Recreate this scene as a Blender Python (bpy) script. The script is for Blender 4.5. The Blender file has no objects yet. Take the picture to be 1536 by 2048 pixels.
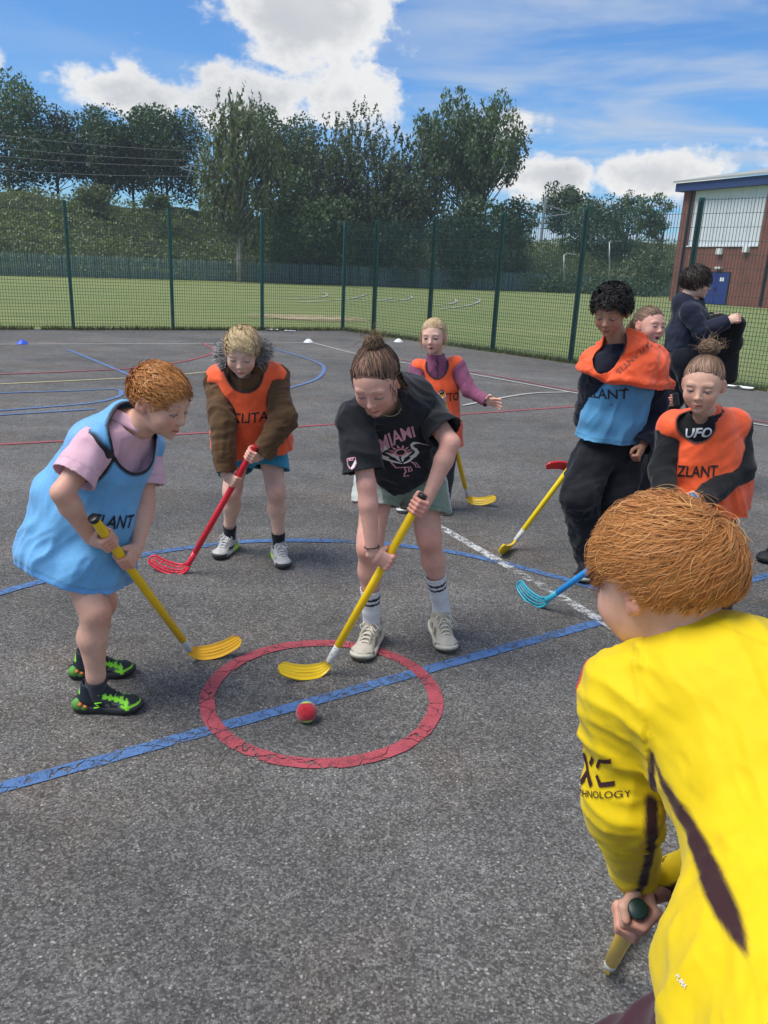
import bpy, bmesh, math, random
import numpy as np
from mathutils import Vector, Matrix
from mathutils.bvhtree import BVHTree

# ------------------------------------------------------------------ camera
SC = bpy.context.scene
COL = SC.collection
F_PX, PITCH, ROLL, CAM_H = 1564.2, 0.302633, 0.045312, 1.5393
_cp, _sp = math.cos(PITCH), math.sin(PITCH)
FWD = np.array([0, _cp, -_sp]); _u = np.array([0, _sp, _cp]); _x = np.array([1., 0, 0])
RGT = math.cos(ROLL) * _x + math.sin(ROLL) * _u
UPV = -math.sin(ROLL) * _x + math.cos(ROLL) * _u
cam_d = bpy.data.cameras.new('camera')
cam = bpy.data.objects.new('camera', cam_d); COL.objects.link(cam)
cam_d.sensor_fit = 'HORIZONTAL'; cam_d.sensor_width = 36.0; cam_d.lens = 36.0 * F_PX / 1536.0
cam_d.clip_start = 0.05; cam_d.clip_end = 3000
cam.matrix_world = Matrix(((RGT[0], UPV[0], -FWD[0], 0), (RGT[1], UPV[1], -FWD[1], 0), (RGT[2], UPV[2], -FWD[2], CAM_H), (0, 0, 0, 1)))
SC.camera = cam

# ------------------------------------------------------------------ sky, sun, exposure
SUN_EL, SUN_AZ = math.radians(60), math.radians(-108)      # azimuth from +Y towards +X
SC.view_settings.view_transform = 'Standard'; SC.view_settings.look = 'None'
SC.view_settings.gamma = 1.0; SC.view_settings.use_curve_mapping = False
SC.view_settings.exposure = 0.80
W = bpy.data.worlds.new('World'); SC.world = W; W.use_nodes = True
def build_world():
    nt = W.node_tree; N = nt.nodes; L = nt.links; N.clear()
    def nd(t, **k):
        n = N.new(t)
        for a, b in k.items(): setattr(n, a, b)
        return n
    def M(op, a, b=None, c=None, clamp=False):
        n = nd('ShaderNodeMath', operation=op); n.use_clamp = clamp
        for i, v in enumerate((a, b, c)):
            if v is None: continue
            if isinstance(v, (int, float)): n.inputs[i].default_value = v
            else: L.new(v, n.inputs[i])
        return n.outputs[0]
    def ramp(v, lo, hi):
        n = nd('ShaderNodeMapRange', interpolation_type='SMOOTHSTEP')
        L.new(v, n.inputs[0]); n.inputs[1].default_value = lo; n.inputs[2].default_value = hi
        return n.outputs[0]
    out = nd('ShaderNodeOutputWorld'); bg = nd('ShaderNodeBackground'); bg.inputs['Strength'].default_value = 0.105
    L.new(bg.outputs[0], out.inputs[0])
    sky = nd('ShaderNodeTexSky', sky_type='NISHITA', sun_disc=False)
    sky.sun_elevation = SUN_EL; sky.sun_rotation = SUN_AZ; sky.air_density = 1.0; sky.dust_density = 0.6; sky.ozone_density = 2.2
    tc = nd('ShaderNodeTexCoord'); sep = nd('ShaderNodeSeparateXYZ'); L.new(tc.outputs['Generated'], sep.inputs[0])
    x, y, z = sep.outputs
    az = M('ARCTAN2', x, y); el = M('ARCSINE', z)
    comb = nd('ShaderNodeCombineXYZ'); L.new(az, comb.inputs[0]); L.new(M('MULTIPLY', el, 1.35), comb.inputs[1])
    def noise(scale, detail, rough, off=0.0, vec=None, dist=0.0):
        n = nd('ShaderNodeTexNoise'); n.inputs['Scale'].default_value = scale; n.inputs['Detail'].default_value = detail
        n.inputs['Roughness'].default_value = rough; n.inputs['Distortion'].default_value = dist
        mp = nd('ShaderNodeMapping'); mp.inputs['Location'].default_value = (off, off * .7, off * .3)
        L.new(vec or comb.outputs[0], mp.inputs[0]); L.new(mp.outputs[0], n.inputs['Vector'])
        return n.outputs['Fac']
    n1 = noise(8, 8, .62, 3.1); n2 = noise(30, 6, .62, 7.7)
    # cumulus banks: (azimuth, elevation, half widths) in radians
    banks = [(-.09, .262, .105, .075, 1.0), (-.175, .172, .085, .040, .95), (-.06, .185, .07, .055, .95), (-.318, .170, .080, .028, .95), (-.455, .192, .034, .034, .9), (.146, .206, .022, .026, .55), (.135, .165, .06, .035, .55),
             (.185, .108, .065, .030, .95), (.285, .112, .085, .030, 1.0), (.5, .12, .10, .035, .9), (-.7, .16, .10, .05, .9), (-.62, .33, .12, .07, .9), (.62, .36, .14, .08, .9), (-1.2, .25, .2, .12, 1), (1.1, .25, .22, .11, 1), (1.7, .3, .3, .18, 1), (-1.9, .3, .3, .18, 1), (2.6, .3, .35, .2, 1), (-2.7, .25, .35, .16, 1), (-.35, .62, .2, .12, 1), (.35, .75, .3, .14, 1), (1.2, .85, .5, .16, 1), (-1.5, .8, .5, .18, 1), (3.0, .8, .5, .2, 1)]
    tot = None; low = None
    for a, e, w, h, s in banks:
        da = M('DIVIDE', M('SUBTRACT', az, a), w); de = M('DIVIDE', M('SUBTRACT', el, e), h)
        g = M('MULTIPLY', M('EXPONENT', M('MULTIPLY', M('ADD', M('MULTIPLY', da, da), M('MULTIPLY', de, de)), -1.0)), s)
        tot = g if tot is None else M('MAXIMUM', tot, g)
    f = M('ADD', tot, M('MULTIPLY', M('SUBTRACT', n1, .5), 1.45)); f = M('ADD', f, M('MULTIPLY', M('SUBTRACT', n2, .5), .75))
    cm = ramp(f, .34, .62)
    thick = ramp(f, .45, 1.05)
    # thin high layer, stretched along the horizon
    zc = M('MAXIMUM', z, .05); c2 = nd('ShaderNodeCombineXYZ'); L.new(M('DIVIDE', x, zc), c2.inputs[0]); L.new(M('DIVIDE', y, zc), c2.inputs[1])
    n3 = noise(.9, 6, .55, 11.3, c2.outputs[0], .4)
    side = ramp(az, -.12, .16)
    hi = M('MULTIPLY', ramp(n3, .36, .68), M('ADD', M('MULTIPLY', side, .62), .20))
    blue = nd('ShaderNodeMixRGB', blend_type='MULTIPLY'); blue.inputs[0].default_value = 1; L.new(sky.outputs[0], blue.inputs[1]); blue.inputs[2].default_value = (.34, .60, .86, 1)
    m1 = nd('ShaderNodeMixRGB'); L.new(hi, m1.inputs[0]); L.new(blue.outputs[0], m1.inputs[1]); m1.inputs[2].default_value = (2.9, 3.4, 4.2, 1)
    # cloud tone: bright tops, greyer thick undersides
    n4 = noise(5.5, 5, .55, 20.0)
    tone = M('SUBTRACT', M('ADD', .96, M('MULTIPLY', M('SUBTRACT', n4, .5), .55)), M('MULTIPLY', thick, .34))
    cc = nd('ShaderNodeMixRGB'); L.new(ramp(tone, .45, 1.0), cc.inputs[0]); cc.inputs[1].default_value = (3.0, 3.15, 3.4, 1); cc.inputs[2].default_value = (5.0, 4.98, 4.95, 1)
    m2 = nd('ShaderNodeMixRGB'); L.new(cm, m2.inputs[0]); L.new(m1.outputs[0], m2.inputs[1]); L.new(cc.outputs[0], m2.inputs[2])
    L.new(m2.outputs[0], bg.inputs[0])
build_world()
sun_d = bpy.data.lights.new('sun', 'SUN'); sun_d.energy = 2.3; sun_d.angle = math.radians(36); sun_d.color = (1, .95, .86)
sun = bpy.data.objects.new('sun', sun_d); COL.objects.link(sun); sun.location = (-20, 10, 40)
_sd = Vector((math.sin(SUN_AZ) * math.cos(SUN_EL), math.cos(SUN_AZ) * math.cos(SUN_EL), math.sin(SUN_EL)))
sun.rotation_euler = _sd.to_track_quat('Z', 'Y').to_euler()

# ------------------------------------------------------------------ pixel helpers (photo pixels, 1536 x 2048)
CAMP = np.array([0, 0, CAM_H])
def ray(px, py): return RGT * (px - 768) / F_PX - UPV * (py - 1024) / F_PX + FWD
def G(px, py, z=0.0):
    d = ray(px, py); return CAMP + d * ((z - CAM_H) / d[2])
def P(px, py, Y):
    d = ray(px, py); return CAMP + d * (Y / d[1])
def nrm(v): v = np.asarray(v, float); return v / (np.linalg.norm(v) + 1e-12)

# ------------------------------------------------------------------ mesh helpers
RNG = np.random.default_rng(7); random.seed(7)
def setp(o, label=None, cat=None, group=None, kind=None):
    if label: o['label'] = label
    if cat: o['category'] = cat
    if group: o['group'] = group
    if kind: o['kind'] = kind
    return o
def raw_mesh(name, V, Fc, smooth=True, col=None, mats=(), midx=None):
    """V (n,3); Fc: (m,3|4) int array or list of lists"""
    me = bpy.data.meshes.new(name); V = np.asarray(V, np.float32)
    if isinstance(Fc, np.ndarray):
        m, k = Fc.shape; tot = np.full(m, k, np.int32); loops = Fc.astype(np.int32).ravel()
    else:
        tot = np.array([len(f) for f in Fc], np.int32); loops = np.array([i for f in Fc for i in f], np.int32); m = len(Fc)
    me.vertices.add(len(V)); me.vertices.foreach_set('co', V.ravel())
    me.loops.add(len(loops)); me.loops.foreach_set('vertex_index', loops)
    me.polygons.add(m); st = np.zeros(m, np.int32); st[1:] = np.cumsum(tot)[:-1]
    me.polygons.foreach_set('loop_start', st); me.polygons.foreach_set('loop_total', tot)
    if midx is not None: me.polygons.foreach_set('material_index', np.asarray(midx, np.int32))
    me.update(calc_edges=True); me.validate()
    me.polygons.foreach_set('use_smooth', np.full(len(me.polygons), smooth, bool))
    if col is not None:
        at = me.color_attributes.new('Col', 'FLOAT_COLOR', 'POINT'); c = np.ones((len(V), 4), np.float32); c[:, :3] = col
        at.data.foreach_set('color', c.ravel())
    for mt in mats: me.materials.append(mt)
    return me
def link(name, me, parent=None, loc=None):
    o = bpy.data.objects.new(name, me); COL.objects.link(o)
    if parent is not None: o.parent = parent
    if loc is not None: o.location = loc
    return o
def empty(name, loc=(0, 0, 0)):
    o = bpy.data.objects.new(name, None); COL.objects.link(o); o.location = loc; o.empty_display_size = .2; return o
class MB:
    """collects primitives into one mesh; coordinates are world, converted to the parent's frame on build"""
    def __init__(s): s.V = []; s.F = []; s.C = []; s.n = 0; s.c = (1, 1, 1)
    def add(s, V, Fc):
        V = np.asarray(V, float); s.V.append(V); s.C.append(np.tile(s.c, (len(V), 1)))
        for f in Fc: s.F.append([int(i) + s.n for i in f])
        s.n += len(V)
    def box(s, c, size, ax=None):
        c = np.asarray(c, float); h = np.asarray(size, float) / 2
        A = np.eye(3) if ax is None else np.asarray(ax, float)
        V = [c + A[0] * h[0] * i + A[1] * h[1] * j + A[2] * h[2] * k for i in (-1, 1) for j in (-1, 1) for k in (-1, 1)]
        s.add(V, [(0, 1, 3, 2), (4, 6, 7, 5), (0, 4, 5, 1), (2, 3, 7, 6), (0, 2, 6, 4), (1, 5, 7, 3)])
    def tube(s, pts, r, n=6, cap=True, side=None, flat=1.0):
        pts = np.asarray(pts, float); m = len(pts); r = np.broadcast_to(np.asarray(r, float), (m,))
        T = np.gradient(pts, axis=0); T /= np.linalg.norm(T, axis=1)[:, None] + 1e-12
        u = np.cross(T[0], (0, 0, 1.)) if side is None else np.asarray(side, float)
        if np.linalg.norm(u) < 1e-3: u = np.array([1., 0, 0])
        V = []
        for i in range(m):
            u = u - T[i] * (u @ T[i]); u = nrm(u); w = np.cross(T[i], u)
            for k in range(n):
                a = 2 * math.pi * k / n; V.append(pts[i] + r[i] * (math.cos(a) * u + math.sin(a) * flat * w))
        Fc = [(i * n + k, i * n + (k + 1) % n, (i + 1) * n + (k + 1) % n, (i + 1) * n + k) for i in range(m - 1) for k in range(n)]
        if cap: Fc += [tuple(range(n))[::-1], tuple((m - 1) * n + k for k in range(n))]
        s.add(V, Fc)
    def grid(s, Pt):   # (a,b,3)
        a, b = Pt.shape[:2]
        s.add(Pt.reshape(-1, 3), [(i * b + j, i * b + j + 1, (i + 1) * b + j + 1, (i + 1) * b + j) for i in range(a - 1) for j in range(b - 1)])
    def build(s, name, mat, parent=None, smooth=False, col=False):
        V = np.concatenate(s.V)
        if parent is not None: V = V - np.array(world_loc(parent))
        return link(name, raw_mesh(name, V, s.F, smooth, np.concatenate(s.C) if col else None, [mat] if mat else []), parent)
def world_loc(o):
    l = Vector(o.location)
    while o.parent is not None: o = o.parent; l += Vector(o.location)
    return l
def crom(pts, n):
    pts = np.asarray(pts, float); p = np.vstack([2 * pts[0] - pts[1], pts, 2 * pts[-1] - pts[-2]]); out = []
    for i in range(1, len(p) - 2):
        for t in np.linspace(0, 1, n, endpoint=False):
            a, b, c, d = p[i - 1], p[i], p[i + 1], p[i + 2]
            out.append(.5 * ((2 * b) + (c - a) * t + (2 * a - 5 * b + 4 * c - d) * t * t + (-a + 3 * b - 3 * c + d) * t ** 3))
    out.append(pts[-1]); return np.array(out)
# numpy value noise
_H = RNG.random(4096).astype(np.float32)
def vnoise(p, scale=1.0, seed=0):
    p = np.asarray(p, float) * scale + seed * 17.31; i = np.floor(p).astype(np.int64); f = p - i; f = f * f * (3 - 2 * f)
    def h(dx, dy, dz): return _H[((i[:, 0] + dx) * 73856093 ^ (i[:, 1] + dy) * 19349663 ^ (i[:, 2] + dz) * 83492791) & 4095]
    x, y, z = f.T
    a = h(0, 0, 0) * (1 - x) + h(1, 0, 0) * x; b = h(0, 1, 0) * (1 - x) + h(1, 1, 0) * x
    c = h(0, 0, 1) * (1 - x) + h(1, 0, 1) * x; d = h(0, 1, 1) * (1 - x) + h(1, 1, 1) * x
    return (a * (1 - y) + b * y) * (1 - z) + (c * (1 - y) + d * y) * z

# ------------------------------------------------------------------ materials
class NT:
    def __init__(s, name):
        s.m = bpy.data.materials.new(name); s.m.use_nodes = True; s.nt = s.m.node_tree; s.N = s.nt.nodes; s.L = s.nt.links
        s.b = s.N['Principled BSDF']; s.out = s.N['Material Output']; s.tc = None
    def nd(s, t, **k):
        n = s.N.new(t)
        for a, b in k.items(): setattr(n, a, b)
        return n
    def co(s, which='Object'):
        if s.tc is None: s.tc = s.nd('ShaderNodeTexCoord')
        return s.tc.outputs[which]
    def noise(s, scale, detail=3, rough=.55, vec=None, st=None, dist=0):
        n = s.nd('ShaderNodeTexNoise'); n.inputs['Scale'].default_value = scale; n.inputs['Detail'].default_value = detail; n.inputs['Roughness'].default_value = rough; n.inputs['Distortion'].default_value = dist
        v = vec or s.co()
        if st:
            mp = s.nd('ShaderNodeMapping'); mp.inputs['Scale'].default_value = st; s.L.new(v, mp.inputs[0]); v = mp.outputs[0]
        s.L.new(v, n.inputs['Vector']); return n.outputs['Fac']
    def vor(s, scale, feature='F1', out='Distance', vec=None):
        n = s.nd('ShaderNodeTexVoronoi', feature=feature); n.inputs['Scale'].default_value = scale; s.L.new(vec or s.co(), n.inputs['Vector']); return n.outputs[out]
    def M(s, op, a, b=None, clamp=False):
        n = s.nd('ShaderNodeMath', operation=op); n.use_clamp = clamp
        for i, v in enumerate((a, b)):
            if v is None: continue
            if isinstance(v, (int, float)): n.inputs[i].default_value = v
            else: s.L.new(v, n.inputs[i])
        return n.outputs[0]
    def rng(s, v, a, b, c=0., d=1.):
        n = s.nd('ShaderNodeMapRange'); s.L.new(v, n.inputs[0])
        for i, q in enumerate((a, b, c, d)): n.inputs[i + 1].default_value = q
        return n.outputs[0]
    def mix(s, f, a, b, mode='MIX'):
        n = s.nd('ShaderNodeMixRGB', blend_type=mode)
        for i, v in enumerate((f, a, b)):
            if isinstance(v, (int, float)): n.inputs[i].default_value = v
            elif isinstance(v, tuple): n.inputs[i].default_value = (*v[:3], 1)
            else: s.L.new(v, n.inputs[i])
        return n.outputs[0]
    def attr(s, name='Col'):
        n = s.nd('ShaderNodeAttribute'); n.attribute_name = name; return n.outputs['Color']
    def base(s, c):
        if isinstance(c, tuple): s.b.inputs['Base Color'].default_value = (*c[:3], 1)
        else: s.L.new(c, s.b.inputs['Base Color'])
        return s
    def set(s, **k):
        for a, v in k.items():
            i = s.b.inputs[a.replace('_', ' ')]
            if isinstance(v, (int, float)): i.default_value = v
            else: s.L.new(v, i)
        return s
    def bump(s, h, strength=.3, dist=.01):
        n = s.nd('ShaderNodeBump'); n.inputs['Strength'].default_value = strength; n.inputs['Distance'].default_value = dist
        s.L.new(h, n.inputs['Height']); s.L.new(n.outputs[0], s.b.inputs['Normal']); return s
def simple(name, c, rough=.6, metal=0., var=.12, vs=20, bump=0.0, bs=80, spec=.4):
    t = NT(name); n = t.noise(vs, 4)
    t.base(t.mix(1.0, (*c,), t.rng(n, .25, .75, 1 - var, 1 + var), 'MULTIPLY')); t.set(Roughness=rough, Metallic=metal); t.b.inputs['Specular IOR Level'].default_value = spec
    if bump: t.bump(t.noise(bs, 3), bump, .004)
    return t.m
def vcol(name, rough=.7, spec=.3, bump=None, var=.08, vs=40, sheen=0.0, sss=0.0):
    t = NT(name); n = t.noise(vs, 3)
    t.base(t.mix(1.0, t.attr(), t.rng(n, .25, .75, 1 - var, 1 + var), 'MULTIPLY')); t.set(Roughness=rough); t.b.inputs['Specular IOR Level'].default_value = spec
    if sheen: t.b.inputs['Sheen Weight'].default_value = sheen
    if sss:
        t.b.inputs['Subsurface Weight'].default_value = sss; t.b.inputs['Subsurface Radius'].default_value = (1, .35, .2); t.b.inputs['Subsurface Scale'].default_value = .008
    if bump: bump(t)
    return t.m
def leaf_mat(name):
    t = NT(name); t.N.remove(t.b); c = t.attr()
    d = t.nd('ShaderNodeBsdfDiffuse'); tr = t.nd('ShaderNodeBsdfTranslucent'); gl = t.nd('ShaderNodeBsdfGlossy'); gl.inputs['Roughness'].default_value = .45; gl.inputs['Color'].default_value = (.8, .85, .9, 1)
    t.L.new(c, d.inputs[0]); t.L.new(t.mix(1., c, (1.1, 1.25, .6), 'MULTIPLY'), tr.inputs[0])
    a = t.nd('ShaderNodeMixShader'); a.inputs[0].default_value = .28; t.L.new(d.outputs[0], a.inputs[1]); t.L.new(tr.outputs[0], a.inputs[2])
    b = t.nd('ShaderNodeMixShader'); b.inputs[0].default_value = .05; t.L.new(a.outputs[0], b.inputs[1]); t.L.new(gl.outputs[0], b.inputs[2])
    t.L.new(b.outputs[0], t.out.inputs[0]); return t.m
MATS = {}
def mt(key, fn):
    if key not in MATS: MATS[key] = fn()
    return MATS[key]
# ================================================================== SETTING
# fence lines on the ground
BD = nrm((.874, .486, 0)); CORNER = np.array([-1.24, 19.95, 0.])
RD = nrm((.657, -.754, 0))
def field_z(x, y):
    a = np.clip(np.asarray(x) / np.maximum(np.asarray(y), 5.), -.9, .9); sl = np.clip(.008 - (a + .49) * .0077, 0.0, .011)
    d = np.maximum(np.hypot(x, y) - 20, 0); return -sl * d - .02
# --- asphalt court
def asphalt():
    t = NT('asphalt'); co = t.co()
    wn = t.nd('ShaderNodeTexNoise'); wn.inputs['Scale'].default_value = 210; wn.inputs['Detail'].default_value = 2; t.L.new(co, wn.inputs['Vector'])
    ws = t.nd('ShaderNodeVectorMath', operation='SCALE'); ws.inputs['Scale'].default_value = .008; t.L.new(wn.outputs['Color'], ws.inputs[0])
    wa = t.nd('ShaderNodeVectorMath', operation='ADD'); t.L.new(co, wa.inputs[0]); t.L.new(ws.outputs[0], wa.inputs[1]); wco = wa.outputs[0]
    v = t.nd('ShaderNodeTexVoronoi'); v.inputs['Scale'].default_value = 170; t.L.new(wco, v.inputs['Vector'])
    v2 = t.nd('ShaderNodeTexVoronoi'); v2.inputs['Scale'].default_value = 95; t.L.new(wco, v2.inputs['Vector'])
    g = t.nd('ShaderNodeSeparateColor'); t.L.new(v.outputs['Color'], g.inputs[0]); g2 = t.nd('ShaderNodeSeparateColor'); t.L.new(v2.outputs['Color'], g2.inputs[0])
    stone = t.M('MULTIPLY', t.M('POWER', g.outputs[0], 1.5), t.rng(v.outputs['Distance'], .2, .8, 1.0, .4))
    big = t.noise(.45, 5, .6); mid = t.noise(3.2, 5, .68); small = t.noise(17, 5, .7); fine = t.noise(330, 3, .75); streak = t.noise(.8, 5, .6, st=(.35, 2.2, 1))
    c = t.mix(t.rng(stone, 0, .9), (.070, .066, .061), (.27, .258, .24))
    pale = t.M('MULTIPLY', t.M('GREATER_THAN', g2.outputs[1], .93), t.rng(v2.outputs['Distance'], .2, .42, 1, 0), True)
    c = t.mix(t.M('MULTIPLY', pale, .7), c, (.50, .475, .43))
    dark = t.M('MULTIPLY', t.M('GREATER_THAN', g2.outputs[2], .66), t.rng(v2.outputs['Distance'], .1, .6, .85, 0))
    c = t.mix(dark, c, (.018, .018, .018))
    c = t.mix(1., c, t.rng(fine, .3, .7, .74, 1.26), 'MULTIPLY')
    c = t.mix(1., c, t.rng(big, .3, .72, .76, 1.30), 'MULTIPLY'); c = t.mix(1., c, t.rng(mid, .3, .7, .82, 1.16), 'MULTIPLY'); c = t.mix(1., c, t.rng(small, .28, .72, .80, 1.18), 'MULTIPLY'); c = t.mix(1., c, t.rng(streak, .3, .7, .86, 1.16), 'MULTIPLY')
    br = t.rng(t.noise(1.3, 5, .65), .50, .68, 0, .8); c = t.mix(br, c, t.mix(1., c, (1.12, .97, .86), 'MULTIPLY'))
    # far part weathered darker towards the fence, as laid in a separate strip
    t.base(c); t.set(Roughness=.88); t.b.inputs['Specular IOR Level'].default_value = .3
    h = t.M('ADD', t.M('MULTIPLY', stone, 1.0), t.M('MULTIPLY', fine, .5)); t.bump(h, .55, .006); return t.m
court_poly = [CORNER + BD * .3 + RD * -.05 + np.array([.1, 0.15, 0]), CORNER - BD * 40 + np.array([0, .15, 0]), np.array([-36., -14, 0]), np.array([26., -14, 0]), CORNER + RD * 36 + np.array([.35, .3, 0])]
def court():
    me = bpy.data.meshes.new('court'); bm = bmesh.new()
    bm.faces.new([bm.verts.new(p) for p in court_poly]); bmesh.ops.recalc_face_normals(bm, faces=bm.faces)
    if bm.faces[:][0].normal.z < 0: bmesh.ops.reverse_faces(bm, faces=bm.faces[:])
    bm.to_mesh(me); bm.free(); me.materials.append(asphalt()); setp(link('court', me), kind='structure')
court()
# --- grass field and ground to the horizon
def grass_mat():
    t = NT('field_grass'); n = t.noise(.09, 4, .6); f = t.noise(14, 5, .7); s = t.noise(1.2, 4, .6, st=(.12, 1.6, 1)); p = t.noise(.5, 3, .6)
    c = t.mix(t.rng(f, .3, .72), (.10, .15, .035), (.25, .29, .085))
    c = t.mix(t.rng(s, .42, .68, 0, .65), c, (.33, .32, .12)); c = t.mix(t.rng(n, .4, .65, 0, .4), c, (.14, .20, .05))
    c = t.mix(t.rng(p, .58, .75, 0, .4), c, (.33, .29, .14))
    t.base(c); t.set(Roughness=.9); t.bump(t.noise(45, 4, .7), .8, .03); return t.m
def field():
    r = np.concatenate([np.linspace(0, 10, 3), np.linspace(14, 130, 30), [170, 240, 400, 800, 1800]]); th = np.linspace(-math.pi, math.pi, 97)
    V = []
    for q in r:
        for a in th[:-1]:
            x, y = q * math.sin(a), q * math.cos(a); V.append((x, y, float(field_z(x, y)) if q > 13 and q < 200 else (-.02 if q <= 13 else -1.2)))
    n = 96; Fc = [(i * n + k, i * n + (k + 1) % n, (i + 1) * n + (k + 1) % n, (i + 1) * n + k) for i in range(len(r) - 1) for k in range(n)]
    setp(link('field', raw_mesh('field', np.array(V), np.array(Fc), True, None, [grass_mat()])), kind='structure')
field()
# --- court markings: worn paint sheets
def paint(name, c, wear=.5, crack=True):
    t = NT(name); g = t.noise(230, 3, .7); m = t.noise(26, 4, .65); v = t.vor(150); big = t.noise(2.0, 3)
    al = t.rng(t.M('ADD', t.M('ADD', t.M('MULTIPLY', g, .55), t.M('MULTIPLY', m, .55)), t.M('MULTIPLY', t.M('SUBTRACT', big, .5), .35)), wear - .04, wear + .035)
    if crack:
        d = t.nd('ShaderNodeVectorMath', operation='ADD'); nn = t.nd('ShaderNodeTexNoise'); nn.inputs['Scale'].default_value = 22; t.L.new(t.co(), nn.inputs['Vector'])
        sc = t.nd('ShaderNodeVectorMath', operation='SCALE'); sc.inputs['Scale'].default_value = .05; t.L.new(nn.outputs['Color'], sc.inputs[0]); t.L.new(t.co(), d.inputs[0]); t.L.new(sc.outputs[0], d.inputs[1])
        e = t.vor(8.5, 'DISTANCE_TO_EDGE', 'Distance', d.outputs[0]); al = t.M('MULTIPLY', al, t.rng(e, .006, .022))
    col = t.mix(t.rng(v, .1, .6), c, tuple(q * .72 for q in c)); col = t.mix(1., col, t.rng(t.noise(9, 3), .3, .7, .85, 1.12), 'MULTIPLY')
    t.base(col); t.set(Roughness=.75); t.L.new(al, t.b.inputs['Alpha']); t.bump(g, .4, .003); return t.m
PT = dict(red=paint('red_line_paint', (.50, .085, .105), .455), blue=paint('blue_line_paint', (.10, .215, .46), .485), white=paint('white_line_paint', (.72, .72, .70), .535), faded=paint('faded_white_paint', (.55, .53, .48), .42, False), farred=paint('far_red_paint', (.42, .10, .11), .38, False), farblue=paint('far_blue_paint', (.13, .22, .42), .38, False), yellow=paint('yellow_line_paint', (.62, .55, .30), .42, False))
_lz = [0.0]
def ribbon(name, px, w, mat, label, n=8, ground=None, closed=False):
    pts = np.array([G(*p) for p in px]) if ground is None else np.asarray(ground, float)
    p = crom(pts, n) if len(pts) > 2 else np.linspace(pts[0], pts[1], 60)
    if closed: p = pts
    T = np.gradient(p, axis=0); T[:, 2] = 0; T /= np.linalg.norm(T, axis=1)[:, None]
    if closed: T[0] = T[-1] = nrm(T[0] + T[-1])
    Nn = np.stack([-T[:, 1], T[:, 0], 0 * T[:, 0]], 1)
    _lz[0] += .0004; z = np.array([0, 0, .0035 + _lz[0]])
    jit = (vnoise(p, 40, 3) - .5) * w * .10
    A = p + Nn * (w / 2 + jit)[:, None] + z; B = p - Nn * (w / 2 - jit)[:, None] + z
    V = np.empty((2 * len(p), 3)); V[0::2] = A; V[1::2] = B
    Fc = np.array([(2 * i + 1, 2 * i + 3, 2 * i + 2, 2 * i) for i in range(len(p) - 1)])
    o = link(name, raw_mesh(name, V, Fc, False, None, [PT[mat]])); setp(o, label, kind='structure'); return o
cc = np.array([-.198, 2.589, 0]); th = np.linspace(0, 2 * math.pi, 121)
ribbon('blue_court_line', [(-160, 1622), (1700, 1106)], .056, 'blue', 'worn blue painted line crossing the small red circle')
ribbon('red_centre_circle', None, .055, 'red', 'small cracked red painted circle around the ball', ground=np.stack([cc[0] + .424 * np.cos(th), cc[1] + .424 * np.sin(th), 0 * th], 1), closed=True)
ribbon('blue_centre_arc', [(-160, 1238), (0, 1187), (110, 1157), (280, 1112), (430, 1090), (545, 1082), (720, 1085), (890, 1103), (1010, 1128), (1110, 1154), (1215, 1185), (1340, 1228)], .055, 'blue', 'large blue painted arc passing behind the players')
ribbon('white_court_line', [(872, 1050), (1260, 1276)], .06, 'white', 'worn white painted line beside the cyan stick blade')
ribbon('red_court_line', [(-200, 900), (300, 873), (680, 848), (940, 828), (1200, 810)], .05, 'farred', 'thin red painted line behind the blond boy')
ribbon('yellow_court_line', [(-200, 778), (280, 755), (440, 742)], .05, 'yellow', 'pale yellow painted line across the far court')
ribbon('far_white_line', [(-300, 690), (300, 688), (620, 686)], .06, 'faded', 'faded white painted line near the back fence')
ribbon('blue_diagonal_line', [(135, 699), (270, 755), (330, 782)], .06, 'farblue', 'short diagonal blue painted line on the far court')
ribbon('blue_loop_line', [(-200, 792), (120, 783), (225, 779), (243, 786), (228, 797), (150, 810), (-200, 836)], .055, 'farblue', 'narrow blue painted loop on the far court')
ribbon('blue_inner_line', [(-200, 843), (190, 819)], .055, 'farblue', 'blue painted line below the narrow blue loop')
ribbon('red_far_arc', [(-200, 756), (180, 742), (320, 731), (405, 714), (429, 701), (405, 687)], .06, 'farred', 'red painted arc curving on the far court')
ribbon('blue_small_arc', [(540, 697), (600, 713), (640, 728), (648, 741), (630, 760), (575, 778)], .055, 'farblue', 'blue painted arc behind the girl in black')
ribbon('white_side_line', [(625, 686), (740, 714), (960, 752), (1180, 792), (1600, 864)], .055, 'faded', 'long white painted side line with a red line along it')
ribbon('red_side_line', [(735, 709), (960, 747), (1180, 788), (1600, 857)], .04, 'farred', 'red painted side line touching the long white line')
ribbon('white_short_line', [(925, 812), (1050, 789), (1135, 785)], .05, 'faded', 'short white painted line beside the blond girl')
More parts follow.
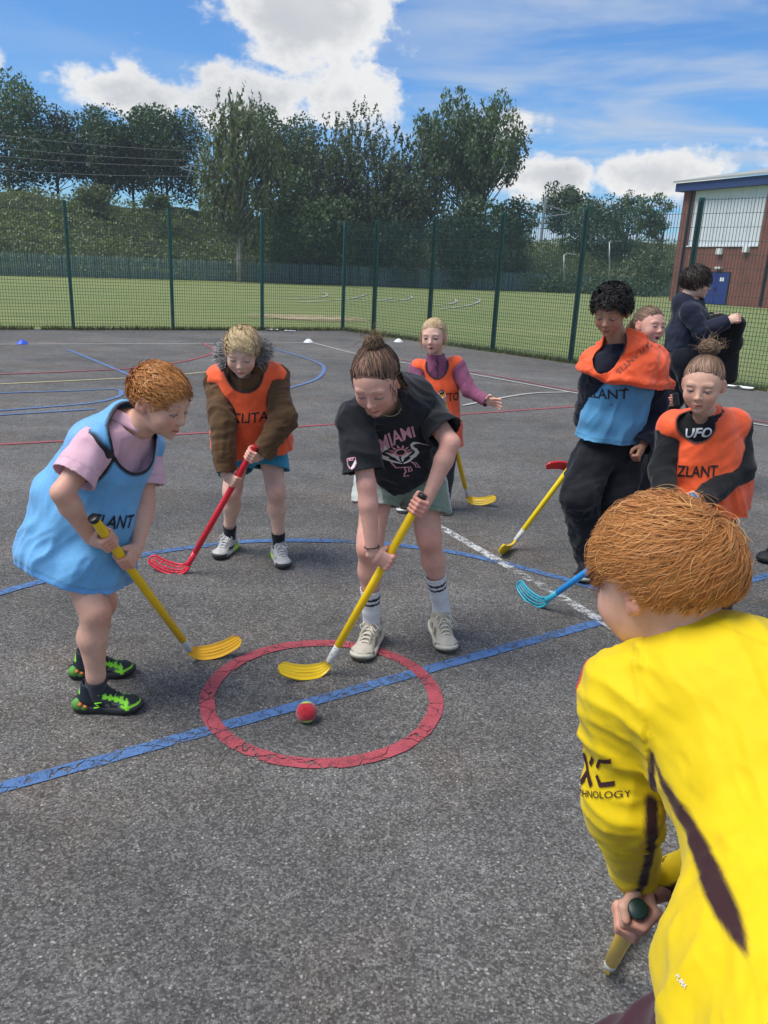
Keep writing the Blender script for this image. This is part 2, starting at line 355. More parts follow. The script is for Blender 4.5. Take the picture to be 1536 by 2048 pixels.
# --- white lines on the field
def fieldline(name, px, w, label):
    pts = []
    for x, y in px:
        d = ray(x, y); D = 60.
        for _ in range(8):
            p = CAMP + d * (D / d[1]); D = np.clip(D * (CAM_H - field_z(p[0], p[1])) / max(CAM_H - p[2], .05), 15, 110)
        p = CAMP + d * (D / d[1]); pts.append((p[0], p[1], field_z(p[0], p[1]) + .035))
    p = crom(pts, 12); T = np.gradient(p, axis=0); T[:, 2] = 0; T /= np.linalg.norm(T, axis=1)[:, None]; Nn = np.stack([-T[:, 1], T[:, 0], 0 * T[:, 0]], 1)
    V = np.empty((2 * len(p), 3)); V[0::2] = p + Nn * w / 2; V[1::2] = p - Nn * w / 2; V[:, 2] = field_z(V[:, 0], V[:, 1]) + .04
    setp(link(name, raw_mesh(name, V, np.array([(2 * i + 1, 2 * i + 3, 2 * i + 2, 2 * i) for i in range(len(p) - 1)]), False, None, [PT['faded']])), label, kind='structure')
for i, px in enumerate([[(560, 600), (640, 596), (654, 590), (640, 585)], [(600, 606), (690, 600), (720, 594), (735, 589)], [(690, 603), (760, 602), (785, 597)], [(770, 604), (812, 600), (824, 595), (805, 590)], [(860, 611), (900, 609), (913, 603), (905, 597)], [(880, 620), (940, 611), (960, 602), (945, 596)]]):
    fieldline('running_lane_line', px, .13, ['white lane line bend nearest the bare patch', 'second white lane line bend on the grass', 'third white lane line bend on the grass', 'fourth white lane line bend on the grass', 'fifth white lane line bend on the grass', 'sixth white lane line bend on the grass'][i])
# --- bare patch on the field
def patch():
    t = NT('bare_earth'); n = t.noise(3, 5, .65); t.base(t.mix(t.rng(n, .35, .65), (.48, .36, .22), (.26, .23, .10))); t.set(Roughness=.95)
    r = t.nd('ShaderNodeVectorMath', operation='LENGTH'); t.L.new(t.co(), r.inputs[0]); sx = t.nd('ShaderNodeMapping')
    sx.inputs['Scale'].default_value = (.40, .55, 0); t.L.new(t.co(), sx.inputs[0]); t.L.new(sx.outputs[0], r.inputs[0])
    t.L.new(t.rng(t.M('ADD', r.outputs['Value'], t.M('MULTIPLY', t.M('SUBTRACT', n, .5), .9)), .40, .85, 1, 0), t.b.inputs['Alpha'])
    d = ray(618, 638); p = CAMP + d * (24.5 / d[1]); z = float(field_z(p[0], p[1]))
    V = [(-3, -2.2, .03), (3, -2.2, .03), (3, 2.2, .03), (-3, 2.2, .03)]
    o = link('bare_patch', raw_mesh('bare_patch', np.array(V), np.array([(0, 1, 2, 3)]), False, None, [t.m]), None, (p[0], p[1], z)); setp(o, 'bare earth patch worn into the grass behind the fence', kind='structure')
patch()

# --- mesh fences
GREEN = simple('green_powder_coat', (.020, .085, .070), .5, 0, .2, 6)
WIRE = simple('green_wire', (.030, .070, .058), .55, 0, .15, 6)
BOLT = simple('dark_steel', (.05, .06, .06), .4, .6)
def make_fence(name, label, start, dirv, ts, hs, frame0):
    root = empty(name, tuple(start)); setp(root, label, 'fence'); dv = np.asarray(dirv); nv = np.array([-dv[1], dv[0], 0])
    cache = {}
    for t, h in zip(ts, hs):
        m = MB(); b = np.asarray(start) + dv * t
        m.box(b + (0, 0, h / 2), (.062, .062, h), (dv, nv, (0, 0, 1))); m.box(b + (0, 0, h / 2 + .006) - nv * .048, (.045, .03, h - .05), (dv, nv, (0, 0, 1)))
        po = m.build('post', GREEN, root)
        c = MB()
        c.box(b + (0, 0, h / 2) - nv * .0675, (.028, .008, h - .12), (dv, nv, (0, 0, 1)))
        c.build('clamp_bar', BOLT, po)
    for (t0, h0), (t1, h1) in zip(list(zip(ts, hs))[:-1], list(zip(ts, hs))[1:]):
        m = MB(); h = min(h0, h1) - .02; L = t1 - t0 - .06; b = np.asarray(start) + dv * (t0 + .03) - nv * .04
        n = max(2, int(round(L / .052)))
        for k in range(n + 1):
            p = b + dv * (L * k / n); m.box(p + (0, 0, .05 + (h - .05) / 2), (.0062, .0062, h - .05), (dv, nv, (0, 0, 1)))
        zs = list(np.arange(.06, 1.22, .066)) + list(np.arange(1.35, h, .2))
        for z in zs: m.box(b + dv * L / 2 + (0, 0, z) - nv * .0066, (L, .0066, .0066), (dv, nv, (0, 0, 1)))
        m.build('mesh_panel', WIRE, root)
make_fence('mesh_fence', 'green welded mesh sports fence along the back of the court', CORNER, -BD, [0, 2.1, 4.2, 6.3, 8.4, 10.5, 12.6], [2.56] * 7, 0)
make_fence('mesh_fence', 'green welded mesh sports fence along the building side of the court', CORNER + RD * 1.22, RD, [0, 1.9, 3.8, 5.73, 7.85, 10.0, 12.1], [2.57, 2.61, 2.66, 2.71, 2.79, 2.84, 2.88], 0)
m = MB(); b = CORNER + RD * .03
L = 1.16; nv = np.array([-RD[1], RD[0], 0])
for k in range(23): m.box(b + RD * (L * k / 22) + (0, 0, 1.28), (.006, .006, 2.46), (RD, nv, (0, 0, 1)))
for z in list(np.arange(.06, 1.22, .066)) + list(np.arange(1.35, 2.5, .2)): m.box(b + RD * L / 2 + (0, 0, z) - nv * .0064, (L, .0064, .0064), (RD, nv, (0, 0, 1)))
setp(m.build('corner_mesh_panel', WIRE), 'narrow green wire mesh panel closing the fence corner', 'fence panel')

# --- grass fringe and weeds along the fences
LEAF = leaf_mat('leaf'); 
def blades(name, pts, h, w, c0, c1, kind=None, label=None):
    n = len(pts); a = RNG.random(n) * 6.283; hh = h * (.4 + RNG.random(n)); d = np.stack([np.cos(a), np.sin(a), 0 * a], 1)
    lean = np.stack([RNG.normal(0, .35, n), RNG.normal(0, .35, n), np.ones(n)], 1) * hh[:, None]
    V = np.empty((n, 3, 3)); V[:, 0] = pts - d * w; V[:, 1] = pts + d * w; V[:, 2] = pts + lean
    c = np.array(c0) + (np.array(c1) - np.array(c0)) * RNG.random((n, 1)); C = np.repeat(c[:, None], 3, 1)
    o = link(name, raw_mesh(name, V.reshape(-1, 3), np.arange(3 * n).reshape(-1, 3), False, C.reshape(-1, 3), [LEAF])); setp(o, label, 'grass', kind='stuff')
fp = []
for st, dv, L, hh in ((CORNER + BD * .2, -BD, 13.5, 1.), (CORNER, RD, 12.5, 1.9)):
    n = int(1500 * L / 3); t = RNG.random(n) * L; off = np.abs(RNG.normal(0, .09 * hh, n)) + .06
    nv = np.array([-dv[1], dv[0], 0]) * (1 if dv is RD else -1)
    dens = vnoise(np.stack([t, 0 * t, 0 * t], 1), 1.3, 2); k = dens > .28
    fp.append((st + dv * t[:, None] + nv * (off)[:, None] - nv * .13)[k])
blades('fence_fringe_grass', np.concatenate(fp), .085, .008, (.05, .075, .02), (.22, .2, .07), label='rough grass and weeds growing along the fence foot')
# ================================================================== FAR SETTING
def at(px, py, D): return P(px, py, D)
def gz(x, y): return float(field_z(x, y))
# palisade foot line (x, y)
PAL = np.array([(-60., 50.), (-32.5, 66.), (-14.5, 77.), (2., 83.), (16., 88.), (34., 89.), (52., 84.), (80., 70.)])
def pal_at(s):   # s in 0..1 by arc length
    seg = np.linalg.norm(np.diff(PAL, axis=0), axis=1); c = np.concatenate([[0], np.cumsum(seg)]) / seg.sum()
    return np.array([np.interp(s, c, PAL[:, 0]), np.interp(s, c, PAL[:, 1])])
PALM = simple('weathered_green_steel', (.16, .26, .27), .5, .2, .3, 2); PALM2 = simple('dark_green_rail', (.02, .055, .05), .6)
def palisade():
    root = empty('palisade_fence', (*pal_at(.3), 0)); setp(root, 'green steel palisade fence at the foot of the ivy bank', 'fence')
    # one pale shared by all, set along the line
    Lt = np.linalg.norm(np.diff(PAL, axis=0), axis=1).sum(); s0, s1 = .08, .70
    pale = MB(); w = .075
    prof = [(-w / 2, 0), (-w / 4, -.02), (w / 4, -.02), (w / 2, 0)]
    V = []; 
    for z in (0.08, 1.72):
        for u, v in prof: V.append((u, v, z))
    V += [(-.012, -.012, 1.86), (.012, -.012, 1.86)]
    pale_me = raw_mesh('pale', np.array(V), [[0, 1, 5, 4], [1, 2, 6, 5], [2, 3, 7, 6], [4, 5, 8], [5, 6, 9, 8], [6, 7, 9]], False, None, [PALM])
    n = 300; rl = root.location
    ss = np.linspace(.115, .44, n)
    for s in ss:
        p = pal_at(s); q = pal_at(s + .002); o = bpy.data.objects.new('pale', pale_me); COL.objects.link(o); o.parent = root
        o.location = (p[0] - rl[0], p[1] - rl[1], gz(*p)); o.rotation_euler = (RNG.normal(0, .012), RNG.normal(0, .012), math.atan2(q[1] - p[1], q[0] - p[0]))
        o.scale = (1.0, 1, RNG.uniform(.985, 1.015))
    # the farther pales joined
    st = MB()
    for s in list(np.arange(.4412, s1, .0011)):
        p = pal_at(s); z = gz(*p); st.box((p[0], p[1], z + .93), (.075, .02, 1.7))
    o = st.build('far_pales', PALM, root); o['kind'] = 'stuff'
    for zz in (.35, 1.45):
        pts = [(*pal_at(s), gz(*pal_at(s)) + zz) for s in np.linspace(s0, s1, 60)]; r = MB(); r.tube(np.array(pts) + (0, .05, 0), .03, 4); r.build('rail', PALM2, root)
    for s in np.arange(s0, s1, 2.75 / Lt):
        p = pal_at(s); r = MB(); r.box((p[0], p[1] + .06, gz(*p) + .9), (.1, .06, 1.8)); r.build('post', PALM2, root)
palisade()
# --- ivy bank
def bank_h(s): return 6.6 + .5 * math.sin(s * 9) - .5 * min(1, max(0, (s - .45) / .1))
def bank():
    ns, nt_ = 120, 16; Pt = np.zeros((ns, nt_, 3))
    for i, s in enumerate(np.linspace(0, 1, ns)):
        p = pal_at(s); q = pal_at(min(1, s + .01)) - pal_at(max(0, s - .01)); n = nrm((-q[1], q[0], 0))[:2]
        for j, t in enumerate(np.linspace(0, 1, nt_)):
            d = 1.2 + t * 11; 
            if j == nt_ - 1: d = 45
            h = bank_h(s) * min(1, (t / .93)) ** .85; h += (.35 * math.sin(s * 60 + t * 7) + .25 * math.sin(s * 140)) * min(1, t * 3) * .6
            x, y = p + n * d; Pt[i, j] = (x, y, gz(*p) + h - .1)
    m = MB(); m.grid(Pt); o = m.build('embankment', simple('bank_soil', (.05, .065, .03), .95, 0, .3, 2), None, True); setp(o, kind='structure')
    # ivy leaves as stuff
    n = 64000; i = (.08 + .85 * RNG.random(n)) * (ns - 1.01); j = RNG.random(n) * (nt_ - 2.01); i0 = i.astype(int); j0 = j.astype(int); fi = (i - i0)[:, None]; fj = (j - j0)[:, None]
    p = (Pt[i0, j0] * (1 - fi) + Pt[i0 + 1, j0] * fi) * (1 - fj) + (Pt[i0, j0 + 1] * (1 - fi) + Pt[i0 + 1, j0 + 1] * fi) * fj
    lump = vnoise(p, .55, 1) * .9 + vnoise(p, 1.7, 4) * .5
    p[:, 2] += lump * .9 - .25 + RNG.random(n) * .3; p[:, 1] -= lump * .5
    cl = vnoise(p, .35, 9); c = np.array((.075, .115, .035)) + (np.array((.23, .27, .09)) - np.array((.075, .115, .035))) * np.clip(cl * .7 + RNG.random(n) * .5, 0, 1)[:, None]
    k = RNG.random(n) < .06; c[k] = np.array((.24, .24, .12)); c *= .8 + .4 * vnoise(p, .12, 12)[:, None]
    leaves('bank_ivy', p, .24, c, None, label='dense ivy and bramble covering the long bank', kind='stuff', up=.55)
def leaves(name, p, size, c, parent, label=None, kind=None, up=.3, stretch=1.0, hang=None, cat=None):
    n = len(p); d = RNG.normal(0, 1, (n, 3)); d /= np.linalg.norm(d, axis=1)[:, None]; d[:, 2] += up; d[:, 1] -= up * .6; d /= np.linalg.norm(d, axis=1)[:, None]
    a = RNG.normal(0, 1, (n, 3)); 
    if hang is not None: a = a * .35 + np.array(hang)
    a -= d * (a * d).sum(1)[:, None]; a /= np.linalg.norm(a, axis=1)[:, None] + 1e-9; b = np.cross(d, a)
    s = size * (.55 + .9 * RNG.random(n))[:, None]; sa = s * stretch
    V = np.empty((n, 4, 3)); V[:, 0] = p - a * sa * .5; V[:, 1] = p - b * s * .32 + a * sa * .05 + d * s * .08; V[:, 2] = p + a * sa * .5; V[:, 3] = p + b * s * .32 + a * sa * .05 + d * s * .08
    C = np.repeat((c * (.85 + .3 * RNG.random((n, 1))))[:, None], 4, 1)
    off = np.array(world_loc(parent)) if parent is not None else 0
    o = link(name, raw_mesh(name, V.reshape(-1, 3) - off, np.arange(4 * n).reshape(-1, 4), False, C.reshape(-1, 3), [LEAF]), parent)
    if kind: setp(o, label, 'foliage', kind=kind)
    return o
bank()
BARK = simple('grey_bark', (.075, .062, .05), .9, 0, .35, 3); BIRCH = simple('birch_bark', (.34, .32, .28), .8, 0, .45, 2.5)
def tree(name, label, px, pytop, base, D, wpx, kind='broad', n=9000, c0=(.012, .030, .012), c1=(.045, .085, .028), low=None, group=None, dens=1.0, leaf=.3, bark=None, dome=False):
    """base = pixel row of the trunk foot (or None: on bank). low = pixel row of the crown's lower edge"""
    top = at(px, pytop, D); bx = at(px, base, D); z0 = bx[2]; H = top[2] - z0; mpp = D / F_PX / .97; Wd = wpx * mpp; cz = at(px, low if low else base - (base - pytop) * .12, D)[2]
    ch = top[2] - cz; cen = np.array([top[0], D, (top[2] + cz) / 2])
    root = empty(name, (bx[0], D, z0)); setp(root, label, 'tree', group)
    tr = MB(); h1 = z0 + H * (.80 if kind != 'birch' else .93); r0 = max(.10, H * .017)
    tp = [np.array([bx[0] + math.sin(q * 3 + px) * .15 * q, D, z0 - .3 + (h1 - z0 + .3) * q]) for q in np.linspace(0, 1, 8)]
    tr.tube(tp, np.linspace(r0, r0 * .18, 8), 7)
    M = int((34 if kind == 'broad' else 46) * dens + 8); CL = []
    tries = 0
    while len(CL) < M and tries < 3000:
        tries += 1; q = RNG.normal(0, 1, 3); q /= np.linalg.norm(q); rr = RNG.random() ** .45
        e = np.array([Wd / 2, Wd / 2 * .8, ch / 2])
        p = cen + q * rr * e * .86
        t = (p[2] - cz) / ch
        if kind == 'poplar' and abs(p[0] - cen[0]) > Wd / 2 * (.35 + .75 * min(1, (1 - t) * 1.6)): continue
        if kind == 'birch' and not dome and abs(p[0] - cen[0]) > Wd / 2 * (.16 + .95 * min(1, (1 - t) * 1.25)): continue
        CL.append(p)
    CL = np.array(CL)
    for p in CL:
        t = np.clip((p[2] - z0 - ch * .12) / (h1 - z0) * .75, .12, .95); o = np.array(tp[0]) + (np.array(tp[-1]) - np.array(tp[0])) * t; mid = (o + p) / 2 + (0, 0, -.04 * ch * RNG.random()); tr.tube([o, mid, p], [r0 * .32 * (1.1 - t), r0 * .18, .025], 4, False)
    tr.build('trunk', bark or BARK, root, True)
    per = n // len(CL); pts = []; col = []
    for p in CL:
        rc = np.array([1, .9, .8]) * Wd * RNG.uniform(.12, .21) if kind == 'broad' else (np.array([.07, .07, .16]) * Wd * RNG.uniform(.8, 1.5) if kind == 'poplar' else np.array([.12, .12, .13]) * Wd * RNG.uniform(.8, 1.5))
        if kind == 'birch':
            m = max(3, per // 14); r = RNG.normal(0, 1, (m, 3)); r /= np.linalg.norm(r, axis=1)[:, None]; rt = p + r * rc * (RNG.random((m, 1)) ** .4); rt = np.repeat(rt, 14, 0); q = np.tile(np.arange(14), m)[:, None]
            sw = RNG.normal(0, .025, (m, 1)).repeat(14, 0); pp = rt + np.concatenate([sw * q, sw * .3 * q, -(.055 if dome else .11) * q * (Wd / 9)], 1) + RNG.normal(0, .05, (m * 14, 3)); up_t = np.full(m * 14, .5)
        else:
            r = RNG.normal(0, 1, (per, 3)); r /= np.linalg.norm(r, axis=1)[:, None]; f = RNG.random((per, 1)) ** .33; pp = p + r * rc * f
            if kind == 'poplar': pp[:, 0] += (pp[:, 2] - p[2]) * .16 * np.sign(p[0] - cen[0])
        br = RNG.uniform(.0, 1.0) * .55 + RNG.random((len(pp), 1)) * .45
        pts.append(pp); col.append(np.array(c0) + (np.array(c1) - np.array(c0)) * br)
    pts = np.concatenate(pts); col = np.concatenate(col)
    leaves('crown', pts, leaf * (.9 if kind == 'birch' else 1), col, root, up=.35, stretch=1.5 if kind != 'broad' and not dome else 1.15, hang=None if dome else (0, 0, -1.) if kind == 'birch' else ((0, 0, 1.) if kind == 'poplar' else None))
DK = dict(c0=(.032, .064, .024), c1=(.085, .14, .046)); MG = dict(c0=(.048, .086, .030), c1=(.125, .185, .058)); BG = dict(c0=(.065, .092, .034), c1=(.17, .20, .075))
tree('broadleaf_tree', 'tall dark broadleaf tree at the end of the ivy bank under the wires', 20, 150, 402, 84, 235, n=12000, low=400, **DK)
tree('ash_tree', 'thin sparse tree with sky showing through on the bank', 118, 192, 404, 85, 125, n=4200, low=380, dens=.8, leaf=.26, c0=(.02, .035, .015), c1=(.06, .09, .035))
tree('broadleaf_tree', 'dark broadleaf tree on the bank beside the thin sparse tree', 200, 212, 408, 86, 180, n=9500, low=405, **DK)
tree('broadleaf_tree', 'big dark rounded broadleaf tree on the bank beside the tall birch', 335, 193, 418, 87, 190, n=12500, low=412, **DK)
tree('broadleaf_tree', 'dark broadleaf tree filling the gap between big tree and birch', 268, 235, 414, 90, 120, n=5000, low=410, **DK)
tree('bank_bush', 'pale green bush growing on the bank edge under the dark trees', 190, 372, 412, 79, 85, n=2600, low=410, leaf=.2, **BG)
tree('bank_bush', 'small green bush on the bank edge left of the birch', 312, 385, 420, 80, 60, n=1500, low=418, leaf=.2, **MG)
tree('birch_tree', 'tall slender birch with pale trunk in front of the palisade fence', 478, 158, 559, 76, 205, kind='birch', n=13000, low=490, bark=BIRCH, dens=1.7, **BG)
tree('broadleaf_tree', 'dark broadleaf tree standing behind the tall birch', 568, 190, 560, 92, 175, n=10000, low=430, **DK)
tree('leafy_maple', 'leafy green tree with low branches next to the birch trunk', 610, 330, 565, 80, 200, n=12000, low=555, **MG)
tree('willow_tree', 'broad rounded willow crown in the middle of the tree line', 695, 205, 568, 82, 255, kind='birch', n=19000, low=500, dens=2.2, dome=True, c0=(.048, .072, .034), c1=(.125, .155, .07))
tree('broadleaf_tree', 'dark tree filling the shade below the willow', 745, 360, 570, 86, 210, n=8500, low=568, **DK)
tree('weeping_birch', 'weeping birch with hanging branches beside the poplar', 832, 240, 572, 80, 175, kind='birch', n=15000, low=545, dens=1.9, dome=True, c0=(.042, .068, .034), c1=(.11, .15, .068))
tree('poplar_tree', 'tall poplar with upswept feathery top', 952, 178, 575, 88, 225, kind='poplar', n=18000, low=430, dens=1.9, **MG)
tree('broadleaf_tree', 'dark tree below the poplar beside the weeping birch', 930, 380, 575, 85, 190, n=9000, low=572, **DK)
tree('broadleaf_tree', 'round green tree at the edge of the tree line beside the grassy bank', 1030, 388, 577, 89, 115, n=5500, low=560, **MG)
tree('broadleaf_tree', 'round bank-top tree beside the overhead line mast', 1130, 358, 476, 103, 105, n=4500, low=470, **DK)
tree('broadleaf_tree', 'large dark tree on the bank between mast and brick hall', 1215, 372, 560, 97, 150, n=7500, low=548, **DK)
tree('ash_tree', 'thin feathery tree top rising behind the dark bank tree', 1268, 370, 520, 104, 45, n=900, low=440, dens=.5, leaf=.25, **BG)
tree('ash_tree', 'sparse tree beside the brick hall', 1315, 380, 560, 93, 75, n=2600, low=480, dens=.8, leaf=.26, **MG)
tree('bank_bush', 'wide green bramble bush at the foot of the brick hall', 1310, 487, 590, 86, 110, n=3600, low=588, leaf=.24, **BG)
tree('hedge_bush', 'low dark hedge along the field edge before the brick hall', 1240, 566, 586, 84, 170, n=3000, low=585, leaf=.24, **DK)
tree('hedge_bush', 'low dark hedge along the field edge below the grassy bank', 1110, 562, 580, 86, 150, n=2600, low=579, leaf=.24, **DK)
# --- overhead line mast, wires, lamp posts
STEEL = simple('galvanised_steel', (.38, .40, .41), .45, .5, .15, 3)
WIREG = simple('dull_wire', (.16, .17, .18), .6, .3)
def mast(px, pytop, pybase, D, label, arm=1):
    t = at(px, pytop, D); b = at(px, pybase, D); root = empty('overhead_line_mast', tuple(b)); setp(root, label, 'mast')
    m = MB(); m.box((b + t) / 2, (.26, .2, np.linalg.norm(t - b))); m.build('pole', STEEL, root)
    m = MB(); q = t + (0, 0, -.8); m.tube([q, q + (3.4 * arm, 0, -.9)], .05, 5); m.tube([q + (0, 0, -1.5), q + (3.2 * arm, 0, -.95)], .05, 5); m.tube([q + (2.2 * arm, 0, -.6), q + (2.7 * arm, 0, -1.9)], .04, 5); m.build('bracket_arm', STEEL, root)
    return t
mast(1087, 393, 478, 99, 'grey railway mast with bracket arm on the grassy bank')
tA = mast(-260, 180, 380, 74, 'grey railway mast beyond the end of the tree row', 1); tB = mast(430, 300, 425, 80, 'grey railway mast hidden among the bank trees', -1)
for dz, n_ in ((0, 'highest'), (-.95, 'second'), (-1.6, 'third'), (-2.6, 'lowest')):
    m = MB(); a = tA + (0, 0, -2.0 + dz * 1.25); b = tB + (0, 0, -.2 + dz * .8); pts = [a + (b - a) * t + np.array([0, 0, -.5 * math.sin(math.pi * t)]) for t in np.linspace(0, 1, 24)]
    m.tube(pts, .016, 4); setp(m.build('overhead_wire', WIREG), n_ + ' of the overhead wires crossing the dark bank trees', 'wire')
def lamp(px, pt_, pb, D, label, head=True):
    t = at(px, pt_, D); b = at(px, pb, D); root = empty('lamp_post', tuple(b)); setp(root, label, 'lamp post'); m = MB(); m.tube([b, (b + t) / 2, t], [.10, .08, .05], 8); m.build('pole', STEEL, root, True)
    m = MB(); m.tube([t, t + (.15, 0, .12), t + (.6, 0, .15)], .04, 6); m.box(t + (.85, 0, .13), (.6, .22, .1)); m.build('lamp_head', STEEL, root)
lamp(1219, 484, 562, 80, 'tall grey lamp post in front of the dark bank tree'); lamp(1128, 510, 562, 82, 'short pale lamp post in front of the grassy bank')

# --- brick sports hall
def hall():
    B0 = P(1338, 596, 66.5); B1 = P(1900, 640, 40.); z0 = -.05
    a = np.array([B0[0], B0[1], z0]); d = nrm((B1[0] - B0[0], B1[1] - B0[1], 0)); 
    e1 = P(1536, 600, 58.0); d = nrm((e1[0] - a[0], e1[1] - a[1], 0)); n = np.array([d[1], -d[0], 0]); n = n if n[1] < 0 else -n; Lw = 34.; dep = 18.
    Hh = P(1352, 366, 66.5)[2] - z0
    root = empty('sports_hall', tuple(a)); setp(root, 'red brick sports hall with white panel, blue fascia and blue doors', 'building')
    t = NT('red_brick'); br = t.nd('ShaderNodeTexBrick'); br.inputs['Scale'].default_value = 1.0
    mp = t.nd('ShaderNodeMapping'); cx = t.nd('ShaderNodeCombineXYZ'); sp = t.nd('ShaderNodeSeparateXYZ'); t.L.new(t.co(), sp.inputs[0])
    t.L.new(t.M('ADD', t.M('MULTIPLY', sp.outputs[0], float(d[0])), t.M('MULTIPLY', sp.outputs[1], float(d[1]))), cx.inputs[0]); t.L.new(sp.outputs[2], cx.inputs[1]); t.L.new(cx.outputs[0], br.inputs['Vector'])
    br.inputs['Brick Width'].default_value = .225; br.inputs['Row Height'].default_value = .075; br.inputs['Mortar Size'].default_value = .008
    br.inputs['Color1'].default_value = (.22, .068, .045, 1); br.inputs['Color2'].default_value = (.155, .048, .036, 1); br.inputs['Mortar'].default_value = (.17, .10, .08, 1)
    t.base(t.mix(1., br.outputs[0], t.rng(t.noise(.7, 4), .3, .7, .8, 1.2), 'MULTIPLY')); t.set(Roughness=.9); BR = t.m
    WH = simple('white_cladding', (.62, .65, .68), .5, 0, .05, 1); BL = simple('blue_fascia', (.03, .055, .16), .5); RF = simple('pale_roof_sheet', (.33, .35, .33), .6); DB = simple('blue_door_paint', (.022, .040, .20), .45); DPm = simple('black_downpipe', (.012, .014, .02), .5); LT = simple('white_lamp_case', (.7, .7, .68), .5)
    AX = (d, n, (0, 0, 1))
    def wb(nm, m, s0, s1, h0, h1, o0, o1, par=None):
        q = MB(); q.box(a + d * (s0 + s1) / 2 + n * (o0 + o1) / 2 + (0, 0, (h0 + h1) / 2), (s1 - s0, o1 - o0, h1 - h0), AX); return q.build(nm, m, par or root)
    # positions along the wall from photo columns
    def along(px, py):
        r = ray(px, py); k = ((a - CAMP) @ n) / (r @ n); p = CAMP + r * k; return (p - a) @ d, p[2] - z0
    sL, zt = along(1390, 379); sR, zb = along(1517, 492); zt2 = along(1450, 373)[1]
    wb('brick_wall', BR, 0, Lw, -.5, Hh - .6, -dep, -.35)
    wb('brick_wall', BR, 0, sL, 0, Hh - .62, -.35, 0.0); wb('brick_wall', BR, sL, sR, 0, zb, -.35, -.06); wb('brick_wall', BR, sR, sR + 2.2, 0, Hh - .62, -.35, .0)
    wb('brick_wall', BR, sR + 2.2, Lw, 0, zb, -.35, -.06)
    for j in range(6):
        w = (sR - sL) / 6; wb('cladding_panel', WH, sL + j * w + .012, sL + (j + 1) * w - .012, zb + .05, Hh - .62, -.35, -.14)
    for j in range(6): wb('cladding_panel', WH, sR + 2.2 + j * 2.2 + .012, sR + 2.2 + (j + 1) * 2.2 - .012, zb + .05, Hh - .62, -.35, -.14)
    wb('panel_sill', WH, sL, sR, zb - .04, zb + .05, -.35, .05)
    wb('fascia', BL, -.45, Lw, Hh - .62, Hh - .02, -.4, .55)
    rf = MB(); A0 = a + d * -.6 + n * .75 + (0, 0, Hh); A1 = a + d * Lw + n * .75 + (0, 0, Hh); B_ = a + d * -.6 - n * dep + (0, 0, Hh + 3.4); C_ = a + d * Lw - n * dep + (0, 0, Hh + 3.4)
    u = np.array([0, 0, .14]); rf.add([A0, A1, C_, B_, A0 + u, A1 + u, C_ + u, B_ + u], [(0, 3, 2, 1), (4, 5, 6, 7), (0, 1, 5, 4), (1, 2, 6, 5), (2, 3, 7, 6), (3, 0, 4, 7)]); rf.build('roof', RF, root)
    s0, h0 = along(1412, 545); s1, h1 = along(1460, 545)
    wb('door_frame', DPm, s0 - .08, s1 + .08, 0, h0 + .08, -.06, -.02)
    for j in range(2):
        w = (s1 - s0) / 2; dr = wb('door', DB, s0 + j * w + .015, s0 + (j + 1) * w - .015, .03, h0, -.02, .03)
        wb('door_notice', LT, s0 + j * w + w * .3, s0 + j * w + w * .62, h0 * .74, h0 * .86, .032, .04, None)
        for z in (.35, .8): pass
        wb('door_handle', DPm, s0 + w + (-.14 if j == 0 else .06), s0 + w + (-.06 if j == 0 else .14), 1.0, 1.25, .032, .07)
    for (px, py, w, h) in ((1441, 503, .5, .42), (1494, 499, .45, .4), (1438, 536, .55, .16)):
        s, z = along(px, py); wb('wall_lamp', LT, s - w / 2, s + w / 2, z - h / 2, z + h / 2, -.058, .22)
    q = MB(); pA = a + d * .85 + n * .10; q.tube([pA + (0, 0, .1), pA + (0, 0, Hh - .6)], .09, 8); q.build('downpipe', DPm, root)
    pA = a + d * (sR + 1.1) + n * .10; q = MB(); q.tube([pA + (0, 0, .1), pA + (0, 0, Hh - .6)], .09, 8); q.build('downpipe', DPm, root)
hall()
# ================================================================== SHAPE ENGINE (smooth blends of tapered limbs, meshed)
def A3(*v): return np.array(v if len(v) > 1 else v[0], float)
class Field:
    def __init__(s, lo, hi, vx):
        s.vx = vx; s.lo = np.asarray(lo) - 3 * vx; s.n = np.ceil((np.asarray(hi) - s.lo) / vx).astype(int) + 4
        s.D = np.full(s.n, 5., np.float32); s.ax = [(s.lo[i] + vx * np.arange(s.n[i])).astype(np.float32) for i in range(3)]
    def _sl(s, lo, hi):
        a = np.clip(np.floor((lo - s.lo) / s.vx).astype(int), 0, s.n - 1); b = np.clip(np.ceil((hi - s.lo) / s.vx).astype(int) + 1, 1, s.n); return tuple(slice(int(i), int(max(j, i + 1))) for i, j in zip(a, b))
    def prim(s, p):
        t, k = p[0], max(p[-1], 1e-5); lo, hi = pbounds(p); m = k + 3 * s.vx; sl = s._sl(lo - m, hi + m)
        X = s.ax[0][sl[0]][:, None, None]; Y = s.ax[1][sl[1]][None, :, None]; Z = s.ax[2][sl[2]][None, None, :]
        d = pdist(p, X, Y, Z); c = s.D[sl]
        if t[0] == '-':
            d = -d; h = np.clip(.5 - .5 * (d - c) / k, 0, 1); s.D[sl] = d * (1 - h) + c * h + k * h * (1 - h)
        else:
            h = np.clip(.5 + .5 * (c - d) / k, 0, 1); s.D[sl] = c * (1 - h) + d * h - k * h * (1 - h)
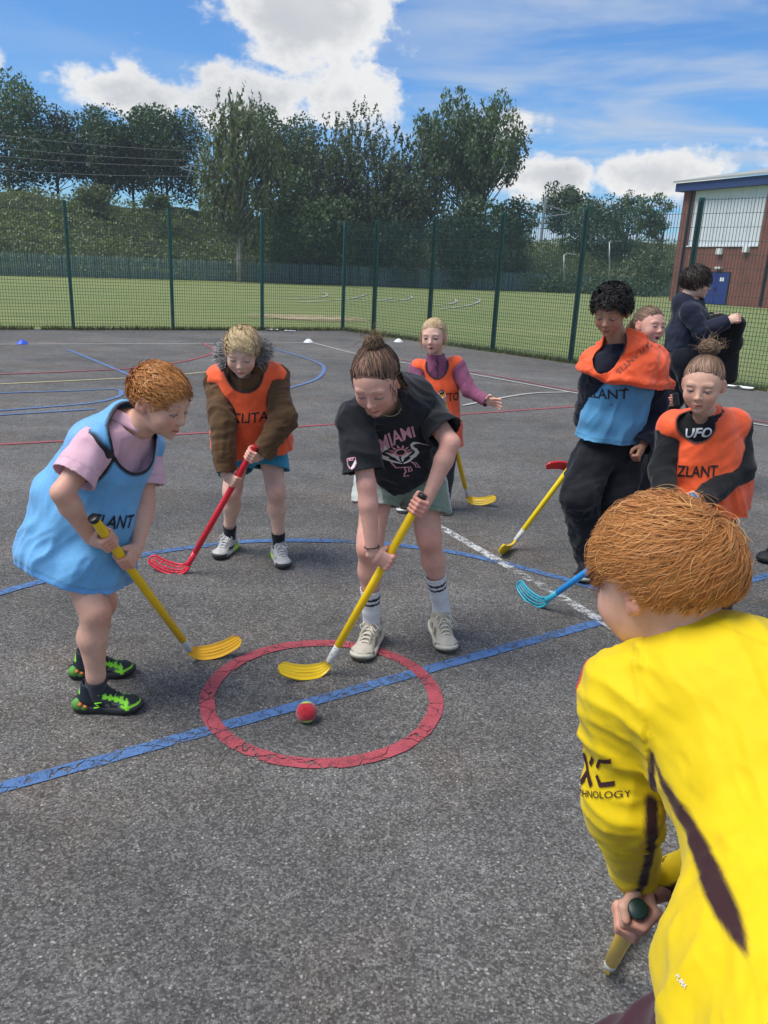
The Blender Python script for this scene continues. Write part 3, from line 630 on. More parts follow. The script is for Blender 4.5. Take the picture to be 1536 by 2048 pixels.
def pbounds(p):
    t = p[0].lstrip('-')
    if t == 'c': a, b, ra, rb = p[1:5]; r = max(ra, rb); return np.minimum(a, b) - r, np.maximum(a, b) + r
    if t == 'e': a, b, ra, rb = p[1:5]; r = max(*ra, *rb); return np.minimum(a, b) - r, np.maximum(a, b) + r
    c, r = p[1], p[2]; R = p[3]
    e = np.asarray(r, float) if R is None else np.abs(R) @ np.asarray(r, float)
    return np.asarray(c) - e, np.asarray(c) + e
def pdist(p, X, Y, Z):
    t = p[0].lstrip('-')
    if t == 'c':
        a, b, ra, rb = p[1:5]; a = np.asarray(a, np.float32); ab = (np.asarray(b) - a).astype(np.float32); L = float(ab @ ab) + 1e-9
        x, y, z = X - a[0], Y - a[1], Z - a[2]; q = np.clip((x * ab[0] + y * ab[1] + z * ab[2]) / L, 0, 1)
        return np.sqrt((x - q * ab[0]) ** 2 + (y - q * ab[1]) ** 2 + (z - q * ab[2]) ** 2) - (ra + q * (rb - ra))
    if t == 'e':
        a, b, ra, rb, sv = p[1:6]; a = np.asarray(a, np.float32); ab = (np.asarray(b) - a); l = np.linalg.norm(ab) + 1e-9; w = (ab / l).astype(np.float32)
        u = np.asarray(sv, float) - w * (np.asarray(sv) @ w); u = (u / np.linalg.norm(u)).astype(np.float32); v = np.cross(w, u).astype(np.float32)
        x, y, z = X - a[0], Y - a[1], Z - a[2]; h = x * w[0] + y * w[1] + z * w[2]; q = np.clip(h / l, 0, 1); e = h - q * l
        su = x * u[0] + y * u[1] + z * u[2]; sw = x * v[0] + y * v[1] + z * v[2]
        r1 = ra[0] + q * (rb[0] - ra[0]); r2 = ra[1] + q * (rb[1] - ra[1]); rm = np.minimum(r1, r2)
        return (np.sqrt((su / r1) ** 2 + (sw / r2) ** 2 + (e / (rm * .8)) ** 2) - 1) * rm
    c, r, R = p[1:4]; x, y, z = X - c[0], Y - c[1], Z - c[2]
    if R is not None: x, y, z = (R[0, 0] * x + R[1, 0] * y + R[2, 0] * z, R[0, 1] * x + R[1, 1] * y + R[2, 1] * z, R[0, 2] * x + R[1, 2] * y + R[2, 2] * z)
    q = np.sqrt((x / r[0]) ** 2 + (y / r[1]) ** 2 + (z / r[2]) ** 2); q2 = np.sqrt((x / r[0] ** 2) ** 2 + (y / r[1] ** 2) ** 2 + (z / r[2] ** 2) ** 2)
    return q * (q - 1) / (q2 + 1e-6)
def cone(a, b, ra, rb, k=.02): return ('c', A3(a), A3(b), ra, rb, k)
def econe(a, b, ra, rb, sv, k=.02): return ('e', A3(a), A3(b), ra, rb, A3(sv), k)
def ball(c, r, k=.02, R=None): return ('b', A3(c), (r, r, r) if np.isscalar(r) else r, R, k)
def neg(p): return ('-' + p[0],) + p[1:]
def polygonise(prims, vx, post=None):
    B = [pbounds(p) for p in prims if p[0][0] != '-']; lo = np.min([b[0] for b in B], 0) - .01; hi = np.max([b[1] for b in B], 0) + .01
    f = Field(lo, hi, vx)
    for p in prims: f.prim(p)
    if post: post(f)
    D = f.D; D[0] = D[-1] = 1; D[:, 0] = D[:, -1] = 1; D[:, :, 0] = D[:, :, -1] = 1
    S = D < 0; s8 = S.view(np.uint8); o = np.zeros(np.array(D.shape) - 1, np.uint8); a, b, c = o.shape
    for i in (0, 1):
        for j in (0, 1):
            for k in (0, 1): o += s8[i:i + a, j:j + b, k:k + c]
    act = (o > 0) & (o < 8); idx = np.argwhere(act); vid = np.full(act.shape, -1, np.int32); vid[act] = np.arange(len(idx))
    cor = [(i, j, k) for i in (0, 1) for j in (0, 1) for k in (0, 1)]; dv = {q: D[idx[:, 0] + q[0], idx[:, 1] + q[1], idx[:, 2] + q[2]] for q in cor}
    pos = np.zeros((len(idx), 3)); cnt = np.zeros(len(idx))
    for q in cor:
        for x in range(3):
            if q[x]: continue
            q2 = list(q); q2[x] = 1; q2 = tuple(q2); d0, d1 = dv[q], dv[q2]; m = (d0 < 0) != (d1 < 0); t = d0 / np.where(m, d0 - d1, 1)
            pos += m[:, None] * np.array(q); pos[:, x] += m * t; cnt += m
    V = (idx + pos / cnt[:, None]) * vx + f.lo; Fs = []
    for x in range(3):
        y, z = (x + 1) % 3, (x + 2) % 3; s0 = np.take(S, range(S.shape[x] - 1), x); s1 = np.take(S, range(1, S.shape[x]), x); e = np.argwhere(s0 != s1)
        e = e[(e[:, y] > 0) & (e[:, z] > 0) & (e[:, y] < S.shape[y] - 1) & (e[:, z] < S.shape[z] - 1)]
        def g(dy, dz):
            q = e.copy(); q[:, y] -= dy; q[:, z] -= dz; return vid[q[:, 0], q[:, 1], q[:, 2]]
        f4 = np.stack([g(0, 0), g(1, 0), g(1, 1), g(0, 1)], 1); inside = S[e[:, 0], e[:, 1], e[:, 2]]; f4[~inside] = f4[~inside][:, ::-1]; Fs.append(f4)
    Fc = np.concatenate(Fs); return V, Fc[(Fc >= 0).all(1)]
def smooth_v(V, Fc, it=2, lam=.5):
    E = np.concatenate([Fc[:, [i, (i + 1) % Fc.shape[1]]] for i in range(Fc.shape[1])]); E = np.concatenate([E, E[:, ::-1]]); n = np.bincount(E[:, 0], minlength=len(V)).astype(float)
    n[n == 0] = 1
    for _ in range(it):
        a = np.stack([np.bincount(E[:, 0], V[E[:, 1], i], len(V)) for i in range(3)], 1) / n[:, None]; V = V + (a - V) * lam
    return V
def normals(V, Fc):
    a, b, c = V[Fc[:, 0]], V[Fc[:, 1]], V[Fc[:, 2]]; fn = np.cross(b - a, c - a)
    if Fc.shape[1] == 4: fn = np.cross(V[Fc[:, 2]] - V[Fc[:, 0]], V[Fc[:, 3]] - V[Fc[:, 1]])
    N = np.zeros_like(V)
    for i in range(Fc.shape[1]):
        for x in range(3): N[:, x] += np.bincount(Fc[:, i], fn[:, x], len(V))
    return N / (np.linalg.norm(N, axis=1)[:, None] + 1e-12)
def clip_mesh(V, Fc, fn, vx, extra=None):
    """keep where fn(V) < 0; border vertices are slid on to the cut line"""
    c = fn(V); keepf = (c[Fc] < 0).any(1); Fc = Fc[keepf]; out = np.zeros(len(V), bool); out[np.unique(Fc)] = True; mv = out & (c >= 0); Q = V.copy()
    for _ in range(3):
        p = Q[mv]
        if len(p) == 0: break
        f0 = fn(p); g = np.stack([(fn(p + np.eye(3)[i] * 1e-4) - f0) / 1e-4 for i in range(3)], 1); st = f0[:, None] * g / ((g * g).sum(1)[:, None] + 1e-6)
        l = np.linalg.norm(st, axis=1)[:, None]; Q[mv] = p - st * np.minimum(1, 1.6 * vx / (l + 1e-9))
    used = np.unique(Fc); mp = np.full(len(V), -1); mp[used] = np.arange(len(used)); return Q[used], mp[Fc], used
def pd(p, V): return pdist(p, V[:, 0], V[:, 1], V[:, 2])
def plane(o, n): o = A3(o); n = nrm(n); return lambda V: (V - o) @ n
def anyof(*fs): return lambda V: np.max([f(V) for f in fs], 0)
def mixc(c, d, w): return c * (1 - w[:, None]) + np.asarray(d) * w[:, None]
def sstep(x, a, b): t = np.clip((x - a) / (b - a), 0, 1); return t * t * (3 - 2 * t)
def folds(amp, scale, along, seed=0, sharp=1.6, extra=None):
    """cloth folds running along a direction"""
    al = nrm(along)
    def fn(V, N):
        q = V - np.outer(V @ al, al) * .80; w = np.stack([vnoise(V, 7, seed + i) for i in range(3)], 1) - .5; q = q + w * .05
        r = 1 - np.abs(vnoise(q, scale, seed) * 2 - 1); r2 = 1 - np.abs(vnoise(q, scale * 2.1, seed + 5) * 2 - 1)
        a = amp if extra is None else amp * extra(V)
        return a * (r ** sharp - .35 + .45 * (r2 ** sharp - .35))
    return fn
def garment(root, name, prims, vx, mat, colour, clip=None, fold=(), thick=.004, post=None, sm=1, label=None, parent=None):
    V, Fc = polygonise(prims, vx, post); V = smooth_v(V, Fc, sm)
    if fold:
        N = normals(V, Fc); d = sum(f(V, N) for f in fold); V = V + N * np.asarray(d)[:, None]
    if clip is not None: V, Fc, _ = clip_mesh(V, Fc, clip, vx)
    o_data['cur'] = (V, Fc)
    C = colour(V) if callable(colour) else np.tile(np.asarray(colour, float), (len(V), 1))
    o = link(name, raw_mesh(name, V - np.array(world_loc(parent or root)), Fc, True, C, [mat]), parent or root)
    if thick and clip is not None:
        md = o.modifiers.new('thickness', 'SOLIDIFY'); md.thickness = thick; md.offset = -1
    if label: o['label'] = label
    o_data[o.name] = (V, Fc); return o
o_data = {}

# ---- materials for people
def skin_b(t): t.bump(t.noise(260, 3), .12, .002)
SKIN = vcol('skin', .5, .35, skin_b, .06, 60, sss=.12)
def cloth_b(t):
    a = t.noise(900, 2); t.bump(t.M('ADD', t.M('MULTIPLY', a, .5), t.noise(60, 3)), .25, .003)
CLOTH = vcol('cotton_jersey', .85, .2, cloth_b, .08, 30, sheen=.15)
def mesh_b(t):
    v = t.vor(270); t.bump(t.M('ADD', t.rng(v, .1, .5, 0, 1), t.M('MULTIPLY', t.noise(25, 3), 1.0)), .45, .003)
def bibmat(name):
    t = NT(name); v = t.vor(240); n = t.noise(14, 4)
    c = t.mix(1., t.attr(), t.rng(v, .10, .55, .86, 1.06), 'MULTIPLY'); c = t.mix(1., c, t.rng(n, .3, .7, .92, 1.08), 'MULTIPLY'); t.base(c); t.set(Roughness=.62); t.b.inputs['Specular IOR Level'].default_value = .3; t.b.inputs['Sheen Weight'].default_value = .2
    t.bump(t.M('ADD', t.rng(v, .1, .5, 0, .35), t.noise(30, 3)), .35, .003); return t.m
BIB = bibmat('bib_mesh_fabric')
HAIR = vcol('hair', .52, .24, None, .12, 120)
def shoe_b(t): t.bump(t.noise(420, 2), .25, .002)
SHOE = vcol('shoe_upper', .6, .35, shoe_b, .12, 50)
PLAS = vcol('stick_plastic', .32, .5, None, .05, 14)
EYE = vcol('eye', .12, .6, None, .0, 10)

# ---- head
SK = dict(fair=(.71, .40, .285), pale=(.74, .455, .345), tan=(.45, .24, .15), rosy=(.72, .385, .295))
def head_parts(skin, brow, mouth='shut', lid=1.0, frown=0.0, chub=1.0):
    s = []
    s += [ball((0, -.018, .028), (.073, .090, .078), .01), ball((0, .022, -.012), (.062 * chub, .060, .075), .03), ball((0, .030, -.060), (.045 * chub, .042, .036), .03), ball((0, .064, -.088), .013, .02)]
    for q in (-1, 1):
        s += [ball((q * .036, .050, -.034), .022 * chub, .022), ball((q * .027, .0705, .018), (.022, .0085, .007), .014)]
    s += [cone((0, .074, .004), (0, .0925, -.027), .006, .0085, .014), ball((0, .0935, -.030), .0086, .006)]
    for q in (-1, 1): s += [ball((q * .0095, .0860, -.0335), .0066, .006)]
    for q in (-1, 1): s += [neg(ball((q * .031, .094, -.001), .0165, .012))]
    for q in (-1, 1): s += [ball((q * .0305, .0650, -.004), .0160, .004)]
    s += [cone((-.019, .074, -.0615), (0, .0850, -.0575), .0032, .0048, .005), cone((.019, .074, -.0615), (0, .0850, -.0575), .0032, .0048, .005), cone((-.015, .075, -.067), (.015, .075, -.067), .0045, .0045, .006), ball((0, .0815, -.068), (.012, .0045, .0045), .005)]
    s += [neg(cone((-.020, .080, -.0625), (.020, .080, -.0625), .0016, .0016, .002)), neg(cone((0, .092, -.0625), (.0, .083, -.0625), .0022, .0016, .003))]
    if mouth == 'open': s += [neg(ball((0, .086, -.0635), (.014, .012, .0055), .002))]
    if mouth == 'cry': s += [neg(ball((0, .086, -.066), (.015, .014, .010), .002))]
    op = .0056 * lid
    if op > 0.0003:
        for q in (-1, 1): s += [neg(ball((q * .0305, .0795, -.0060), (.0138, .012, op), .001))]
    for q in (-1, 1):
        R = np.array(Matrix.Rotation(q * .35, 3, 'Z') @ Matrix.Rotation(-.25, 3, 'X')); s += [ball((q * .076, -.014, -.006), (.0080, .0175, .0270), .006, R), ball((q * .072, -.006, -.028), (.006, .008, .009), .006), neg(ball((q * .0855, -.009, -.003), (.007, .0095, .017), .004, R))]
    s += [cone((0, -.030, -.045), (0, -.042, -.105), .048, .046, .03)]
    return s
def head_mesh(skin, brow, vx=.0030, **kw):
    s = head_parts(skin, brow, **kw); V, Fc = polygonise(s, vx); V = smooth_v(V, Fc, 1, .35); lid = kw.get('lid', 1.)
    sk = np.array(skin); C = np.tile(sk, (len(V), 1)); x, y, z = V.T; ax = np.abs(x)
    C *= (1 + .10 * (vnoise(V, 90, 2) - .5))[:, None]
    bl = np.exp(-(((ax - .042) / .017) ** 2 + ((z + .034) / .017) ** 2)) * (y > .02); C = mixc(C, sk * (1.0, .62, .60), bl * .55)
    C = mixc(C, sk * (1.02, .70, .66), np.exp(-(((x) / .012) ** 2 + ((z + .033) / .010) ** 2 + ((y - .098) / .014) ** 2)) * .5)
    C = mixc(C, sk * (1.02, .66, .62), ((ax > .071) & (y > -.045) & (y < .02) & (np.abs(z + .006) < .04)) * .5)
    # eye sockets a little pinker, lips
    C = mixc(C, sk * (.86, .70, .68), np.exp(-(((ax - .031) / .017) ** 2 + ((z + .003) / .011) ** 2)) * (y > .05) * .45)
    lip = np.clip(1 - np.abs(z + .0625) / (.0095 * np.clip(1 - (ax / .024) ** 2, 0.02, 1) ** .6), 0, 1) * (y > .066) * (ax < .023); C = mixc(C, sk * (.82, .42, .43), np.clip(lip * 2.2, 0, .8))
    gr = (np.abs(z + .0625) < .0016) & (ax < .019) & (y > .066); C[gr] = sk * (.38, .2, .2)
    if kw.get('mouth') in ('open', 'cry'):
        zz, hh = (-.0635, .0055) if kw['mouth'] == 'open' else (-.066, .010); ins = ((x / .0145) ** 2 + ((z - zz) / (hh + .0005)) ** 2 < 1.0) & (y > .05) & (y < .0805); C[ins] = (.10, .03, .03)
        C[ins & (z > zz + hh * .35)] = (.60, .56, .48)
    fr = kw.get('frown', 0.); bz = .0215 + .004 * np.sin(np.clip((ax - .012) / .034, 0, 1) * 3.0) - fr * .005 * (1 - np.clip((ax - .012) / .02, 0, 1)); bw = np.clip(1 - np.abs(z - bz) / .0040, 0, 1) * (ax > .011) * (ax < .048) * (y > .035); C = mixc(C, np.array(brow) * .6 + sk * .4, np.clip(bw * 1.5, 0, .8))
    # lashes / lid line
    e = np.sqrt(((ax - .0305) / .0160) ** 2 + ((z + .0060) / (.0056 * max(lid, .25) + .0026)) ** 2); la = (e < 1.0) & (y > .058); up = la & (z > -.0070 if lid > .4 else z < 1)
    C = mixc(C, np.array(brow) * .35, (la * .35 + up * .45) * (e > .35 if lid > .4 else 1.))
    return V, Fc, C
def frame(fwd, up=(0, 0, 1)):
    f = nrm(fwd); r = nrm(np.cross(f, up)); u = np.cross(r, f); return np.stack([r, f, u], 1)   # columns right, forward, up
def eyes(root, c, R, hs, iris=(.10, .16, .20), gaze=(0, .9, -.35)):
    for q in (-1, 1):
        n, m = 16, 12; V = []; 
        for i in range(m + 1):
            a = math.pi * i / m
            for j in range(n): b = 2 * math.pi * j / n; V.append((math.sin(a) * math.cos(b), math.cos(a), math.sin(a) * math.sin(b)))
        V = np.array(V); Fc = np.array([(i * n + j, i * n + (j + 1) % n, (i + 1) * n + (j + 1) % n, (i + 1) * n + j) for i in range(m) for j in range(n)])
        d = V @ nrm(gaze); C = np.tile((.40, .36, .34), (len(V), 1)); C[d > .80] = iris; C[d > .965] = (.01, .01, .01)
        o = link('eye', raw_mesh('eye', (V * .0147 + (q * .0305, .0650, -.004)) * hs @ R.T + c - np.array(world_loc(root)), Fc, True, C, [EYE]), root)
# ---- hands.  local: x wrist->knuckles, y thumb side, z back of the hand
def hand_parts(pose='grip', rs=.015, spread=0.0, curl=1.0):
    s = [econe((-.012, 0, 0), (.02, 0, 0), (.021, .0165), (.027, .016), (0, 1, 0), .006), econe((.02, .001, 0), (.068, 0, -.002), (.029, .016), (.034, .0115), (0, 1, 0), .012)]
    ys = (.027, .009, -.009, -.026); ls = (.95, 1.05, .98, .80); rad = (.0085, .0088, .0083, .0074)
    for i in range(4):
        if pose == 'grip':
            g = A3(.060, 0, -.012 - rs); Rr = rs + rad[i] * .92; ph = [1.15, .05, -1.25, -2.45]; pts = [A3(.071 - .004 * (i == 3), ys[i], -.001)]
            for a in ph[1:]: pts.append(g + A3(math.cos(a) * Rr, ys[i] * .93, math.sin(a) * Rr) * (1, 1, 1))
        else:
            a = 0.; p = A3(.070, ys[i], 0); pts = [p]; bends = np.array((.32, .45, .35)) * curl * (1 + .15 * i); sp = ys[i] * spread * 14
            for L, b in zip((.036, .024, .019), bends):
                a -= b; p = p + L * ls[i] * A3(math.cos(a), sp, math.sin(a)); pts.append(p)
        for j in range(3): s.append(cone(pts[j], pts[j + 1], rad[i] * (1 - .07 * j), rad[i] * (1 - .07 * (j + 1)), .0025 if j else .006))
        s.append(ball(pts[0] + A3(0, 0, .003), .0085, .006))
    if pose == 'grip': tp = [A3(.012, .020, -.006), A3(.034, .038, -.020), A3(.050, .041, -.014 - 2.0 * rs), A3(.068, .036, -.016 - 2.1 * rs)]
    else: tp = [A3(.012, .020, -.006), A3(.036, .042, -.014 - .012 * curl), A3(.058, .050 + spread * .03, -.022 - .014 * curl), A3(.076, .052 + spread * .04, -.026 - .02 * curl)]
    for j, r in enumerate((.0125, .0100, .0088)): s.append(cone(tp[j], tp[j + 1], r, (.0100, .0090, .0075)[j], .008 if j == 0 else .003))
    return s
def hand_mesh(skin, left, wrist, X, Yt, size=1.0, vx=.0034, **kw):
    """X: towards the knuckles; Yt: towards the thumb side"""
    V, Fc = polygonise(hand_parts(**kw), vx / size); V = smooth_v(V, Fc, 1, .4); sk = np.array(skin)
    C = np.tile(sk, (len(V), 1)) * (1 + .12 * (vnoise(V, 80, 3) - .5))[:, None]; C = mixc(C, sk * (1.0, .72, .68), np.clip((V[:, 0] - .055) / .05, 0, .6))
    X = nrm(X); Y = nrm(np.asarray(Yt) - X * (np.asarray(Yt) @ X)); Z = np.cross(X, Y) * (-1 if left else 1)
    if left: Fc = Fc[:, ::-1]     # mirrored frame
    return V * size @ np.stack([X, Y, Z]) + wrist, Fc, C
def grip(stick, t, elbow, left, size, thumb_up=True, rs=.015):
    """wrist position and frame for a hand closed on the stick at distance t from its top"""
    top, bot = stick; d = nrm(bot - top); g = top + d * t; Y = -d if thumb_up else d
    X = g - elbow; X = nrm(X - Y * (X @ Y)); Z = np.cross(X, Y) * (-1 if left else 1)
    loc = A3(.060, 0, -.012 - rs / size) * size
    w = g - (X * loc[0] + Y * loc[1] + Z * loc[2])
    X2 = nrm(g - elbow) * .0 + X
    return w, X2, Y
# ---- body
def limb_arm(J, sd, s, k=.02):
    sh, el, wr = J['sh' + sd], J['el' + sd], J['wr' + sd]; f = el + (wr - el) * .28
    return [cone(sh, el, .043 * s, .034 * s, k), cone(el, f, .034 * s, .0355 * s, .015), cone(f, wr, .0355 * s, .0215 * s, .015)]
def limb_leg(J, sd, s, fw, foot=True):
    h, kn, an = J['hip' + sd], J['kn' + sd], J['an' + sd]; fw = nrm(fw); c = kn + (an - kn) * .32 - fw * .012 * s; low = kn + (an - kn) * .78
    r = [cone(h, kn + (h - kn) * .15, .074 * s, .052 * s, .03), cone(kn + (h - kn) * .15, kn, .052 * s, .046 * s, .02), ball(kn + fw * .012 * s, .040 * s, .02), cone(kn, c, .044 * s, .0500 * s, .025), cone(c, low, .050 * s, .031 * s, .02), cone(low, an, .031 * s, .0295 * s, .02)]
    r.append(cone(an, an - (0, 0, .035 * s), .029 * s, .028 * s, .01))
    return r
def torso(J, s, side, k=.03):
    pel, ch, nk = J['pel'], J['chest'], J['neck']; wa = J.get('waist', pel * .5 + ch * .5)
    r = [econe(pel, wa, (.118 * s, .085 * s), (.105 * s, .075 * s), side, k), econe(wa, ch, (.105 * s, .075 * s), (.122 * s, .085 * s), side, k), econe(ch, nk, (.118 * s, .082 * s), (.05 * s, .05 * s), side, k)]
    for q in 'RL': r.append(cone(nk * .8 + ch * .2, J['sh' + q], .05 * s, .046 * s, .03))
    for q in 'RL': r.append(cone(pel, J['hip' + q], .085 * s, .075 * s, .03))
    return r
def body(root, J, s, skin, headinfo, hands=(), fw=(0, -1, 0), vx=.0095, feet=True):
    """one continuous skin mesh: trunk, limbs, head and hands"""
    side = J['shR'] - J['shL']; pr = torso(J, s, side)
    for q in 'RL': pr += limb_arm(J, q, s)
    for q in 'RL': pr += limb_leg(J, q, s, J.get('fw' + q, fw), feet)
    hc, hR, hs = headinfo['c'], headinfo['R'], headinfo['s']; nb = hc + hR @ A3(0, -.040, -.095) * hs
    pr.append(cone(J['neck'], nb, .048 * s, .046 * hs, .02))
    V, Fc = polygonise(pr, vx); V = smooth_v(V, Fc, 2); sk = np.array(skin); C = np.tile(sk, (len(V), 1)) * (1 + .10 * (vnoise(V, 25, 5) - .5) + .08 * (vnoise(V, 90, 6) - .5))[:, None]
    for q in 'RL':
        d = np.linalg.norm(V - (J['kn' + q] + nrm(J.get('fw' + q, fw)) * .04 * s), axis=1); C = mixc(C, sk * (1.0, .74, .72), np.exp(-(d / .045) ** 2) * .55)
        d = np.linalg.norm(V - J['el' + q], axis=1); C = mixc(C, sk * (1.0, .78, .76), np.exp(-(d / .05) ** 2) * .4)
    Vs, Fs, Cs = [V], [Fc], [C]; n = len(V)
    hv, hf, hcn = head_mesh(skin, headinfo['brow'], **headinfo.get('kw', {})); Vs.append(hv * hs @ hR.T + hc); Fs.append(hf + n); Cs.append(hcn); n += len(hv)
    for h in hands:
        v, f, c = h; Vs.append(v); Fs.append(f + n); Cs.append(c); n += len(v)
    o = link('body', raw_mesh('body', np.concatenate(Vs) - np.array(world_loc(root)), np.concatenate(Fs), True, np.concatenate(Cs), [SKIN]), root)
    eyes(root, hc, hR, hs, headinfo.get('iris', (.09, .14, .17)), headinfo.get('gaze', (0, .85, -.5))); return o
# ---- hair: a cap that follows the scalp plus many tapering strands, one mesh
CR_C, CR_R = A3(0, -.018, .028), A3(.073, .090, .078)
def hairline(p, front=.062, side=.002, nape=-.055, ear=0.):
    y = p[:, 1]; zl = np.interp(y, [-.12, -.045, -.030, -.005, .012, .030, .048, .064, .10], [nape, nape + .005, -.02 + ear, .026 + ear, side + ear, side + .010, front * .55, front, front]) + (vnoise(p, 130, 8) - .5) * .014; return p[:, 2] - zl
def tubes(Pt, r, n=3):
    """Pt (N,M,3) strands -> verts, faces"""
    N, M, _ = Pt.shape; T = np.gradient(Pt, axis=1); T /= np.linalg.norm(T, axis=2)[..., None] + 1e-9; a = np.cross(T, A3(.31, .52, .79)); a /= np.linalg.norm(a, axis=2)[..., None] + 1e-9; b = np.cross(T, a)
    ang = np.arange(n) * 2 * math.pi / n; V = Pt[:, :, None] + r[..., None, None] * (np.cos(ang)[:, None] * a[:, :, None] + np.sin(ang)[:, None] * b[:, :, None])
    base = (np.arange(N) * M * n)[:, None, None] + (np.arange(M - 1) * n)[None, :, None]; k = np.arange(n)[None, None]; k2 = (k + 1) % n
    Fc = np.stack([base + k, base + k2, base + n + k2, base + n + k], -1).reshape(-1, 4); return V.reshape(-1, 3), Fc
def ribbons(Pt, r, cen):
    N, M, _ = Pt.shape; T = np.gradient(Pt, axis=1); T /= np.linalg.norm(T, axis=2)[..., None] + 1e-9; o = Pt - cen; o /= np.linalg.norm(o, axis=2)[..., None] + 1e-9
    a = np.cross(T, o); a /= np.linalg.norm(a, axis=2)[..., None] + 1e-9; a = a * .85 + o * .35 * np.sin(np.arange(N) * 2.4)[:, None, None]
    V = np.stack([Pt - a * r[..., None], Pt + a * r[..., None]], 2).reshape(-1, 3); b = (np.arange(N) * M * 2)[:, None] + (np.arange(M - 1) * 2)[None]
    return V, np.stack([b, b + 1, b + 3, b + 2], -1).reshape(-1, 4)
def hair(root, c, R, hs, cols, n=1500, length=.06, comb=None, curl=.0, lift=.008, thick=.0016, seg=6, cap=.006, front=.062, side=.002, nape=-.055, extra=None, vx=.004, wild=.25, lenfn=None, freq=60., blend=None, ear=0., coh=0.0, temple=None):
    rg = np.random.default_rng(int(abs(c[0]) * 1e4) + n); cols = np.asarray(cols, float)
    V, Fc = polygonise([ball(CR_C, tuple(CR_R + cap), .001)], vx); V = V + 0; hl = lambda q: -hairline(q, front, side, nape, ear); V, Fc, _ = clip_mesh(V, Fc, hl, vx)
    V = V + normals(V, Fc) * ((vnoise(V, 70, 1) - .5) * cap * 1.0)[:, None]; C = np.tile(cols[0] * .75, (len(V), 1)) * (1 + .4 * (vnoise(V, 120, 4) - .5))[:, None]
    if blend is not None: C = mixc(C, (np.asarray(blend) * .55 + cols[0] * .45), np.clip(1 - hairline(V, front, side, nape) / .016, 0, 1) * .8)
    Vs, Fs, Cs = [V], [Fc], [C]; cnt = len(V)
    d = rg.normal(0, 1, (n * 4, 3)); d /= np.linalg.norm(d, axis=1)[:, None]; p = CR_C + d * (CR_R + cap * .5); p = p[hairline(p, front - .004, side, nape, ear) > 0][:n]; N = len(p)
    L = length * (.65 + .6 * rg.random(N)); 
    if lenfn is not None: L = L * lenfn(p)
    st = L / (seg - 1); Pt = np.zeros((N, seg, 3)); Pt[:, 0] = p; rnd = rg.normal(0, 1, (N, 3)) * wild; clump = np.stack([vnoise(p, 45, 20 + i) for i in range(3)], 1) - .5; ph = rg.random(N) * 6.28 * (1 - coh) + 34 * vnoise(p, 34, 31)
    for j in range(1, seg):
        q = Pt[:, j - 1]; nn = (q - CR_C) / (CR_R ** 2); nn /= np.linalg.norm(nn, axis=1)[:, None]
        t = comb(q) if comb is not None else np.stack([0 * q[:, 0], 0 * q[:, 0], -np.ones(N)], 1)
        t = t + rnd + clump * 1.3 * (wild * 3); 
        if curl:
            a = ph + j / seg * freq * L; t1 = np.cross(nn, t); t = t + curl * (np.cos(a)[:, None] * t1 + np.sin(a)[:, None] * nn * .7)
        t = t - nn * (t * nn).sum(1)[:, None] * .85; t /= np.linalg.norm(t, axis=1)[:, None] + 1e-9
        q = q + t * st[:, None]; e = (q - CR_C) / (CR_R + cap + lift * (.25 + 1.0 * rg.random(N) * .3 + vnoise(p, 55, 9) * .9)[:, None] * min(1., j / 2.5)); r = np.linalg.norm(e, axis=1); f = np.maximum(r, 1.0); q = CR_C + (q - CR_C) * (np.where(r < 1, 1 / r, 1.))[:, None]; Pt[:, j] = q
    rad = np.outer(thick * (.6 + .8 * rg.random(N)), np.concatenate([np.linspace(1, .9, seg - 2), [.65, .15]])); v, f = ribbons(Pt, rad * 1.15, CR_C)
    w = np.clip(.5 * vnoise(p, 60, 14) + .5 * rg.random(N), 0, 1); cc = cols[0] + (cols[1] - cols[0]) * w[:, None]; hi = rg.random(N) < .07; cc[hi] = cols[-1] * .6 + cc[hi] * .4
    if blend is not None: hw_ = np.clip(1 - hairline(p, front, side, nape, ear) / .020, 0, 1)[:, None] * .55; cc = cc * (1 - hw_) + np.asarray(blend) * .75 * hw_
    Vs.append(v); Fs.append(f + cnt); Cs.append(np.repeat(cc, seg * 2, 0)); cnt += len(v)
    if extra is not None:
        for (S, rr, c2) in extra(rg, cols):
            v, f = tubes(S, rr); Vs.append(v); Fs.append(f + cnt); Cs.append(np.repeat(c2, S.shape[1] * 3, 0)); cnt += len(v)
    V = np.concatenate(Vs) * hs @ R.T + c
    return link('hair', raw_mesh('hair', V - np.array(world_loc(root)), np.concatenate(Fs), True, np.concatenate(Cs), [HAIR]), root)
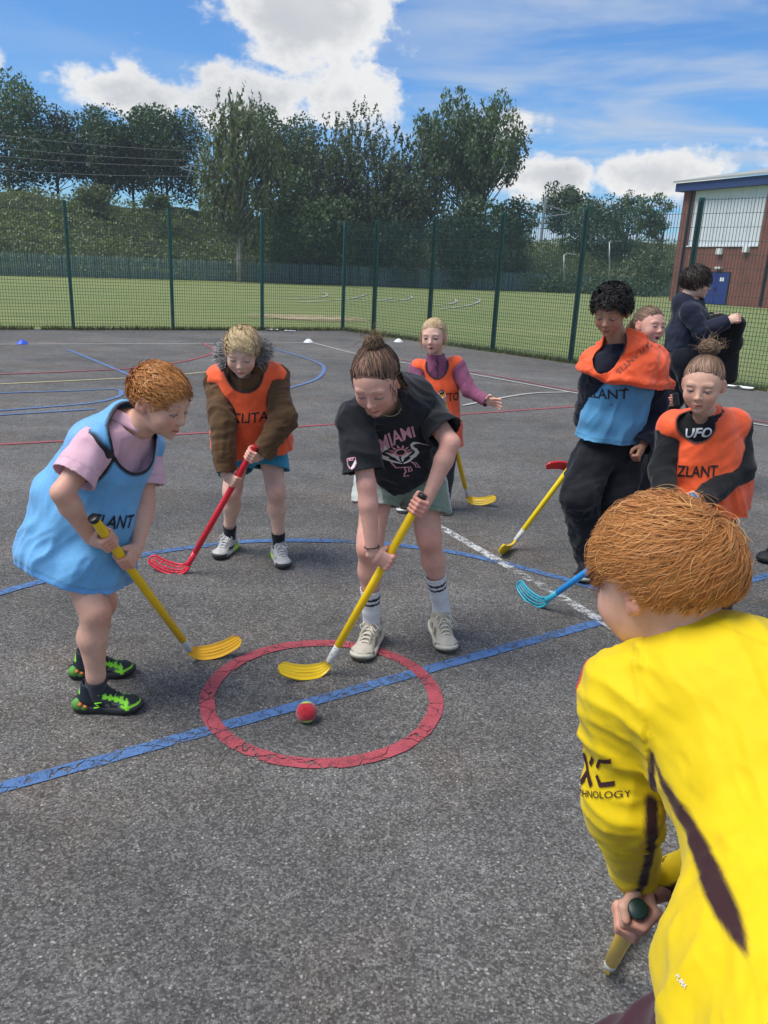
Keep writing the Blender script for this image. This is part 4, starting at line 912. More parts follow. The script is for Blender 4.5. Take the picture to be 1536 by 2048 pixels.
def bun(center, radius, n=260, turns=1.3, wisps=30):
    def fn(rg, cols):
        S = np.zeros((n, 10, 3)); ax = rg.normal(0, 1, (n, 3)); ax[:, 2] += .6; ax /= np.linalg.norm(ax, axis=1)[:, None]; u = np.cross(ax, rg.normal(0, 1, (n, 3))); u /= np.linalg.norm(u, axis=1)[:, None]; w = np.cross(ax, u); r = radius * (.72 + .32 * rg.random(n)); a0 = rg.random(n) * 6.28
        for j in range(10): a = a0 + j / 9 * turns * 3.1; S[:, j] = np.asarray(center) + r[:, None] * (np.cos(a)[:, None] * u + np.sin(a)[:, None] * w) * (1, 1, .85) + ax * (radius * .25 * rg.normal(0, .6, n))[:, None]
        c = cols[0] + (cols[1] - cols[0]) * rg.random((n, 1)); out = [(S, np.outer(np.full(n, .0021), np.r_[.4, np.ones(8), .3]), c)]
        m = wisps; S2 = np.zeros((m, 6, 3)); d = rg.normal(0, 1, (m, 3)); d[:, 2] = np.abs(d[:, 2]); d /= np.linalg.norm(d, axis=1)[:, None]
        for j in range(6): S2[:, j] = np.asarray(center) + d * radius * (.9 + .16 * j) + rg.normal(0, .0025 * j, (m, 3))
        out.append((S2, np.outer(np.full(m, .0009), np.linspace(1, .3, 6)), cols[-1] + 0 * S2[:, 0])); return out
    return fn
# ---- shoes
def shoe(root, heel, yaw, size, upper, sole_c, pitch=0., lace=None, tread=(.03, .03, .03), roll=0., label=None, mid=None, bulk=1.0, laces=True):
    """heel: ground point under the ankle; yaw: heading of the toe in degrees from +Y, clockwise"""
    a = math.radians(yaw); Rz = np.array(Matrix.Rotation(-a, 3, 'Z') @ Matrix.Rotation(math.radians(pitch), 3, 'X') @ Matrix.Rotation(roll, 3, 'Y')); heel = A3(heel); wl = np.array(world_loc(root))
    L = lambda V: (np.asarray(V) * size) @ Rz.T + heel
    pr = [econe((0, -.035, .040), (0, .045, .040), (.034, .034), (.036, .036), (1, 0, 0), .02), econe((0, .045, .038), (.004, .125, .024), (.036, .036), (.040, .026), (1, 0, 0), .02), econe((.004, .125, .024), (.004, .148, .022), (.040, .026), (.034, .022), (1, 0, 0), .02), cone((0, -.018, .05), (0, -.012, .098), .037, .036, .02), cone((0, .03, .065), (0, .015, .10), .026, .028, .02)]
    pr += [neg(cone((0, -.008, .082), (0, -.004, .16), .0295, .032, .004))]
    V, Fc = polygonise(pr, .0056); V = smooth_v(V, Fc, 1, .4); C = upper(V); ys = V[:, 2] < .012; 
    sh = link('shoe', raw_mesh('shoe', L(V) - wl, Fc, True, C, [SHOE]), root)
    if label: sh['label'] = label
    yy = np.array([-.078, -.074, -.06, -.03, .0, .04, .08, .11, .14, .158, .169, .172]); ww = np.array([.006, .02, .034, .038, .0365, .037, .0415, .0435, .040, .030, .014, .004]) * bulk; cx = np.interp(yy, [-.08, .05, .17], [0, 0, .006])
    pts = [(cx[i] + ww[i], yy[i]) for i in range(len(yy))] + [(cx[i] - ww[i], yy[i]) for i in range(len(yy) - 1, -1, -1)]; n = len(pts); pts = np.array(pts); hz = np.interp(pts[:, 1], [-.08, .0, .09, .17], [.042, .030, .026, .034]); rock = np.interp(pts[:, 1], [-.08, -.05, .10, .172], [.006, 0, 0, .014])
    rings = [np.c_[pts * (.93, .975), rock + .0005], np.c_[pts, rock + .006], np.c_[pts * (1.03, 1.012), rock + hz * .5], np.c_[pts * (.99, 1.0), hz], np.c_[pts * (.86, .95), hz + .002]]
    V = np.concatenate(rings); Fc = [(r * n + k, r * n + (k + 1) % n, (r + 1) * n + (k + 1) % n, (r + 1) * n + k) for r in range(4) for k in range(n)] + [tuple(range(n))[::-1], tuple(4 * n + k for k in range(n))]
    sc = np.tile(np.asarray(sole_c), (len(V), 1)); sc[:n] = tread; sc[n:2 * n] = tread
    if mid is not None: sc = mid(V, sc)
    link('sole', raw_mesh('sole', L(V) - wl, Fc, True, sc, [SHOE]), sh).parent = sh
    if lace is not None and laces:
        m = MB(); m.c = lace
        for i in range(5):
            y0 = .034 + i * .017; z0 = .0935 - i * .0085
            m.tube(L([(-.022, y0 - .004, z0 - .010), (-.010, y0 + .002, z0 + .0015), (.010, y0 + .006, z0 + .0015), (.022, y0 + .01, z0 - .012)]), .0028 * size, 5); m.tube(L([(.022, y0 - .004, z0 - .010), (.010, y0 + .002, z0 + .002), (-.010, y0 + .006, z0 + .002), (-.022, y0 + .01, z0 - .012)]), .0028 * size, 5)
        for q in (-1, 1): m.tube(L([(0, .036, .098), (q * .016, .034, .107), (q * .036, .044, .094), (q * .028, .056, .084), (q * .006, .040, .097)]), .0026 * size, 5); m.tube(L([(0, .036, .098), (q * .012, .056, .094), (q * .030, .074, .070)]), .0026 * size, 5)
        o = m.build('laces', SHOE, sh, True, True); o['kind'] = 'stuff'
    return sh, L
def sock(root, an, kn, s, top_t, col, stripes=(), r=1.12):
    """sock from the ankle up the shin to fraction top_t"""
    d = kn - an; t = an + d * top_t; low = an + d * .22
    V, Fc = polygonise([cone(an - d * .12, an, .031 * s * r, .031 * s * r, .01), cone(an, low, .0305 * s * r, .032 * s * r, .01), cone(low, an + d * (top_t + .1), .032 * s * r, .0375 * s * r, .01)], .005)
    V, Fc, _ = clip_mesh(V, Fc, plane(t, d), .005); l = np.linalg.norm(d); h = (V - an) @ nrm(d) / l; C = np.tile(np.asarray(col, float), (len(V), 1)) * (1 - .08 * (np.sin(np.arctan2(V[:, 1] - an[1], V[:, 0] - an[0]) * 34) > .2))[:, None]
    for a, b, c in stripes: C[(h > a) & (h < b)] = c
    o = link('sock', raw_mesh('sock', V - np.array(world_loc(root)), Fc, True, C, [CLOTH]), root); md = o.modifiers.new('thickness', 'SOLIDIFY'); md.thickness = .003; md.offset = -1; return o
# ---- lettering and prints laid on cloth
def text_mesh(txt, size=1.0, bold=0.0, shear=0.0, italic=False):
    cu = bpy.data.curves.new('t', 'FONT'); cu.body = txt; cu.size = size; cu.align_x = 'CENTER'; cu.align_y = 'CENTER'; cu.offset = bold; cu.shear = shear; cu.resolution_u = 3
    o = bpy.data.objects.new('t', cu); COL.objects.link(o); dg = bpy.context.evaluated_depsgraph_get(); me = bpy.data.meshes.new_from_object(o.evaluated_get(dg)); bpy.data.objects.remove(o); bpy.data.curves.remove(cu)
    bm = bmesh.new(); bm.from_mesh(me); bpy.data.meshes.remove(me); bmesh.ops.triangulate(bm, faces=bm.faces[:])
    for _ in range(5):
        lg = [e for e in bm.edges if e.calc_length() > size * .10]
        if not lg: break
        bmesh.ops.subdivide_edges(bm, edges=lg, cuts=1); bmesh.ops.triangulate(bm, faces=bm.faces[:])
    V = np.array([v.co[:2] for v in bm.verts]); Fc = [[v.index for v in f.verts] for f in bm.faces]; bm.free(); return V, Fc
def poly_mesh(polys, cell=.02):
    """list of closed 2-D outlines -> dense triangles"""
    bm = bmesh.new()
    for pl in polys:
        try: bm.faces.new([bm.verts.new((x, y, 0)) for x, y in pl])
        except Exception: pass
    bmesh.ops.triangulate(bm, faces=bm.faces[:])
    for _ in range(4):
        lg = [e for e in bm.edges if e.calc_length() > cell]
        if not lg: break
        bmesh.ops.subdivide_edges(bm, edges=lg, cuts=1); bmesh.ops.triangulate(bm, faces=bm.faces[:])
    bm.verts.index_update(); V = np.array([v.co[:2] for v in bm.verts]); Fc = [[v.index for v in f.verts] for f in bm.faces]; bm.free(); return V, Fc
def stroke(pts, w):
    p = np.asarray(pts, float); T = np.gradient(p, axis=0); T /= np.linalg.norm(T, axis=1)[:, None] + 1e-9; N = np.c_[-T[:, 1], T[:, 0]]; w = np.broadcast_to(np.asarray(w, float), (len(p),))[:, None] / 2; return [np.array([p[i] + N[i] * w[i], p[i + 1] + N[i + 1] * w[i + 1], p[i + 1] - N[i + 1] * w[i + 1], p[i] - N[i] * w[i]]) for i in range(len(p) - 1)]
def lay(target, name, VF, origin, ex, ey, mat, off=.0028, label=None, col=None, tear=.05):
    """project a flat print on to a garment along -(ex x ey)"""
    V2, Fc = VF; Vt, Ft = o_data[target.name]; bv = BVHTree.FromPolygons([tuple(v) for v in Vt], [tuple(f) for f in Ft]); ex, ey = A3(ex), A3(ey); n = nrm(np.cross(ex, ey)); out = []; ok = []
    for u, v in V2:
        p = A3(origin) + ex * u + ey * v; h = bv.ray_cast(Vector(p + n * .15), Vector(-n), .4)
        if h[0] is None: out.append(p); ok.append(False)
        else: out.append(np.array(h[0]) + np.array(h[1]) * off * (1 if Vector(n).dot(h[1]) > 0 else -1)); ok.append(True)
    out = np.array(out); L = np.max([np.linalg.norm(ex), np.linalg.norm(ey)]); ff = []
    for f in Fc:
        if all(ok[i] for i in f):
            q = out[f]
            if max(np.linalg.norm(q[i] - q[(i + 1) % len(q)]) for i in range(len(q))) < tear: ff.append(f)
    if not ff: print('PRINT MISSED', name); return None
    us = sorted({i for f in ff for i in f}); mp = {i: k for k, i in enumerate(us)}
    o = link(name, raw_mesh(name, out[us] - np.array(world_loc(target)), [[mp[i] for i in f] for f in ff], True, None if col is None else np.tile(col, (len(us), 1)), [mat]), target)
    if label: o['label'] = label
    return o
def hitpx(px, py, name='cur'):
    """point and normal of a garment where a photo pixel's ray meets it"""
    Vt, Ft = o_data[name]; key = ('bv', name, id(Vt))
    if key not in o_data: o_data[key] = BVHTree.FromPolygons([tuple(v) for v in Vt], [tuple(f) for f in Ft])
    h = o_data[key].ray_cast(Vector(CAMP), Vector(nrm(ray(px, py))), 50)
    return (None, None) if h[0] is None else (np.array(h[0]), np.array(h[1]))
def lay_px(target, name, VF, c, right, up_, mat, **k):
    """print whose centre, right-hand unit and upward unit are given in photo pixels"""
    def hit(x, y):
        p, n = hitpx(x, y, target.name)
        if p is None: p = P(x, y, hitpx(*c, target.name)[0][1])
        return p
    p0 = hitpx(*c, target.name)[0]
    if p0 is None: print('PRINT MISSED', name); return None
    ex = (hit(c[0] + right[0], c[1] + right[1]) - hit(c[0] - right[0], c[1] - right[1])) / 2; ey = (hit(c[0] + up_[0], c[1] + up_[1]) - hit(c[0] - up_[0], c[1] - up_[1])) / 2
    return lay(target, name, VF, p0, ex, ey, mat, **k)
def polydist(V, pts):
    pts = np.asarray(pts); d = np.full(len(V), 9.); tt = np.zeros(len(V)); n = len(pts) - 1
    for i in range(n):
        a, b = pts[i], pts[i + 1]; q = np.clip((V - a) @ (b - a) / ((b - a) @ (b - a) + 1e-9), 0, 1); e = np.linalg.norm(V - a - np.outer(q, b - a), axis=1); m = e < d; d[m] = e[m]; tt[m] = (i + q[m]) / n
    return d, tt
def soft(d, thr, w=.004): return 1 - sstep(d, thr - w, thr + w)
def armclip(J, q, t, r=.085, tor=None):
    """cut a sleeve across the arm at fraction t of the upper arm (t<=1) or forearm (t>1)"""
    a, b, c = J['sh' + q], J['el' + q], J['wr' + q]
    if t <= 1: o = a + (b - a) * t; d = b - a; far = cone(o, a + (b - a) * 1.6, r, r)
    else: o = b + (c - b) * (t - 1); d = c - b; far = cone(o, c + (c - b) * .4, r, r)
    pl = plane(o, d)
    if tor is not None: return lambda V: np.minimum(pl(V), np.min([pd(p, V) for p in tor], 0) - pd(cone(a, a + (b - a) * 1.3, r, r), V))
    return lambda V: np.minimum(pl(V), -pd(far, V))
# ---- floorball sticks
def stick(label, top, bot, bladedir, shaft_c, blade_c, tape=True, slots=False, R=.0155, cap=(.02, .02, .02), blade_len=.235, group=None, normal=None, tapec=(.62, .60, .55), gripc=None, flip=1):
    top, bot = A3(top), A3(bot); d = nrm(bot - top); root = empty('floorball_stick', tuple(bot)); setp(root, label, 'hockey stick', group)
    m = MB(); m.c = shaft_c; L = np.linalg.norm(bot - top); tl = .085
    m.tube([top + d * q for q in (0, .004, .01, L * .5, L - tl, L - tl + .001)], [R * .9, R, R, R, R * .97, R * .9], 16); m.build('shaft', PLAS, root, True, True)
    m = MB(); m.c = cap; m.tube([top - d * .004, top - d * .003, top + d * .012], [R * .86, R * 1.04, R * 1.06], 16); m.build('end_cap', PLAS, root, True, True)
    m = MB(); m.c = tapec if tape else blade_c; m.tube([top + d * (L - tl), top + d * (L - tl * .1), bot], [R * .96, R * .9, R * .82], 14); nk = m.build('label_sleeve' if tape else 'neck', TAPE if tape else PLAS, root, True, True)
    # blade: a curved plate
    b = A3(bladedir); bx = nrm(b - d * 0); up = -d; n = nrm(np.cross(bx, up)) if normal is None else nrm(A3(normal) - bx * (A3(normal) @ bx)); by = nrm(np.cross(n, bx)); by = by * np.sign(by @ up)
    nseg, nw = 22, 11; t = np.linspace(0, 1, nseg)
    # centre line leaves along the shaft, then bends to the blade direction
    cl = np.zeros((nseg, 3)); ang = np.clip(t / .45, 0, 1); 
    p = bot - d * .012; cl[0] = p
    for i in range(1, nseg):
        w = sstep(np.array([t[i]]), .0, .42)[0]; q = nrm(d * (1 - w) + bx * w + by * (1.0 * max(0, t[i] - .40))); p = p + q * blade_len / (nseg - 1); cl[i] = p
    low = cl[:, 2].min() ; T = np.gradient(cl, axis=0); T /= np.linalg.norm(T, axis=1)[:, None]; N0 = n; Wd = np.cross(np.tile(N0, (nseg, 1)), T); Wd /= np.linalg.norm(Wd, axis=1)[:, None]
    hw = .5 * np.interp(t, [0, .08, .3, .6, .9, .97, 1], [.024, .034, .058, .062, .054, .040, .016]); bend = n * flip * .030
    def pt(i, v, o): return cl[i] + Wd[i] * hw[i] * v + N0 * o + bend * (t[i] ** 2)
    M_ = MB(); M_.c = blade_c
    if not slots:
        vs = np.linspace(-1, 1, 23); rid = .0034 + .0008 * np.cos(vs * math.pi * 5.0); rid[0] = rid[-1] = .0056; rid[1] = rid[-2] = .0056
        Fr = np.array([[pt(i, v, rid[k] * (.7 if i in (0, nseg - 1) else 1)) for k, v in enumerate(vs)] for i in range(nseg)]); Bk = np.array([[pt(i, v, -rid[k]) for k, v in enumerate(vs)] for i in range(nseg)])
        M_.grid(Fr[:, ::-1]); M_.grid(Bk)
        e = np.stack([Fr[:, 0], Bk[:, 0]], 1); M_.grid(e); M_.grid(np.stack([Bk[:, -1], Fr[:, -1]], 1)); M_.grid(np.stack([Bk[-1], Fr[-1]], 1).transpose(1, 0, 2)); 
        M_.tube([pt(i, 0, .004) for i in range(8, 15)], .0012, 4)
    else:
        rim = [pt(i, 1, 0) for i in range(nseg)] + [pt(i, -1, 0) for i in range(nseg - 1, -1, -1)]; M_.tube(rim + [rim[0]], .0055, 6, True)
        for v in (-.45, .1, .55): M_.tube([pt(i, v, 0) for i in range(2, nseg - 1)], .0036, 5)
        for i in range(3, nseg - 2, 3): M_.tube([pt(i, -1, 0), pt(min(i + 1, nseg - 1), 1, 0)], .0030, 5)
        for i in range(2, nseg - 4, 2): M_.tube([pt(i, 1, 0), pt(i + 2, .1, 0)], .0022, 4); M_.tube([pt(i, -.45, 0), pt(i + 2, -1, 0)], .0022, 4)
        M_.tube([bot - d * .03, pt(1, 0, 0)], [.0135, .013], 10)
    bo = M_.build('blade', PLAS, root, True, True)
    return root
def tape_m():
    t = NT('label_sleeve'); v = t.vor(110); n = t.noise(180, 2); c = t.mix(t.rng(n, .55, .62), t.attr(), (.25, .27, .30)); c = t.mix(t.M('MULTIPLY', t.M('LESS_THAN', v, .22), .55), c, (.45, .38, .12)); t.base(c); t.set(Roughness=.4); return t.m
TAPE = tape_m()
INK = simple('black_print', (.018, .016, .018), .6); WHITEINK = simple('white_print', (.78, .76, .76), .6); PINKINK = simple('pink_print', (.70, .33, .40), .6); GREYINK = simple('faded_print', (.30, .09, .05), .7); MAROON = simple('maroon_print', (.045, .012, .015), .6)
# ================================================================== PEOPLE
ORANGE = A3(.93, .118, .030); BLUEB = A3(.15, .41, .71); BLACK = A3(.013, .013, .014); NAVY = A3(.012, .014, .026)
GINGER = [(.33, .115, .030), (.62, .27, .080), (.82, .48, .19)]; BLOND = [(.42, .29, .14), (.68, .51, .29), (.80, .66, .44)]; BROWN = [(.055, .032, .020), (.15, .088, .050), (.30, .19, .10)]; DARK = [(.010, .008, .008), (.026, .020, .018), (.05, .04, .035)]; LBROWN = [(.10, .062, .040), (.22, .140, .085), (.34, .24, .15)]; MBROWN = [(.020, .014, .011), (.052, .036, .028), (.09, .065, .05)]
def fwd_comb(whorl=(0, -.075, .085), bias=(0, .35, -.15)):
    w = A3(whorl)
    return lambda q: (lambda d: d / (np.linalg.norm(d, axis=1)[:, None] + .02) + A3(bias))(q - w)
def to_comb(t): t = A3(t); return lambda q: (lambda d: d / (np.linalg.norm(d, axis=1)[:, None] + 1e-6))(t - q)
def person(label, base, group='children playing floorball on the court'):
    r = empty('person', tuple(base)); setp(r, label, 'person', None); return r
def rings(rs, side, k=.02): return [econe(a[0], b[0], a[1], b[1], side, k) for a, b in zip(rs[:-1], rs[1:])]
def ground(p): p = A3(p); return A3(p[0], p[1], 0)
def near_trim(segs, w0, w1):
    """weight 1 where a garment meets a limb: trim along arm holes"""
    def fn(V): return np.max([soft(pd(s, V), w1, .0035) for s in segs], 0)
    return fn
def rep(n, J):
    for a, b in (('shR', 'elR'), ('elR', 'wrR'), ('shL', 'elL'), ('elL', 'wrL'), ('hipR', 'knR'), ('knR', 'anR'), ('hipL', 'knL'), ('knL', 'anL'), ('pel', 'chest'), ('chest', 'neck')): print(n, a, b, round(float(np.linalg.norm(J[a] - J[b])), 3))
    print(n, 'z', {k: round(float(v[2]), 2) for k, v in J.items() if k in ('neck', 'pel', 'anR', 'anL', 'wrR', 'knR')})

# ------------------------------------------------ A: red-haired boy in the light blue bib
def boy_blue_bib():
    J = dict(hipR=P(128, 1070, 2.475), hipL=P(160, 1058, 2.61), knR=P(190, 1222, 2.40), knL=P(205, 1205, 2.62), anR=P(192, 1384, 2.43), anL=P(180, 1338, 2.66), pel=P(132, 1058, 2.53), chest=P(205, 935, 2.51), neck=P(258, 845, 2.50), shR=P(192, 893, 2.385), shL=P(290, 900, 2.62), elR=P(124, 985, 2.27), elL=P(290, 1005, 2.56))
    root = person('red-haired boy in light blue mesh bib over pink polo, bending over yellow stick', ground(P(190, 1410, 2.5))); s = .98
    top, bot = P(186, 1036, 2.285), G(380, 1300, .05); SA = (top, bot); L = np.linalg.norm(bot - top)
    stick('yellow stick with ridged blade, held by the boy in light blue bib', top, bot, G(490, 1312) - G(385, 1322), (.92, .58, .010), (.95, .48, .010), normal=(.1, -.8, .6))
    tR = np.linalg.norm(P(222, 1085, 2.34) - top); tL = np.linalg.norm(P(262, 1138, 2.38) - top)
    w1, X1, Y1 = grip(SA, tR, J['elR'], False, .92); w2, X2, Y2 = grip(SA, tL, J['elL'], True, .92)
    J['wrR'], J['wrL'] = w1, w2; fw = nrm((.95, -.25, 0)); sk = SK['fair']
    R = frame((.90, -.34, -.36), (.12, -.05, 1)); hc = P(322, 803, 2.45); hs = 1.0
    body(root, J, s, sk, dict(c=hc, R=R, s=hs, brow=(.32, .16, .07), kw=dict(lid=.62, chub=1.06), gaze=(0, .75, -.55)), [hand_mesh(sk, False, w1, X1, Y1, .92, rs=.0155), hand_mesh(sk, True, w2, X2, Y2, .92, rs=.0155)], fw)
    hair(root, hc, R, hs, GINGER, n=2600, length=.044, comb=fwd_comb((0, -.085, .055), (0, .5, .05)), curl=.6, lift=.012, thick=.0014, wild=.20, front=.060, side=-.008, nape=-.05, cap=.005, lenfn=lambda p: np.interp(p[:, 2], [-.05, .02, .07], [.35, .55, 1.2]) * (1 - .45 * (p[:, 1] > .045)), freq=120)
    side = J['shR'] - J['shL']; up = nrm(J['neck'] - J['pel'])
    # pink polo
    pol = rings([(P(118, 1115, 2.53), (.12, .14)), (P(150, 1020, 2.52), (.115, .13)), (J['chest'], (.125, .115)), (P(252, 862, 2.50), (.075, .07))], side, .03)
    for q in 'RL': pol += [cone(J['neck'] * .75 + J['chest'] * .25, J['sh' + q], .058, .058, .03), cone(J['sh' + q], J['sh' + q] + (J['el' + q] - J['sh' + q]) * .80, .056, .070, .02)]
    arm = lambda q, t: plane(J['sh' + q] + (J['el' + q] - J['sh' + q]) * t, J['el' + q] - J['sh' + q])
    PINK = A3(.74, .45, .52)
    def pcol(V):
        C = np.tile(PINK, (len(V), 1)); 
        for q in 'RL':
            h = arm(q, .66)(V); C[(np.abs(h + .028) < .002)] = PINK * .82
        return C
    nkc = P(285, 850, 2.44)
    def clipA(V):
        return np.max([armclip(J, 'R', .68)(V), armclip(J, 'L', .66)(V), .058 - np.linalg.norm((V - P(278, 838, 2.47)), axis=1), plane(P(118, 1112, 2.53), -up)(V)], 0)
    top_o = garment(root, 'polo_shirt', pol, .0065, CLOTH, pcol, clipA, [folds(.008, 14, up, 3)])
    # collar leaves
    m = MB(); m.c = tuple(PINK * 1.05)
    for sgn in (-1, 1):
        pts = np.array([[J['neck'] + nrm(side) * sgn * .052 + up * .035 + fw * x * .075 - up * x * .03 - nrm(side) * sgn * x * .014 + (-up * y * .04 + nrm(side) * sgn * y * .020 + fw * y * .012) for y in np.linspace(0, 1, 4)] for x in np.linspace(-.6, 1.05, 7)]); m.grid(pts)
    o = m.build('collar', CLOTH, top_o, True, True); o.modifiers.new('thickness', 'SOLIDIFY').thickness = .004
    # bib
    hemc = P(152, 1118, 2.52); hemn = -nrm(P(150, 1010, 2.52) - P(160, 1180, 2.46))
    b = rings([(P(150, 1190, 2.52), (.172, .186)), (P(152, 1110, 2.525), (.162, .182)), (P(172, 1005, 2.525), (.130, .172)), (P(222, 905, 2.51), (.132, .135)), (P(262, 850, 2.49), (.085, .085))], side, .03)
    for q in 'RL': b += [cone(J['neck'] * .75 + J['chest'] * .25, J['sh' + q] * .96 + J['neck'] * .04 + up * .014, .066, .060, .03)]
    nc = P(292, 868, 2.43); seg = [cone(J['shR'] + (J['elR'] - J['shR']) * .05, J['shR'] + (J['elR'] - J['shR']) * .55, .058, .064)]
    tr = near_trim(seg, -.02, .013); hem0 = P(138, 1172, 2.44); hn = nrm(G(215, 1187, .5) * 0 + np.cross(side, P(255, 1160, 2.47) - P(36, 1084, 2.50))); hn = hn * (-np.sign(hn @ up))
    hemf = plane(P(150, 1128, 2.50), hn); bot_f = lambda V: hemf(V) - .035 * np.exp(-(((V - P(170, 1180, 2.40)) @ nrm(side)) / .14 - .3) ** 2) - .01
    def bcol(V):
        C = np.tile(BLUEB, (len(V), 1)); h = bot_f(V); C[h > -.020] = BLUEB * (.85, .92, 1.02); C[np.abs(h + .022) < .003] = BLUEB * .75
        d = np.linalg.norm((V - nc) * (1, 1, .82), axis=1); C = mixc(C, BLACK, np.maximum(tr(V), soft(d, .123)))
        pnk = sstep(vnoise(V, 5, 3), .5, .75) * .22; C = mixc(C, A3(.40, .38, .60), pnk * (d > .13)); return C
    bib = garment(root, 'bib', b, .0065, BIB, bcol, lambda V: np.maximum(bot_f(V), .112 - np.linalg.norm((V - nc) * (1, 1, .82), axis=1)), [folds(.020, 12, up, 1, 1.3, lambda V: .35 + .9 * sstep(-(V - J['chest']) @ up, -.05, .25)), folds(.004, 22, (1, .3, 1), 2)], .003)
    ex = nrm(P(275, 1040, 2.40) - P(200, 1040, 2.34)); lay_px(bib, 'lettering', text_mesh('ZLANT', 1, .015, .25), (226, 1046), (27, 1), (4, -37), INK, label='black lettering across the blue bib')
    sh = [econe(J['pel'], J['pel'] + (0, 0, -.02), (.115, .10), (.115, .10), side, .02)]
    for q in 'RL': sh += [cone(J['hip' + q], J['hip' + q] + (J['kn' + q] - J['hip' + q]) * .35, .076, .076, .03)]
    garment(root, 'shorts', sh, .009, CLOTH, A3(.03, .035, .06))
    # black and lime shoes
    LIME = A3(.26, .72, .03)
    def up_c(V):
        x, y, z = V.T; C = np.tile(A3(.018, .02, .026), (len(V), 1)); n = vnoise(V, 160, 2)
        C[(y > .03) & (y < .13) & (z < .05) & (n > .62)] = (.10, .11, .11)
        C[(y > .10) & (z < .040) & (z > .026 - (y - .1) * .1)] = LIME
        zz = .052 + .012 * np.sign(np.sin(y * 260)); C[(np.abs(z - np.interp(y, [.03, .12], [.072, .045])) < .006 + .003 * np.sin(y * 330)) & (y > .035) & (y < .125) & (np.abs(x) > .008)] = LIME
        C[(y < -.045) & (z > .075)] = LIME; C[(z > .06) & (y < .0) & (y > -.045)] = (.014, .018, .032); return C
    for hp, yaw, q in ((ground(J['anR']) + (-.005, 0, 0), 86, 'R'), (ground(J['anL']), 78, 'L')):
        so, Lf = shoe(root, hp, yaw, .98, up_c, (.022, .022, .026), label='black trainer with lime flashes', bulk=1.08, tread=(.02, .02, .02))
        m = MB(); m.c = (.02, .022, .03)
        for i, y in enumerate((.05, .066, .082)): m.tube(Lf([(-.03, y - .006, .052 - i * .006), (-.012, y, .078 - i * .007), (.012, y, .078 - i * .007), (.03, y - .006, .052 - i * .006)]), .004, 5)
        m.build('strap', SHOE, so, True, True)
        m = MB(); m.c = tuple(LIME); m.tube(Lf([(-.034, .018, .075), (-.015, .03, .097), (.015, .03, .097), (.034, .018, .075)]), .0075, 6, flat=.4); m.build('lime_strap', SHOE, so, True, True)
        m = MB(); m.c = (.10, .26, .05); hd = Lf([(.030, -.052, .030)])[0]; 
        th_ = np.linspace(0, 2 * math.pi, 13)
        def blob(c, r, colr):
            m.c = colr; m.tube([c + A3(Lf([(0, y, 0)])[0] - Lf([(0, 0, 0)])[0]) for y in np.linspace(-r, r, 7)], [r * q for q in (.35, .75, .95, 1, .92, .7, .25)], 10, True, None, .9)
        blob(Lf([(.020, -.050, .034)])[0], .026, (.11, .30, .05)); blob(Lf([(.030, -.028, .028)])[0], .017, (.10, .24, .05)); blob(Lf([(.0405, -.040, .042)])[0], .0075, (.75, .16, .05)); blob(Lf([(.0425, -.022, .034)])[0], .006, (.75, .16, .05)); m.build('heel_ornament', SHOE, so, True, True)
        for sx in (1, -1):
            m = MB(); m.c = tuple(LIME); m.tube(Lf([(sx * .0405, .035, .050), (sx * .0435, .012, .048), (sx * .0430, .020, .040), (sx * .0440, .028, .034), (sx * .0440, .008, .030)]), .0026, 5); m.build('side_mark', SHOE, so, True, True)
        sock(root, J['an' + q] - (0, 0, .03), J['kn' + q], s, .24, (.045, .048, .055))
    return J
